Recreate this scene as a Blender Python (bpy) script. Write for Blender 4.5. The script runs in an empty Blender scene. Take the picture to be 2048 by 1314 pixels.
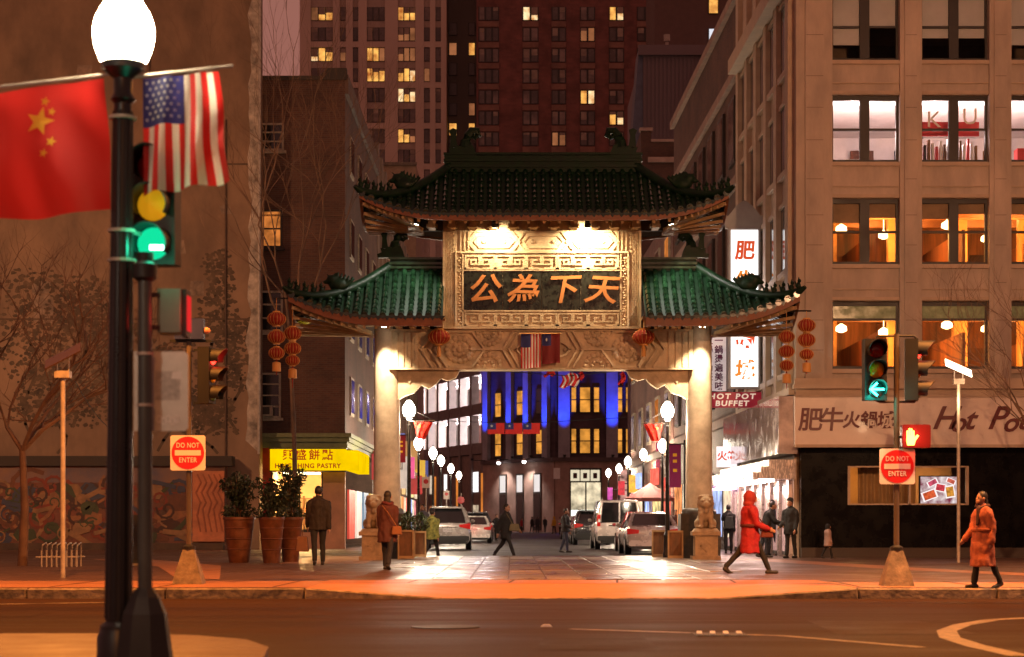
import bpy, bmesh, math, random
from mathutils import Vector, Matrix, Euler
scene = bpy.context.scene
col = scene.collection
pi = math.pi
rad = math.radians
# ------------------------------------------------------------------ camera
F, CX, HY, CH = 4000.0, 1024.0, 1045.0, 1.1      # focal length and horizon of the photograph, eye height in metres
cam_d = bpy.data.cameras.new('camera')
cam = bpy.data.objects.new('camera', cam_d); col.objects.link(cam)
cam.location = (0, 0, CH); cam.rotation_euler = (rad(90), 0, 0)
cam_d.sensor_width = 36; cam_d.lens = F / 2048 * 36
cam_d.shift_y = (HY - 657) / 2048
cam_d.clip_start = .1; cam_d.clip_end = 2000
cam_d.dof.use_dof = True; cam_d.dof.focus_distance = 52.5; cam_d.dof.aperture_fstop = 2.6
scene.camera = cam
# ------------------------------------------------------------------ world: a low, misty city sky that throws back the street light
wd = bpy.data.worlds.new('World'); scene.world = wd; wd.use_nodes = True
nt = wd.node_tree; nt.nodes.clear()
wo = nt.nodes.new('ShaderNodeOutputWorld')
sky = nt.nodes.new('ShaderNodeTexSky'); sky.sky_type = 'NISHITA'; sky.sun_disc = False
sky.sun_elevation = rad(-4); sky.sun_rotation = rad(200); sky.air_density = 3; sky.dust_density = 6
bg1 = nt.nodes.new('ShaderNodeBackground'); bg1.inputs[1].default_value = .02
bg2 = nt.nodes.new('ShaderNodeBackground'); bg2.inputs[0].default_value = (.52, .205, .155, 1); bg2.inputs[1].default_value = .62
add = nt.nodes.new('ShaderNodeAddShader')
nt.links.new(sky.outputs[0], bg1.inputs[0]); nt.links.new(bg1.outputs[0], add.inputs[0])
nt.links.new(bg2.outputs[0], add.inputs[1]); nt.links.new(add.outputs[0], wo.inputs[0])
# ------------------------------------------------------------------ exposure and render settings
scene.view_settings.view_transform = 'Standard'; scene.view_settings.look = 'None'
scene.view_settings.exposure = 0; scene.view_settings.gamma = 1
scene.render.engine = 'CYCLES'
cy = scene.cycles
cy.use_denoising = True
try: cy.denoiser = 'OPENIMAGEDENOISE'; cy.denoising_input_passes = 'RGB_ALBEDO_NORMAL'
except Exception: pass
cy.max_bounces = 6; cy.diffuse_bounces = 2; cy.glossy_bounces = 3; cy.transmission_bounces = 4; cy.transparent_max_bounces = 10
cy.volume_bounces = 0; cy.sample_clamp_indirect = 4; cy.sample_clamp_direct = 0
cy.caustics_reflective = False; cy.caustics_refractive = False; cy.use_light_tree = True

# ------------------------------------------------------------------ helpers
def W(px, py, d): return Vector(((px - CX) * d / F, d, CH + (HY - py) * d / F))
def PX(px, d): return (px - CX) * d / F
def PZ(py, d): return CH + (HY - py) * d / F
def gd(py, z=.15): return (CH - z) * F / (py - HY)

class MB:
    def __init__(s): s.v = []; s.f = []
    def add(s, vs, fs):
        n = len(s.v); s.v += [Vector(p) for p in vs]; s.f += [[i + n for i in f] for f in fs]; return s
    def box(s, x0, x1, y0, y1, z0, z1):
        x0, x1 = min(x0, x1), max(x0, x1); y0, y1 = min(y0, y1), max(y0, y1); z0, z1 = min(z0, z1), max(z0, z1)
        return s.add([(x0,y0,z0),(x1,y0,z0),(x1,y1,z0),(x0,y1,z0),(x0,y0,z1),(x1,y0,z1),(x1,y1,z1),(x0,y1,z1)],
              [(0,3,2,1),(4,5,6,7),(0,1,5,4),(1,2,6,5),(2,3,7,6),(3,0,4,7)])
    def taper(s, c, b, t, z0, z1):      # frustum with half sizes b=(x,y) at z0, t at z1
        x, y = c
        return s.add([(x-b[0],y-b[1],z0),(x+b[0],y-b[1],z0),(x+b[0],y+b[1],z0),(x-b[0],y+b[1],z0),
                      (x-t[0],y-t[1],z1),(x+t[0],y-t[1],z1),(x+t[0],y+t[1],z1),(x-t[0],y+t[1],z1)],
              [(0,3,2,1),(4,5,6,7),(0,1,5,4),(1,2,6,5),(2,3,7,6),(3,0,4,7)])
    def bar(s, a, b, w, h=None, up=(0,0,1)):      # square bar from a to b
        a = Vector(a); b = Vector(b); h = h or w; d = (b - a).normalized(); u = Vector(up)
        if abs(d.dot(u)) > .98: u = Vector((0,1,0))
        r = d.cross(u).normalized(); u = r.cross(d).normalized(); r = r * w / 2; u = u * h / 2
        return s.add([a-r-u, a+r-u, a+r+u, a-r+u, b-r-u, b+r-u, b+r+u, b-r+u],
              [(0,1,2,3),(7,6,5,4),(0,4,5,1),(1,5,6,2),(2,6,7,3),(3,7,4,0)])
    def tube(s, pts, rs, n=8):
        pts = [Vector(p) for p in pts]; rs = rs if hasattr(rs, '__len__') else [rs] * len(pts)
        base = len(s.v); m = len(pts)
        for i, p in enumerate(pts):
            d = (pts[min(i+1, m-1)] - pts[max(i-1, 0)]).normalized()
            u = Vector((0,0,1)) if abs(d.z) < .9 else Vector((0,1,0))
            a = d.cross(u).normalized(); b = a.cross(d).normalized(); r = rs[i]
            for k in range(n):
                t = 2 * pi * k / n; s.v.append(p + a * math.cos(t) * r + b * math.sin(t) * r)
        for i in range(m - 1):
            for k in range(n):
                k2 = (k + 1) % n; s.f.append([base+i*n+k, base+i*n+k2, base+(i+1)*n+k2, base+(i+1)*n+k])
        s.f.append([base + k for k in range(n)][::-1]); s.f.append([base + (m-1)*n + k for k in range(n)])
        return s
    def lathe(s, prof, c=(0,0,0), n=20, sx=1, sy=1):   # profile [(r, z)...] about the vertical through c
        base = len(s.v); m = len(prof)
        for r, z in prof:
            for k in range(n):
                t = 2 * pi * (k + .5) / n; s.v.append(Vector((c[0] + sx*r*math.cos(t), c[1] + sy*r*math.sin(t), c[2] + z)))
        for i in range(m - 1):
            for k in range(n):
                k2 = (k + 1) % n; s.f.append([base+i*n+k, base+i*n+k2, base+(i+1)*n+k2, base+(i+1)*n+k])
        s.f.append([base + k for k in range(n)][::-1]); s.f.append([base + (m-1)*n + k for k in range(n)])
        return s
    def disc(s, c, r, y0, y1, n=20, rz=None):          # a short round plate facing -y
        rz = rz or r
        return s.prism([(c[0] + r*math.cos(2*pi*k/n), c[1] + rz*math.sin(2*pi*k/n)) for k in range(n)], y0, y1)
    def prism(s, poly, y0, y1):                        # x,z outline extruded along y
        n = len(poly)
        return s.add([(p[0], y0, p[1]) for p in poly] + [(p[0], y1, p[1]) for p in poly],
              [list(range(n)), list(range(2*n-1, n-1, -1))] + [[i, (i+1) % n, n + (i+1) % n, n + i] for i in range(n)])
    def prismx(s, poly, x0, x1):                       # y,z outline extruded along x
        n = len(poly)
        return s.add([(x0, p[0], p[1]) for p in poly] + [(x1, p[0], p[1]) for p in poly],
              [list(range(n)), list(range(2*n-1, n-1, -1))] + [[i, (i+1) % n, n + (i+1) % n, n + i] for i in range(n)])
    def prismz(s, poly, z0, z1):
        n = len(poly)
        return s.add([(p[0], p[1], z0) for p in poly] + [(p[0], p[1], z1) for p in poly],
              [list(range(n)), list(range(2*n-1, n-1, -1))] + [[i, (i+1) % n, n + (i+1) % n, n + i] for i in range(n)])
    def ell(s, c, r, n=12, m=8, rot=None):
        r = r if hasattr(r, '__len__') else (r, r, r); c = Vector(c); vs = []; fs = []
        for i in range(1, m):
            p = pi * i / m
            for k in range(n):
                t = 2 * pi * k / n
                v = Vector((r[0]*math.sin(p)*math.cos(t), r[1]*math.sin(p)*math.sin(t), -r[2]*math.cos(p)))
                if rot: v = rot @ v
                vs.append(c + v)
        b = Vector((0,0,-r[2])); t_ = Vector((0,0,r[2]))
        if rot: b = rot @ b; t_ = rot @ t_
        vs += [c + b, c + t_]; nb = len(vs) - 2
        for i in range(m - 2):
            for k in range(n): fs.append([i*n+k, i*n+(k+1)%n, (i+1)*n+(k+1)%n, (i+1)*n+k])
        for k in range(n):
            fs.append([nb, (k+1)%n, k]); fs.append([nb+1, (m-2)*n+k, (m-2)*n+(k+1)%n])
        return s.add(vs, fs)
    def cap(s, a, b, ra, rb, n=10):                    # tapered limb with round ends
        a = Vector(a); b = Vector(b); d = (b - a).normalized()
        pts = [a - d*ra*.95, a - d*ra*.6, a, b, b + d*rb*.6, b + d*rb*.95]
        return s.tube(pts, [ra*.3, ra*.8, ra, rb, rb*.8, rb*.3], n)
    def grid(s, fn, nu, nv):
        base = len(s.v)
        for j in range(nv + 1):
            for i in range(nu + 1): s.v.append(Vector(fn(i / nu, j / nv)))
        for j in range(nv):
            for i in range(nu):
                a = base + j*(nu+1) + i; s.f.append([a, a+1, a+nu+2, a+nu+1])
        return s
    def path(s, pts, w, y0, y1):                       # raised line of constant width in the x,z plane
        for i, (a, b) in enumerate(zip(pts, pts[1:])):
            a = Vector((a[0], a[1])); b = Vector((b[0], b[1])); d = (b - a).normalized() * w / 2; nn = Vector((-d.y, d.x))
            q = [a - d + nn, a - d - nn, b + d - nn, b + d + nn]; s.prism([(p.x, p.y) for p in q], y0 - (i % 3) * .0007, y1)
        return s
    def move(s, M):
        s.v = [M @ p for p in s.v]; return s
    def mesh(s, name, mat=None, smooth=False, recalc=True):
        me = bpy.data.meshes.new(name); me.from_pydata([tuple(p) for p in s.v], [], s.f)
        if recalc:
            bm = bmesh.new(); bm.from_mesh(me); bmesh.ops.recalc_face_normals(bm, faces=bm.faces); bm.to_mesh(me); bm.free()
        if smooth:
            me.shade_smooth()
            me.set_sharp_from_angle(angle=rad(smooth if smooth is not True else 40))
        if mat: me.materials.append(mat)
        return me
    def build(s, name, mat, parent=None, smooth=False, recalc=True):   # vertices in world space
        if parent is not None:
            o = wpos(parent)
            if o.length > 0: s.v = [p - o for p in s.v]
        ob = bpy.data.objects.new(name, s.mesh(name, mat, smooth, recalc)); col.objects.link(ob)
        if parent is not None: ob.parent = parent
        return ob
WP = {}
def wpos(o):
    p = Vector(o.location)
    while o.parent: o = o.parent; p = p + Vector(o.location)
    return p
def tag(o, label=None, cat=None, group=None, kind=None):
    if label: o['label'] = label
    if cat: o['category'] = cat
    if group: o['group'] = group
    if kind: o['kind'] = kind
    return o
def thing(name, label, cat, loc=(0,0,0), rz=0, group=None):
    o = bpy.data.objects.new(name, None); col.objects.link(o); o.location = loc; o.rotation_euler = (0, 0, rz)
    o.empty_display_size = .2
    return tag(o, label, cat, group)
def struct(name, mb, mat, **k): return tag(mb.build(name, mat, **k), kind='structure')
def inst(name, me, parent, loc, rot=(0,0,0), scale=(1,1,1)):     # another piece that shares mesh data; loc in parent space
    o = bpy.data.objects.new(name, me); col.objects.link(o); o.location = loc; o.rotation_euler = rot; o.scale = scale
    if parent is not None: o.parent = parent
    return o
def dup(root, loc, rz=0, label=None, group=None, scale=None):
    r = root.copy(); col.objects.link(r); r.location = loc; r.rotation_euler = (0, 0, rz)
    if scale: r.scale = (scale, scale, scale)
    if label: r['label'] = label
    if group: r['group'] = group
    for ch in list(root.children):
        c = ch.copy(); col.objects.link(c); c.parent = r
        for g in list(ch.children):
            e = g.copy(); col.objects.link(e); e.parent = c
    return r
TMP = bpy.data.scenes.new('tmp')
def fuse(mb, vox=.02, it=3):                       # one continuous skin round a heap of overlapping limbs
    me = mb.mesh('tmp'); ob = bpy.data.objects.new('tmp', me); TMP.collection.objects.link(ob)
    m = ob.modifiers.new('r', 'REMESH'); m.mode = 'VOXEL'; m.voxel_size = vox; m.use_smooth_shade = True
    if it: k = ob.modifiers.new('s', 'SMOOTH'); k.factor = .5; k.iterations = it
    vl = TMP.view_layers[0]; vl.update(); out = bpy.data.meshes.new_from_object(ob.evaluated_get(vl.depsgraph))
    bpy.data.objects.remove(ob); bpy.data.meshes.remove(me); return out
def put(name, me, mat, parent=None):
    me.materials.clear(); me.materials.append(mat); me.name = name
    for p in me.polygons: p.material_index = 0
    o = bpy.data.objects.new(name, me); col.objects.link(o); o.parent = parent; return o
def text(name, s, size, mat, parent, c, rot=(rad(90),0,0), depth=.01, fat=0, shear=0, sx=1, align='CENTER', spacing=1):
    cu = bpy.data.curves.new(name, 'FONT'); cu.body = s; cu.size = size; cu.align_x = align; cu.align_y = 'CENTER'
    cu.extrude = depth / 2; cu.offset = fat; cu.shear = shear; cu.space_character = spacing; cu.resolution_u = 3
    ob = bpy.data.objects.new('tmp', cu); TMP.collection.objects.link(ob)
    vl = TMP.view_layers[0]; vl.update(); me = bpy.data.meshes.new_from_object(ob.evaluated_get(vl.depsgraph))
    bpy.data.objects.remove(ob)
    me.materials.clear(); me.materials.append(mat); me.name = name
    o = bpy.data.objects.new(name, me); col.objects.link(o)
    o.parent = parent; o.location = Vector(c) - (wpos(parent) if parent is not None else Vector()); o.rotation_euler = rot; o.scale = (sx, 1, 1)
    return o
def lamp(name, kind, loc, power, colr, parent=None, size=.1, aim=None, angle=60, blend=.5):
    l = bpy.data.lights.new(name, kind); l.energy = power; l.color = colr
    if kind == 'AREA': l.size = size
    else: l.shadow_soft_size = size
    if kind == 'SPOT': l.spot_size = rad(angle); l.spot_blend = blend
    o = bpy.data.objects.new(name, l); col.objects.link(o); o.parent = parent
    o.location = Vector(loc) - (wpos(parent) if parent is not None else Vector())
    if aim is not None: o.rotation_euler = (Vector(aim) - Vector(loc)).to_track_quat('-Z', 'Y').to_euler()
    return o
# ------------------------------------------------------------------ materials
def nodes(name):
    m = bpy.data.materials.new(name); m.use_nodes = True; n = m.node_tree
    return m, n, n.nodes['Principled BSDF']
def N(n, t, **k):
    x = n.nodes.new(t)
    for a, b in k.items(): setattr(x, a, b)
    return x
def M(name, c, rough=.6, metal=0, var=.18, vs=1.5, bump=0, bs=25, spec=.5, coat=0, emit=None, es=0, rvar=.12, orand=.0, world=True, c2=None, alpha=1, stretch=None):
    m, n, b = nodes(name); L = n.links.new
    tc = N(n, 'ShaderNodeNewGeometry') if world else N(n, 'ShaderNodeTexCoord')
    vec = tc.outputs['Position'] if world else tc.outputs['Object']
    if stretch:
        mp = N(n, 'ShaderNodeMapping'); mp.inputs['Scale'].default_value = stretch; L(vec, mp.inputs[0]); vec = mp.outputs[0]
    nz = N(n, 'ShaderNodeTexNoise'); nz.inputs['Scale'].default_value = vs; nz.inputs['Detail'].default_value = 6; nz.inputs['Roughness'].default_value = .62
    L(vec, nz.inputs['Vector'])
    rmp = N(n, 'ShaderNodeMapRange'); rmp.inputs[1].default_value = .3; rmp.inputs[2].default_value = .7
    L(nz.outputs['Fac'], rmp.inputs[0])
    mix = N(n, 'ShaderNodeMix', data_type='RGBA'); c2 = c2 or tuple(x * (1 - 2 * var) for x in c)
    hi = tuple(min(1, x * (1 + var)) for x in c)
    mix.inputs['A'].default_value = (*c2, 1); mix.inputs['B'].default_value = (*hi, 1); L(rmp.outputs[0], mix.inputs['Factor'])
    out = mix.outputs['Result']
    if orand:
        oi = N(n, 'ShaderNodeObjectInfo'); r2 = N(n, 'ShaderNodeMapRange'); r2.inputs[3].default_value = 1 - orand; r2.inputs[4].default_value = 1 + orand
        L(oi.outputs['Random'], r2.inputs[0]); hs = N(n, 'ShaderNodeHueSaturation'); L(r2.outputs[0], hs.inputs['Value']); L(out, hs.inputs['Color']); out = hs.outputs[0]
    L(out, b.inputs['Base Color'])
    rr = N(n, 'ShaderNodeMapRange'); rr.inputs[3].default_value = max(.02, rough - rvar); rr.inputs[4].default_value = min(1, rough + rvar)
    L(rmp.outputs[0], rr.inputs[0]); L(rr.outputs[0], b.inputs['Roughness'])
    b.inputs['Metallic'].default_value = metal; b.inputs['Specular IOR Level'].default_value = spec; b.inputs['Coat Weight'].default_value = coat
    if coat: b.inputs['Coat Roughness'].default_value = .08
    if bump:
        n2 = N(n, 'ShaderNodeTexNoise'); n2.inputs['Scale'].default_value = bs; n2.inputs['Detail'].default_value = 4; L(vec, n2.inputs['Vector'])
        bp = N(n, 'ShaderNodeBump'); bp.inputs['Strength'].default_value = bump; bp.inputs['Distance'].default_value = .02
        L(n2.outputs['Fac'], bp.inputs['Height']); L(bp.outputs[0], b.inputs['Normal'])
    if emit:
        b.inputs['Emission Color'].default_value = (*emit, 1); b.inputs['Emission Strength'].default_value = es
    return m
def brickmat(name, c1, c2, mortar, bw=.22, bh=.075, rough=.8, bump=.3):
    m, n, b = nodes(name); L = n.links.new
    g = N(n, 'ShaderNodeNewGeometry'); sp = N(n, 'ShaderNodeSeparateXYZ'); L(g.outputs['Position'], sp.inputs[0])
    ad = N(n, 'ShaderNodeMath'); L(sp.outputs[0], ad.inputs[0]); L(sp.outputs[1], ad.inputs[1])
    cb = N(n, 'ShaderNodeCombineXYZ'); L(ad.outputs[0], cb.inputs[0]); L(sp.outputs[2], cb.inputs[1])
    br = N(n, 'ShaderNodeTexBrick'); L(cb.outputs[0], br.inputs['Vector'])
    br.inputs['Color1'].default_value = (*c1, 1); br.inputs['Color2'].default_value = (*c2, 1); br.inputs['Mortar'].default_value = (*mortar, 1)
    br.inputs['Scale'].default_value = 1; br.inputs['Brick Width'].default_value = bw; br.inputs['Row Height'].default_value = bh; br.inputs['Mortar Size'].default_value = .008
    nz = N(n, 'ShaderNodeTexNoise'); nz.inputs['Scale'].default_value = .5; nz.inputs['Detail'].default_value = 7; L(g.outputs['Position'], nz.inputs['Vector'])
    mx = N(n, 'ShaderNodeMix', data_type='RGBA', blend_type='MULTIPLY'); mx.inputs['Factor'].default_value = .75
    rp = N(n, 'ShaderNodeMapRange'); rp.inputs[1].default_value = .3; rp.inputs[2].default_value = .7; rp.inputs[3].default_value = .45; rp.inputs[4].default_value = 1.25
    L(nz.outputs['Fac'], rp.inputs[0]); L(br.outputs['Color'], mx.inputs['A']); L(rp.outputs[0], mx.inputs['B']); L(mx.outputs['Result'], b.inputs['Base Color'])
    b.inputs['Roughness'].default_value = rough
    bp = N(n, 'ShaderNodeBump'); bp.inputs['Strength'].default_value = bump; bp.inputs['Distance'].default_value = .01; bp.invert = True
    L(br.outputs['Fac'], bp.inputs['Height']); L(bp.outputs[0], b.inputs['Normal'])
    return m
def emat(name, c, s, var=0, vs=2.0, c2=None, stretch=None):          # something that gives off light
    m = bpy.data.materials.new(name); m.use_nodes = True; n = m.node_tree; n.nodes.clear(); L = n.links.new
    o = N(n, 'ShaderNodeOutputMaterial'); e = N(n, 'ShaderNodeEmission'); e.inputs[1].default_value = s; e.inputs[0].default_value = (*c, 1)
    if var:
        g = N(n, 'ShaderNodeNewGeometry'); vec = g.outputs['Position']
        if stretch:
            mp = N(n, 'ShaderNodeMapping'); mp.inputs['Scale'].default_value = stretch; L(vec, mp.inputs[0]); vec = mp.outputs[0]
        nz = N(n, 'ShaderNodeTexNoise'); nz.inputs['Scale'].default_value = vs; nz.inputs['Detail'].default_value = 4; L(vec, nz.inputs['Vector'])
        rp = N(n, 'ShaderNodeMapRange'); rp.inputs[1].default_value = .32; rp.inputs[2].default_value = .68; L(nz.outputs['Fac'], rp.inputs[0])
        mx = N(n, 'ShaderNodeMix', data_type='RGBA'); mx.inputs['A'].default_value = (*(c2 or tuple(x * (1 - var) for x in c)), 1); mx.inputs['B'].default_value = (*c, 1)
        L(rp.outputs[0], mx.inputs['Factor']); L(mx.outputs['Result'], e.inputs[0])
    L(e.outputs[0], o.inputs[0]); return m
def glassmat(name, tint=(.9,.9,.9), refl=.12):
    m = bpy.data.materials.new(name); m.use_nodes = True; n = m.node_tree; n.nodes.clear(); L = n.links.new
    o = N(n, 'ShaderNodeOutputMaterial'); t = N(n, 'ShaderNodeBsdfTransparent'); t.inputs[0].default_value = (*tint, 1)
    g = N(n, 'ShaderNodeBsdfGlossy'); g.inputs['Roughness'].default_value = .03
    fr = N(n, 'ShaderNodeLayerWeight'); fr.inputs[0].default_value = refl; mx = N(n, 'ShaderNodeMixShader')
    L(fr.outputs['Fresnel'], mx.inputs[0]); L(t.outputs[0], mx.inputs[1]); L(g.outputs[0], mx.inputs[2]); L(mx.outputs[0], o.inputs[0]); return m
stone = M('carved_sandstone', (.60,.47,.30), .75, var=.22, vs=2.5, bump=.35, bs=30)
stone_d = M('sandstone_joint', (.20,.15,.09), .8, var=.2)
col_m = M('column_stone', (.54,.43,.31), .6, var=.2, vs=2.2, bump=.15, bs=18)
green = M('green_glazed_tile', (.006,.022,.009), .17, var=.35, vs=6, orand=.5, coat=.8, rvar=.08, spec=.5)
green_d = M('green_glazed_ridge', (.003,.018,.006), .5, var=.3, vs=5, spec=.2)
brown = M('red_brown_eave_paint', (.20,.065,.022), .55, var=.2, vs=4)
tan = M('painted_rafter', (.42,.27,.13), .6, var=.2, vs=4)
dark_u = M('dark_soffit_paint', (.05,.035,.025), .8)  # dark brown colour of soffits, eave board and walls under the roofs
gold = M('gilded_lettering', (.52,.20,.055), .5, metal=.0, var=.1, emit=(.8,.27,.06), es=0)
blackp = M('black_lacquer_panel', (.013,.016,.011), .3, var=.6, vs=7, bump=.5, bs=9)
granite_d = M('dark_granite', (.04,.033,.028), .4, var=.3, vs=8)
lionm = M('lion_stone', (.40,.29,.18), .75, var=.2, vs=6, bump=.4, bs=40)
black = M('black_paint', (.006,.006,.0065), .32, var=.2, spec=.5)
blackm = M('matt_black_paint', (.007,.0065,.006), .6, var=.3)
grey = M('grey_sheet_metal', (.62,.61,.56), .5, metal=.3, var=.12, vs=5)
white = M('white_paint', (.78,.76,.72), .5, var=.06)
conc = M('weathered_concrete', (.22,.17,.12), .8, var=.3, vs=7, bump=.4)
red_sign = M('red_sign_sheet', (.62,.02,.025), .45, var=.05)
white_sign = M('white_sign_sheet', (.8,.74,.68), .45, var=.05)
wood = M('brown_planter_wood', (.17,.075,.03), .6, var=.25, vs=8, stretch=(1,1,.3))
potm = M('brown_glazed_pot', (.16,.055,.022), .42, var=.25, vs=5)
postm = M('galvanised_post', (.42,.36,.30), .5, metal=.2, var=.15, vs=8)
glass = glassmat('window_glass')
dglass = M('dark_glazing', (.018,.015,.014), .08, var=.3, vs=.8, spec=.8)
framem = M('dark_window_frame', (.035,.026,.02), .5, var=.2)
# ================================================================== ground
rnd = random.Random(3)
def wetmat(name, c, lo, hi, vs, stretch=(1,1,1), bump=.25, bs=60, var=.3, bd=.006, spec=.4):
    m, n, b = nodes(name); L = n.links.new
    g = N(n, 'ShaderNodeNewGeometry'); mp = N(n, 'ShaderNodeMapping'); mp.inputs['Scale'].default_value = stretch; L(g.outputs['Position'], mp.inputs[0])
    a = N(n, 'ShaderNodeTexNoise'); a.inputs['Scale'].default_value = vs; a.inputs['Detail'].default_value = 7; a.inputs['Roughness'].default_value = .65; L(mp.outputs[0], a.inputs['Vector'])
    r = N(n, 'ShaderNodeMapRange'); r.inputs[1].default_value = .32; r.inputs[2].default_value = .68; r.inputs[3].default_value = lo; r.inputs[4].default_value = hi
    L(a.outputs['Fac'], r.inputs[0]); L(r.outputs[0], b.inputs['Roughness'])
    f = N(n, 'ShaderNodeTexNoise'); f.inputs['Scale'].default_value = bs; f.inputs['Detail'].default_value = 3; L(g.outputs['Position'], f.inputs['Vector'])
    rc = N(n, 'ShaderNodeMapRange'); rc.inputs[1].default_value = .3; rc.inputs[2].default_value = .7; rc.inputs[3].default_value = 1 - var; rc.inputs[4].default_value = 1 + var
    ad = N(n, 'ShaderNodeMath', operation='ADD'); L(a.outputs['Fac'], ad.inputs[0]); L(f.outputs['Fac'], ad.inputs[1])
    hf = N(n, 'ShaderNodeMath', operation='MULTIPLY'); hf.inputs[1].default_value = .5; L(ad.outputs[0], hf.inputs[0]); L(hf.outputs[0], rc.inputs[0])
    oi = N(n, 'ShaderNodeObjectInfo'); o2 = N(n, 'ShaderNodeMapRange'); o2.inputs[3].default_value = .7; o2.inputs[4].default_value = 1.3; L(oi.outputs['Random'], o2.inputs[0])
    mu = N(n, 'ShaderNodeMath', operation='MULTIPLY'); L(rc.outputs[0], mu.inputs[0]); L(o2.outputs[0], mu.inputs[1])
    hs = N(n, 'ShaderNodeHueSaturation'); hs.inputs['Color'].default_value = (*c, 1); L(mu.outputs[0], hs.inputs['Value']); L(hs.outputs[0], b.inputs['Base Color'])
    bp = N(n, 'ShaderNodeBump'); bp.inputs['Strength'].default_value = bump; bp.inputs['Distance'].default_value = bd; L(f.outputs['Fac'], bp.inputs['Height']); L(bp.outputs[0], b.inputs['Normal'])
    b.inputs['Specular IOR Level'].default_value = spec
    return m
asph = wetmat('wet_asphalt', (.055,.029,.017), .5, .8, .35, (.25,2.2,1), .7, 45, bd=.01, var=.7, spec=.06)
asph2 = wetmat('damp_street_asphalt', (.045,.040,.038), .4, .65, .4, bump=.5, bs=50)
brickp = wetmat('wet_brick_paving', (.085,.045,.03), .28, .6, .7, bump=.9, bs=24, var=.5, bd=.012)
concw = wetmat('damp_concrete_walk', (.36,.16,.075), .3, .6, .9, (.4,1.5,1), .2, 40)
rampm = wetmat('worn_red_ramp_concrete', (.38,.155,.065), .35, .6, .8, (.5,1.5,1), .2, 50)
pav_g = wetmat('wet_granite_paver', (.22,.17,.14), .2, .48, 1.1, bump=.2, bs=35)
pav_r = wetmat('wet_red_paver', (.10,.042,.028), .25, .5, 1.5, bump=.5, bs=30)
kerbm = M('granite_kerb', (.25,.19,.13), .7, var=.4, vs=5, bump=.7, bs=14, orand=.25)
paint = M('worn_road_paint', (.30,.24,.17), .6, var=.45, vs=9)

struct('ground', MB().grid(lambda u, v: (-500 + 1000*u, -80 + 900*v, -.03), 2, 2), asph2)
struct('road', MB().grid(lambda u, v: (-120 + 240*u, -40 + 68.9*v, 0), 8, 4), asph)
struct('street', MB().box(-3.4, 5.6, 57.6, 232, -.2, 0), asph2)
# pavements either side of the street, the raised plaza in front of it
sw = MB().box(-120, 120, 31.2, 57.2, -.2, .15)
sw.box(-120, -3.0, 29.02, 31.2, -.2, .15); sw.box(5.0, 120, 29.02, 31.2, -.2, .15)
sw.box(-120, -3.6, 57.2, 240, -.2, .15); sw.box(5.8, 120, 57.2, 240, -.2, .15)
struct('pavement', sw, brickp)
rp = MB(); rp.add([(-1,28.98,.012),(3,28.98,.012),(3,31.2,.15),(-1,31.2,.15)], [(0,1,2,3)])
rp.add([(-3,28.98,.15),(-1,28.98,.012),(-1,31.2,.15),(-3,31.2,.15)], [(0,1,2),(0,2,3)])
rp.add([(5,28.98,.15),(5,31.2,.15),(3,31.2,.15),(3,28.98,.012)], [(0,1,2),(0,2,3)])
struct('kerb_ramp', rp, rampm, recalc=False)
st = MB().add([(-3.4,57.2,.15),(5.6,57.2,.15),(5.6,57.7,.0),(-3.4,57.7,0)], [(0,1,2,3)]); struct('plaza_edge', st, conc)
# concrete walk along the kerb, bands across the brick
def band(name, pts, mat, z=.154): return struct(name, MB().add([(x, y, z) for x, y in pts], [list(range(len(pts)))]), mat)
band('path', [(-60,29.2),(-3.0,29.2),(-3.0,32.4),(-60,32.6)], concw)
band('path', [(5.0,29.2),(60,29.2),(60,31.9),(5.0,31.6)], concw)
band('path', [(-3.0,31.25),(5.0,31.25),(5.0,32.9),(-3.0,32.9)], rampm)
band('path', [(-5.6,33.5),(-4.9,33.5),(-6.4,44),(-9.5,52),(-11,52),(-7.6,43)], concw)
band('path', [(5.5,52),(6.8,52),(8.8,40),(11.0,33.2),(9.9,33.2),(7.8,40)], concw)
band('path', [(-5.4,46),(-3.4,46),(-3.6,57),(-5.6,57)], concw)
jm = M('pavement_joint', (.06,.03,.02), .9)
for k in range(17):
    x = -13.6 + k*1.7 + rnd.uniform(-.1,.1); yb = 32.3 if not -3 < x < 5 else 32.8; ya = 29.3 if not -3 < x < 5 else 31.3; struct('pavement_joint', MB().add([(x-.018,ya,.1585),(x+.018,ya,.1585),(x+.10,yb,.1585),(x+.06,yb,.1585)], [(0,1,2,3)]), jm)
kst = MB().box(-.995, .995, -.085, .085, -.15, .15).mesh('kerb_stone', kerbm)
kerb = thing('kerb', None, None, (0, 28.92, 0)); kerb['kind'] = 'structure'
bm = bmesh.new(); bm.from_mesh(kst); bmesh.ops.bevel(bm, geom=[e for e in bm.edges], offset=.018, segments=1, affect='EDGES'); bm.to_mesh(kst); bm.free()
for i in range(-12, 13):
    x = i * 2.0
    z = 0
    ry = 0
    if -1 < x < 3: z = -.137
    elif x == -2: z, ry = -.0685, .0685
    elif x == 4: z, ry = -.0685, -.0685
    inst('kerb_stone', kst, kerb, (x, rnd.uniform(-.012,.012), z + rnd.uniform(-.006,.004)), (0, ry, rnd.uniform(-.004,.004)))
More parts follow.
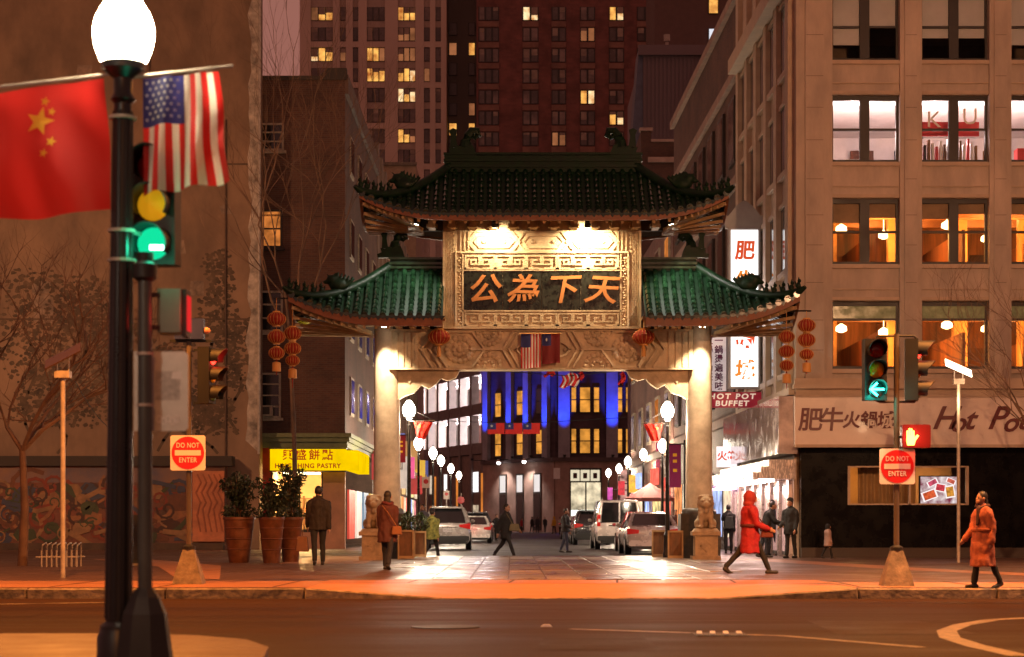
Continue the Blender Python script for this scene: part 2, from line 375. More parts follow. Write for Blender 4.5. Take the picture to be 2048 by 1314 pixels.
# granite pavers of the plaza under the gate
pv = thing('plaza_paving', None, None, (0, 0, .15)); pv['kind'] = 'structure'
pw, ph = .64, 1.55
pm = {}
for k, mt in (('g', pav_g), ('r', pav_r), ('b', pav_r)):
    q = ph if k != 'b' else .5
    me = MB().taper((0,0), (pw/2-.008, q/2-.012), (pw/2-.02, q/2-.022), -.02, .010).mesh('paver', mt); pm[k] = me
y = 33.2; j = 0
while y < 56.6:
    bnd = j % 3 == 2; dq = .5 if bnd else ph
    for i in range(-9, 12):
        x = .9 + i*pw; yc = y + dq/2
        if -2.0 - .049*(yc-32.8) < x - pw/2 + .2 and x + pw/2 - .2 < 3.74 + .082*(yc-33) and yc + dq/2 < 57.1:
            red = (1.5 < x < 2.6 and j % 6 < 2)
            inst('paver', pm['b' if bnd else 'r' if red else 'g'], pv, (x, yc, rnd.uniform(-.002,.003)), (rnd.uniform(-.008,.006), rnd.uniform(-.008,.008), 0))
    y += dq; j += 1
# near traffic island with the lamp post
isl = [(-30,17.7),(-3.3,17.5),(-2.7,17.2),(-2.2,16.6),(-1.9,15.6),(-1.75,14),(-1.6,4),(-30,4)]
struct('near_pavement', MB().prismz(isl, -.1, .13), wetmat('island_concrete', (.11,.055,.032), .4, .7, 1.2, bump=.6, bs=40, var=.5))
# painted lines and iron in the road
lm = MB(); pts = [W(1985,1238,1), W(1905,1250,1), W(1886,1262,1), W(1900,1275,1), W(1960,1296,1), W(2060,1318,1)]
q = [(CX and (CH*F/(HY*0 + y-HY)), x, y) for x, y in ((2060,1236),(1985,1240),(1925,1250),(1893,1262),(1900,1276),(1950,1292),(2040,1312))]
line = [((x-CX)*d/F, d) for d, x, y in q]
def ribbon(mb, line, w, z):
    n = len(line); L_, R_ = [], []
    for i, p in enumerate(line):
        a = Vector(line[max(i-1,0)]); b = Vector(line[min(i+1,n-1)]); d = (b-a).normalized(); nn = Vector((-d.y, d.x)) * w/2
        L_.append((p[0]+nn.x, p[1]+nn.y, z)); R_.append((p[0]-nn.x, p[1]-nn.y, z))
    mb.add(L_ + R_, [(i, i+1, n+i+1, n+i) for i in range(n-1)]); return mb
struct('road_marking', ribbon(MB(), line, .2, .004), paint)
struct('road_marking', ribbon(MB(), [(-14,25.2),(-9,26),(-5.2,27.6)], .16, .004), paint)
struct('road_marking', ribbon(MB(), [(.6,20.6),(2.6,19.4),(3.6,17.6)], .12, .004), paint)
pat = wetmat('asphalt_patch', (.036,.020,.013), .5, .8, .8, bump=.7, bs=45, bd=.01, spec=.07, var=.6); tar = M('tar_seam', (.014,.011,.010), .7, var=.3)
for x0, x1, y0, y1 in ((-1.9,1.4,24.6,26.3), (3.2,4.6,19.6,22.4), (-9.5,-5.6,23.2,24.4), (.2,1.3,17.2,19.1)): struct('road_patch', MB().add([(x0,y0,.003),(x1,y0+.1,.003),(x1-.05,y1,.003),(x0+.1,y1-.05,.003)], [(0,1,2,3)]), pat)
for ln in ([(-14,22.2),(-6,22.4),(-1,22.1),(4,22.5),(12,22.3)], [(-12,27.2),(-3,27.0),(2,27.3),(13,27.1)]):
    q = []
    for a, b in zip(ln, ln[1:]):
        for k in range(8): t = k/8; q.append((a[0]+(b[0]-a[0])*t + rnd.uniform(-.05,.05), a[1]+(b[1]-a[1])*t + rnd.uniform(-.05,.05)))
    struct('road_seam', ribbon(MB(), q, .05, .005), tar)
mh = thing('manhole_cover', 'round iron manhole cover in the road', 'manhole cover', (-.7, 21.0, 0)); MB().lathe([(.36,.002),(.36,.008),(.33,.009)], (-.7,21.0,0), 24).build('rim', blackm, mh); MB().lathe([(.32,.002),(.32,.007)], (-.7,21.0,0), 24).build('lid', blackm, mh)
gr = thing('drain_grate', 'iron drain grate with pale bars set in the dark road', 'grate', W(1440,1270,1)*0 + Vector(((1440-CX)*19.6/F, 19.6, 0)))
MB().box(gr.location.x-.26, gr.location.x+.26, 19.35, 19.9, .002, .006).build('pit', blackm, gr)
for i in range(4):
    x = gr.location.x - .2 + i*.13; MB().bar((x-.02,19.4,.014), (x+.02,19.85,.014), .05, .02).build('grate_bar', white, gr)
mk = MB().taper(((1093-CX)*21.1/F, 21.1), (.06,.05), (.035,.03), 0, .025).build('road_stud', white); tag(mk, 'small raised road stud on the asphalt', 'road stud')
# ================================================================== the gate
GY, GX = 52.8, PX(1086, 52.8)
gate = thing('paifang_gate', 'tall Chinese archway with two stacked green tiled roofs and carved stone sign panel', 'gate', (GX, GY, .15))
g = lambda px: PX(px, GY)
gz = lambda py: PZ(py, GY)
def sym(fn):
    for s in (-1, 1): fn(s)
# columns on plinths
for s in (-1, 1):
    cx = GX + s * (1394 - 770) / 2 * GY / F
    c = MB().lathe([(.37,1.25),(.36,1.5),(.345,3),(.335,5),(.33,gz(648)-.15)], (cx, GY, .15), 32).build('column', col_m, gate, smooth=50)
    MB().box(cx-.52, cx+.52, GY-.5, GY+.5, .15, 1.33).build('plinth', granite_d, gate)
    MB().lathe([(.46,1.18),(.46,1.24),(.42,1.3),(.38,1.33)], (cx, GY, .15), 28).build('column_base', granite_d, gate, smooth=40)
    # brackets under the beam
    x0 = cx - s*.30; e = lambda a: x0 - s*a
    MB().prism([(e(0),gz(741)),(e(1.62),gz(741)),(e(1.52),gz(756)),(e(1.3),gz(762)),(e(1.12),gz(757)),(e(1.0),gz(768)),(e(.8),gz(778)),(e(.6),gz(770)),(e(.42),gz(786)),(e(.18),gz(792)),(e(0),gz(800))], GY-.16, GY+.16).build('bracket', stone, gate)
    bl = MB()
    for k in range(3): bl.path([(e(.12+k*.42),gz(748)),(e(.3+k*.42),gz(766-k*4)),(e(.45+k*.42),gz(750))], .03, GY-.185, GY-.16)
    bl.build('bracket_carving', stone, gate)
# beam
bx0, bx1, bz0, bz1 = g(780), g(1384), gz(741), gz(661)
MB().box(bx0, bx1, GY-.3, GY+.3, bz0, bz1).build('beam', stone, gate)
fy0, fy1 = GY-.39, GY-.3
tr = MB().box(bx0, bx1, GY-.36, GY-.3, bz0, bz0+.05).box(bx0, bx1, GY-.36, GY-.3, bz1-.05, bz1); tr.build('beam_moulding', stone, gate)
zc, hz = (bz0+bz1)/2, (bz1-bz0)/2 - .07
car = MB(); ros = MB()
for s in (-1, 1):
    E = lambda px: GX + s*(px-1086)*GY/F
    for px in (1378, 1366, 1352, 1338): car.box(E(px)-.04, E(px)+.04, GY-.335, fy1, bz0+.06, bz1-.06)
    for k in range(3):
        a = 1328 - k*16; car.path([(E(a),bz1-.08),(E(a-22),zc),(E(a),bz0+.08)][::1] if 0 else [(E(a-22),bz1-.08),(E(a),zc),(E(a-22),bz0+.08)], .055, fy0, fy1)
    hexa = lambda c, w, h: [(E(c)-w,zc),(E(c)-w*.5,zc+h),(E(c)+w*.5,zc+h),(E(c)+w,zc),(E(c)+w*.5,zc-h),(E(c)-w*.5,zc-h),(E(c)-w,zc)]
    car.path(hexa(1252, .66, hz), .05, fy0, fy1)
    for t in range(16):
        an = 2*pi*t/16; ros.ell((E(1252)+.34*math.cos(an), fy1, zc+.30*math.sin(an)), (.085,.06,.085), 8, 6)
    for t in range(8):
        an = 2*pi*t/8; ros.ell((E(1252)+.15*math.cos(an), fy1, zc+.14*math.sin(an)), (.08,.06,.08), 8, 6)
    ros.ell((E(1252), fy1, zc), (.09,.09,.09), 10, 8)
    for up in (-1, 1):                      # half rosettes between the hexagons
        for t in range(9):
            an = pi*t/8; ros.ell((E(1194)+.30*math.cos(an), fy1, zc+up*(hz-.02-.30*math.sin(an))), (.075,.055,.075), 8, 6)
        for t in range(5):
            an = pi*t/4; ros.ell((E(1194)+.13*math.cos(an), fy1, zc+up*(hz-.02-.13*math.sin(an))), (.06,.05,.06), 8, 6)
    car.path([(E(1228),zc),(E(1162),zc)], .05, fy0, fy1)
    car.path([(E(1146),zc+hz),(E(1166),zc),(E(1146),zc-hz)], .05, fy0, fy1)
    car.path([(E(1134),zc+hz),(E(1154),zc),(E(1134),zc-hz)], .04, fy0, fy1)
    ros.ell((E(1130), fy1, zc), (.07,.05,.07), 8, 6)
    car.path([(E(1140),zc),(E(1130),zc+.14),(E(1118),zc+.20),(E(1106),zc+.30),(E(1086),zc+.34)], .04, fy0, fy1)
    car.path([(E(1140),zc),(E(1130),zc-.14),(E(1118),zc-.20),(E(1106),zc-.30),(E(1086),zc-.34)], .04, fy0, fy1)
tag(car.build('beam_carving', stone, gate), kind='stuff'); tag(ros.build('rosette_carving', stone, gate, smooth=True), kind='stuff')
# central sign panel
px0, px1, pz0, pz1 = g(887), g(1280), gz(661), gz(440)
MB().box(px0, px1, GY-.42, GY+.5, pz0, pz1).build('sign_body', stone, gate)
py = GY-.42
fr = MB()
fr.box(px0, px0+.06, py-.08, py, pz0, gz(468)).box(px1-.06, px1, py-.08, py, pz0, gz(468)); fr.box(px0+.06, px1-.06, py-.08, py, pz0, pz0+.06)
fr.box(g(912), g(1255), py-.07, py, gz(511), gz(507)); fr.box(g(918), g(1250), py-.05, py, gz(546), gz(544)); fr.box(g(918), g(1250), py-.05, py, gz(627), gz(624))
fr.box(g(911), g(915), py-.06, py, pz0+.06, gz(511)).box(g(1252), g(1256), py-.06, py, pz0+.06, gz(511))
fr.box(g(925), g(928), py-.05, py, gz(656), gz(513)).box(g(1238), g(1241), py-.05, py, gz(656), gz(513)); fr.box(g(925), g(1241), py-.04, py, gz(659), gz(656))
fr.build('sign_frame', stone, gate)
lt = MB()                                    # lattice down both edges
for s in (0, 1):
    xa, xb = (px0+.07, g(910)) if s == 0 else (g(1257), px1-.07)
    w = xb - xa; z = pz0 + .1
    while z < gz(475):
        lt.path([(xa,z),(xb,z+w)], .018, py-.03, py); lt.path([(xb,z),(xa,z+w)], .018, py-.03, py); z += w/2
    xa, xb = (g(915), g(925)) if s == 0 else (g(1242), g(1252)); z = pz0 + .1; k = 0
    while z < gz(520):
        lt.ell(((xa+xb)/2 + (.018 if k % 2 else -.018), py, z), (.045,.05,.03), 8, 6); z += .07; k += 1
tag(lt.build('lattice_carving', stone, gate), kind='stuff')
for zt, zb in ((516,541), (631,654)):       # meander bands above and below the lettering
    key = MB()
    H = gz(zt) - gz(zb); z0 = gz(zb); n = 10; w = (g(1236)-g(930))/n
    for i in range(n):
        x = g(930) + i*w; u = H/5; f = (lambda a: x + a*w) if i % 2 == 0 else (lambda a: x + w - a*w)
        key.path([(f(.06),z0),(f(.06),z0+H),(f(.94),z0+H),(f(.94),z0+H*.32),(f(.42),z0+H*.32),(f(.42),z0+H*.66),(f(.66),z0+H*.66)], .045, py-.04, py)
        key.path([(f(.06),z0),(f(.80),z0)], .045, py-.04, py)
    key.build('key_carving', stone, gate)
fz = MB()                                    # frieze of long hexagons under the upper eave
for cxp in (988, 1086, 1184):
    c = g(cxp); w, h = .68, .26; z = gz(488)
    fz.path([(c-w,z),(c-w+.2,z+h),(c+w-.2,z+h),(c+w,z),(c+w-.2,z-h),(c-w+.2,z-h),(c-w,z)], .04, py-.04, py)
    fz.path([(c-w+.16,z),(c-w+.3,z+h-.1),(c+w-.3,z+h-.1),(c+w-.16,z),(c+w-.3,z-h+.1),(c-w+.3,z-h+.1),(c-w+.16,z)], .03, py-.03, py)
    for s in (-1, 1): fz.ell((c+s*.27, py, z), (.06,.05,.06), 8, 6)
for px in (922, 930, 938, 1234, 1242, 1250): fz.box(g(px)-.02, g(px)+.02, py-.04, py, gz(506), gz(468))
fz.build('frieze_carving', stone, gate, smooth=30)
# black panel in four boards, gilded characters
bw = (g(1238)-g(928))/4
for i, ch in enumerate('公為下天'):
    x = g(928) + i*bw
    b = MB().box(x+.006, x+bw-.006, py-.03, py+.01, gz(624), gz(547)).build('lettering_board', blackp, gate)
    t = text('character', ch, .80, gold, gate, (x + bw/2, py-.055, gz(586)-.0), depth=.06, fat=.013, shear=.22, sx=1.08)
    t.rotation_euler = (rad(90), rad((-3, 2, -2, 3)[i]), 0)

# ---- tiled roofs
TP = .232                                    # pitch of the tile columns
def tilemesh(n=6, L=.27):
    mb = MB(); vs = []; fs = []
    for j, (y, r) in enumerate(((0,.064),(-.02,.072),(-L,.082),(-L,.05))):
        for k in range(n+1):
            t = pi*k/n; vs.append((r*math.cos(t), y, r*math.sin(t)*1.05))
    for j in range(3):
        for k in range(n): a = j*(n+1)+k; fs.append((a, a+1, a+n+2, a+n+1))
    return mb.add(vs, fs).mesh('roof_tile', green, smooth=50)
TILE = tilemesh()
def gcurve(t): return t*(1.42 - .42*t)
class Roof:
    """hip roof: xr = half ridge, xc = corner, ye = eave run, zr ridge base, ze eave, lift at the corner"""
    def __init__(s, cx, xin, xr, xc, ye, zr, ze, lift, sgn=0):
        s.cx, s.xin, s.xr, s.xc, s.ye, s.zr, s.ze, s.lift, s.sgn = cx, xin, xr, xc, ye, zr, ze, lift, sgn
    def h(s, x): return max(0, (abs(x) - s.xr) / (s.xc - s.xr))
    def front(s, x, t, side=-1):             # x from centre, t 0 at ridge, 1 at eave
        ze = s.ze + s.lift * s.h(x)**2.3
        return Vector((s.cx + x, GY + side*s.ye*t, s.zr + (ze - s.zr)*gcurve(t)))
    def flank(s, sg, t, v):                  # v -1..1 front to back, t outwards
        ze = s.ze + s.lift * abs(v)**2.3 if t > 0 else s.ze
        h = t; y = v * s.ye
        tt = abs(v)
        zz = s.ze + s.lift * (tt**2.3)
        return Vector((s.cx + sg*(s.xr + (s.xc-s.xr)*t), GY + y, s.zr + (zz - s.zr)*gcurve(t)))
def build_roof(rf, single, name):
    roof = MB()
    nx = 60
    xs = [(-rf.xc + 2*rf.xc*i/nx) for i in range(nx+1)] if rf.sgn == 0 else [rf.sgn*(rf.xin + (rf.xc-rf.xin)*i/nx) for i in range(nx+1)]
    for side in (-1, 1):
        roof.grid(lambda u, v: rf.front(xs[round(u*nx)], rf.h(xs[round(u*nx)]) + (1-rf.h(xs[round(u*nx)]))*v, side), nx, 8)
    for sg in ((-1, 1) if rf.sgn == 0 else (rf.sgn,)):
        roof.grid(lambda u, v: rf.flank(sg, v, (2*u-1)*v), 16, 8)
    ro = roof.build(name, green_d, gate, smooth=50, recalc=False)
    o = wpos(ro); sm = MB(); ends = MB()
    k0 = int(rf.xc/TP)
    cols = [k*TP for k in range(-k0, k0+1)] if rf.sgn == 0 else [rf.sgn*(rf.xin + .12 + k*TP) for k in range(int((rf.xc-rf.xin-.12)/TP)+1)]
    for x in cols:
        h = rf.h(x); ln = (1-h)*rf.ye*1.25; n = max(1, round(ln/.27))
        for side in (-1, 1):
            for i in range(n):
                t0, t1 = h + (1-h)*i/n, h + (1-h)*(i+1)/n; a = rf.front(x, t0, side); b = rf.front(x, t1, side); d = b - a
                ang = math.atan2(d.z, abs(d.y)); sc = d.length/.27*1.04
                if single and side < 0: inst('roof_tile', TILE, ro, a - o + Vector((0,0,.012)), (-ang, 0, 0), (1, sc, 1))
                else:
                    mt = Matrix.Translation(a) @ (Matrix.Rotation(pi, 4, 'Z') if side > 0 else Matrix()) @ Matrix.Rotation(-ang, 4, 'X') @ Matrix.Diagonal((1, sc, 1, 1))
                    sm.add([mt @ v.co for v in TILE.vertices], [list(p.vertices) for p in TILE.polygons])
            e = rf.front(x, 1, side)
            ends.add([v + Vector((e.x, e.y + side*.02, e.z + .03)) for v in [Vector((.085*math.cos(2*pi*k/8), 0, .085*math.sin(2*pi*k/8))) for k in range(8)]] , [list(range(8))])
            f = x + TP/2
            if abs(f) < rf.xc:
                e = rf.front(f, 1, side); ends.add([(e.x-.09, e.y+side*.01, e.z+.02), (e.x+.09, e.y+side*.01, e.z+.02), (e.x, e.y+side*.02, e.z-.10)], [(0,1,2)])
    for sg in ((-1, 1) if rf.sgn == 0 else (rf.sgn,)):     # flank tiles
        m = int(rf.ye/TP)
        for k in range(-m, m+1):
            v0 = k*TP/rf.ye; n = max(1, round((1-abs(v0))*(rf.xc-rf.xr)/.27))
            pts = []
            for i in range(n+1):
                t = abs(v0) + (1-abs(v0))*i/n; p = rf.flank(sg, t, v0); pts.append(p)
            if len(pts) > 1 and (pts[0]-pts[-1]).length > .1: sm.tube(pts, .075, 6)
    tag(sm.build('joined_tiles', green, ro, smooth=50), kind='stuff')
    tag(ends.build('eave_ends', green, ro, recalc=False), kind='stuff')
    return ro
def hip_ridge(rf, ro, sg, figs):
    for side in (-1, 1):
        pts = [rf.front(sg*(rf.xr + (rf.xc-rf.xr)*t), t, side) + Vector((0,0,.08)) for t in [i/12 for i in range(13)]]
        pts.append(pts[-1] + (pts[-1]-pts[-2])*.6 + Vector((0,0,.06)))
        MB().tube(pts, [.13]*9 + [.11]*3 + [.09,.05], 8).build('hip_ridge', green_d, ro, smooth=50)
    # watchers on the front hip
    pts = lambda t: rf.front(sg*(rf.xr + (rf.xc-rf.xr)*t), t, -1) + Vector((0,0,.16))
    p = pts(.52); d = MB()                   # crested dragon
    d.ell(p+Vector((0,0,.12)), (.24,.12,.17), 10, 8); d.ell(p+Vector((sg*.16,0,.26)), (.15,.10,.14), 10, 8); d.ell(p+Vector((sg*.30,0,.20)), (.10,.06,.06), 8, 6)
    for k in range(6): a = p + Vector((sg*(.12-.09*k), 0, .32-.03*abs(k-1))); d.cap(a, a+Vector((-sg*.06, 0, .17)), .045, .015, 6)
    d.cap(p+Vector((sg*.2,0,.34)), p+Vector((sg*.36,0,.46)), .03, .012, 6); d.cap(p+Vector((-sg*.2,0,.1)), p+Vector((-sg*.42,0,.28)), .07, .03, 6)
    q = put('ridge_dragon', fuse(d, .03, 1), green_d, ro); q.location = -wpos(ro)
    for t in figs:
        p = pts(t); f = MB(); f.ell(p+Vector((0,0,.06)), (.07,.06,.10), 8, 6); f.ell(p+Vector((sg*.02,0,.19)), (.05,.05,.055), 8, 6); f.cap(p+Vector((-sg*.05,0,.05)), p+Vector((-sg*.09,0,.18)), .03, .015, 6); f.cap(p+Vector((0,0,.2)), p+Vector((sg*.01,0,.28)), .025, .01, 6)
        f.build('roof_figure', green_d, ro, smooth=60)
def finial(px, py, s, ro, k=1.0, name='ridge_finial'):       # curled fish-tail at the end of a ridge; s = outward side
    c = W(px, py, GY); f = MB(); P = lambda a, b: (c.x + s*a*k, c.z + b*k)
    f.prism([P(-.42,0),P(.42,0),P(.44,.10),P(.30,.16),P(.34,.30),P(.20,.26),P(.10,.34),P(0,.30),P(-.16,.38),P(-.30,.34),P(-.36,.20)], GY-.13, GY+.13)
    f.prism([P(.10,.30),P(.30,.28),P(.28,.62),P(.33,.74),P(.22,.80),P(.12,.76),P(.15,.6)], GY-.09, GY+.09)
    pts = [(-.10,.30),(-.12,.46),(-.17,.60),(-.28,.74),(-.42,.74),(-.46,.62),(-.36,.56),(-.28,.60)]
    f.tube([(c.x + s*a*k, GY, c.z + b*k) for a, b in pts], [.17*k,.15*k,.13*k,.12*k,.11*k,.09*k,.07*k,.05*k], 8)
    f.build(name, green_d, ro, smooth=40)
up = Roof(GX, 0, 2.45, g(1458)*0 + (1456-1086)*50.95/F, 1.85, gz(338), PZ(427, 50.95), PZ(386, 50.95)-PZ(427, 50.95))
uro = build_roof(up, False, 'upper_roof')
rt = MB(); rt.box(GX-2.6, GX+2.6, GY-.11, GY+.11, gz(345), gz(312)); rt.build('ridge', green_d, uro)
rl = MB()
for zz in (gz(334), gz(322), gz(309)): rl.box(GX-2.62, GX+2.62, GY-.16, GY+.16, zz-.03, zz+.03)
rl.build('ridge_moulding', green_d, uro)
for s in (-1, 1):
    finial(1086 + s*163, 318, s, uro); hip_ridge(up, uro, s, (.68,.76,.84,.92,.985))
lows = []
for s in (-1, 1):
    cxr = GX; xin = (1283-1086)*GY/F; xr = (1392-1086)*GY/F; xc = (1598-1086)*50.95/F
    lo = Roof(GX, xin, xr, xc, 1.85, gz(538), PZ(633, 50.95), PZ(588, 50.95)-PZ(633, 50.95), s)
    lro = build_roof(lo, True, 'lower_roof')
    a, b = GX + s*xin, GX + s*xr
    MB().box(a, b, GY-.10, GY+.10, gz(542), gz(520)).build('ridge', green_d, lro)
    m = MB()
    for zz in (gz(536), gz(528), gz(518)): m.box(a, b+s*.02, GY-.15, GY+.15, zz-.03, zz+.03)
    m.build('ridge_moulding', green, lro)
    finial(1086 + s*303, 516, s, lro, .85); hip_ridge(lo, lro, s, (.68,.76,.84,.92,.985)); lows.append((lo, lro, s))
# ---- eaves: fascia, soffit and rafters
def eaves(rf, ro, th, flanks, xin):
    xs = [(-rf.xc + 2*rf.xc*i/40) for i in range(41)] if rf.sgn == 0 else [rf.sgn*(xin + (rf.xc-xin)*i/30) for i in range(31)]
    n = len(xs)
    for side in (-1, 1):
        f = MB(); vs = []
        for x in xs:
            p = rf.front(x, 1, side); k = th*(1 - .25*rf.h(x))
            vs += [(p.x, p.y, p.z-.02), (p.x, p.y, p.z-k), (p.x, p.y-side*.07, p.z-k), (p.x, p.y-side*.07, p.z-.02)]
        f.add(vs, [[i*4+j, i*4+(j+1)%4, (i+1)*4+(j+1)%4, (i+1)*4+j] for i in range(n-1) for j in range(4)] + [[0,1,2,3],[(n-1)*4+3,(n-1)*4+2,(n-1)*4+1,(n-1)*4]])
        f.build('fascia', brown, ro, smooth=30)
    for sg in flanks:
        f = MB(); vs = []
        for i in range(25):
            v = -1 + 2*i/24; p = rf.flank(sg, 1, v); k = th*(1-.25*abs(v))
            vs += [(p.x, p.y, p.z-.02), (p.x, p.y, p.z-k), (p.x-sg*.07, p.y, p.z-k), (p.x-sg*.07, p.y, p.z-.02)]
        f.add(vs, [[i*4+j, i*4+(j+1)%4, (i+1)*4+(j+1)%4, (i+1)*4+j] for i in range(24) for j in range(4)]); f.build('fascia', brown, ro, smooth=30)
    # soffit boards
    for side in (-1, 1):
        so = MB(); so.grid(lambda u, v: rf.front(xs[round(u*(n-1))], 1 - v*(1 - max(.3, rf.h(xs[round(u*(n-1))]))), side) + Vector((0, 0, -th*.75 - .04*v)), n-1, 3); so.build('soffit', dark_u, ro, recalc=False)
eaves(up, uro, .17, (-1, 1), 0)
for lo, lro, s in lows: eaves(lo, lro, .24, (s,), lo.xin)
rm = None
def rafters(rf, ro, x0, x1, pitch, ylen, th, fan):
    x = x0
    while x <= x1:
        p = rf.front(x, 1, -1); MB().bar((p.x, p.y+.08, p.z-th-.03), (p.x, p.y+ylen, p.z-th-.03 + ylen*.62), .07, .09).build('rafter', tan, ro); x += pitch
    for sg, x_a, x_b, n in fan:
        for i in range(n):                     # rafters fanning out to the upturned corner
            t = i/(n-1); x = sg*(x_a + (x_b-x_a)*t); p = rf.front(x, 1, -1)
            q = Vector((rf.cx + sg*(x_a-.25), p.y + 1.15 + .25*t, rf.ze-th-.06))
            MB().bar((p.x, p.y+.1, p.z-th-.02), q, .06, .08).build('rafter', tan, ro)
        for i in range(7):
            v = -.95 + .2*i; p = rf.flank(sg, 1, v); MB().bar((p.x-sg*.08, p.y, p.z-th-.03), (rf.cx+sg*(x_a-.3), p.y*.35+GY*.65, rf.ze-th-.06), .06, .08).build('rafter', tan, ro)
rafters(up, uro, -3.2, 3.2, .4, 1.3, .17, ((-1,3.45,4.6,8),(1,3.45,4.6,8)))
for lo, lro, s in lows:
    rafters(lo, lro, *( (lo.xin+.25, lo.xr+.55) if s > 0 else (-lo.xr-.55, -lo.xin-.25)), .3, 1.2, .24, ((s, lo.xr+.75, lo.xc-.15, 9),))
# bracket rows (dougong) beneath the eaves
for i in range(14):
    x = g(826) + (g(1347)-g(826))*i/13; b = MB()
    b.box(x-.09, x+.09, GY-1.0, GY-.43, gz(466), gz(441)); b.box(x-.14, x+.14, GY-1.15, GY-.5, gz(447), gz(441)); b.box(x-.14, x+.14, GY-.75, GY-.43, gz(462), gz(456)); b.build('eave_bracket', tan, gate)
rl = MB().box(g(822), g(1350), GY-1.02, GY-.95, gz(440), gz(436)); rl.build('eave_rail', tan, gate)
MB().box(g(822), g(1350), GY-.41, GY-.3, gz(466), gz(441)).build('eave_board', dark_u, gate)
for s in (-1, 1):
    for k in range(4):
        x = GX + s*((1290+k*27-1086)*GY/F); b = MB(); b.box(x-.08, x+.08, GY-.9, GY-.3, gz(661), gz(640)); b.box(x-.13, x+.13, GY-1.0, GY-.4, gz(645), gz(640)); b.build('eave_bracket', tan, gate)
    x = GX + s*((1345-1086)*GY/F); x2 = GX + s*((1472-1086)*GY/F)
    MB().box(min(x,x2), max(x,x2), GY-.25, GY+.25, gz(652), gz(641)).build('tie_beam', tan, gate)
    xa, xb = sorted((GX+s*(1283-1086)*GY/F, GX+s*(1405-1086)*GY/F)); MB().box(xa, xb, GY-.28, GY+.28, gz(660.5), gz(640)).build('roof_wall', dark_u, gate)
# floodlights on the gate
def flood(name, label, loc, aim, power, c, ang=70, sz=.06):
    f = thing(name, label, 'floodlight', loc); loc = Vector(loc); d = (Vector(aim)-loc).normalized()
    MB().tube([loc - d*.16, loc], [.07,.095], 10).build('housing', blackm, f, smooth=30)
    MB().tube([loc + d*.003, loc + d*.012], .082, 10).build('lens', lensm, f)
    MB().bar(loc - d*.1, loc - d*.1 + Vector((0,.05,.2)), .03).build('arm', blackm, f)
    lamp('light', 'SPOT', loc + d*.05, power, c, f, sz, aim, ang, .7); return f
lensm = emat('floodlight_lens', (1,.86,.62), 30)
WARM = (1, .74, .42)
flood('floodlight', 'floodlight under the upper eave above the first gilded character', W(990,452,GY-1.0)+Vector((0,0,0)), W(990,505,GY-.42), 520, WARM, 150)
flood('floodlight', 'floodlight under the upper eave above the last gilded character', W(1175,452,GY-1.0), W(1175,505,GY-.42), 680, WARM, 150)
for s, nm in ((-1, 'pastry shop side'), (1, 'hot pot restaurant side')):
    cx = GX + s*(1394-770)/2*GY/F
    flood('floodlight', 'small floodlight at the head of the gate column on the ' + nm, (cx, GY-.95, gz(660)), (cx, GY-.30, 3.4), 1000, (1,.80,.52), 82)
    flood('floodlight', 'floodlight at the upper eave end aimed at the lower roof, ' + nm, (GX + s*(1336-1086)*GY/F, GY-1.3, gz(462)), (GX + s*(1375-1086)*GY/F, GY-.9, gz(590)), 560, (1,.93,.80), 95)
# ================================================================== buildings on the plaza's west side
stucco = M('aged_stucco', (.25,.155,.095), .85, var=.22, vs=.7, bump=.5, bs=6, stretch=(1,1,.55))
plast = M('flaking_pale_plaster', (.46,.38,.30), .85, var=.35, vs=2.5, bump=.4, bs=9)
ink = M('faded_ink_mural_paint', (.115,.075,.046), .85, var=.35, vs=3)
brick = brickmat('red_brick', (.125,.05,.03), (.085,.035,.025), (.11,.075,.055))
brick2 = brickmat('pale_red_brick', (.28,.13,.10), (.22,.10,.08), (.2,.15,.12))
brickt = brickmat('tower_brick', (.24,.085,.065), (.19,.07,.055), (.18,.10,.08), .9, .3)
SD = 70.5; sx1 = PX(520, SD)
stu = thing('stucco_building', 'tall windowless stucco party wall with faded ink tree mural', 'building', (-20, SD, .15))
MB().box(-48, sx1-.02, SD, SD+.9, .15, 22).build('wall', stucco, stu)
MB().box(-48, PX(500, SD+12), SD+.9, SD+12, .15, 21.5).build('rear_wall', stucco, stu)
e = MB(); prev = None; r = random.Random(5); outl = [(PX(519,SD), PZ(906,SD)), (PX(519,SD), 22)]; z = 22
L_ = []
while z > PZ(906, SD): L_.append((PX(500 + r.uniform(-5,4) - (6 if z < 8 else 0), SD), z)); z -= .5
e.prism(outl + L_, SD-.03, SD).build('edge_plaster', plast, stu)
r = random.Random(8)
for k in range(11):
    x = r.uniform(PX(60,SD), PX(480,SD)); z = r.uniform(5, 17); w_, h_ = r.uniform(.3,1.3), r.uniform(.2,.9); MB().prism([(x+r.uniform(-.1,.1), z), (x+w_, z+r.uniform(-.1,.1)), (x+w_+r.uniform(-.1,.1), z+h_), (x+w_*.5, z+h_+r.uniform(-.05,.12)), (x, z+h_)], SD-.006, SD).build('patched_render', bpy.data.materials.get('patched_render') or M('patched_render', (.26,.18,.125), .85, var=.3, vs=3), stu)
for px, a, b in ((452,940,240),(300,930,120)): MB().tube([(PX(px,SD),SD-.05,PZ(a,SD)),(PX(px,SD),SD-.05,PZ(b,SD))], .035, 6).build('conduit', M('rusty_conduit', (.09,.05,.03), .7) if px == 452 else bpy.data.materials['rusty_conduit'], stu, smooth=40)
for y in (330, 640): MB().box(-48, PX(498,SD), SD-.02, SD, PZ(y,SD), PZ(y,SD)+.06).build('render_joint', M('render_joint', (.11,.07,.045), .9) if y == 330 else bpy.data.materials['render_joint'], stu)
dp = MB().tube([(PX(521,SD),SD-.06,22),(PX(519,SD),SD-.06,12),(PX(518,SD),SD-.06,PZ(908,SD))], .05, 8); dp.build('downpipe', postm, stu, smooth=40)
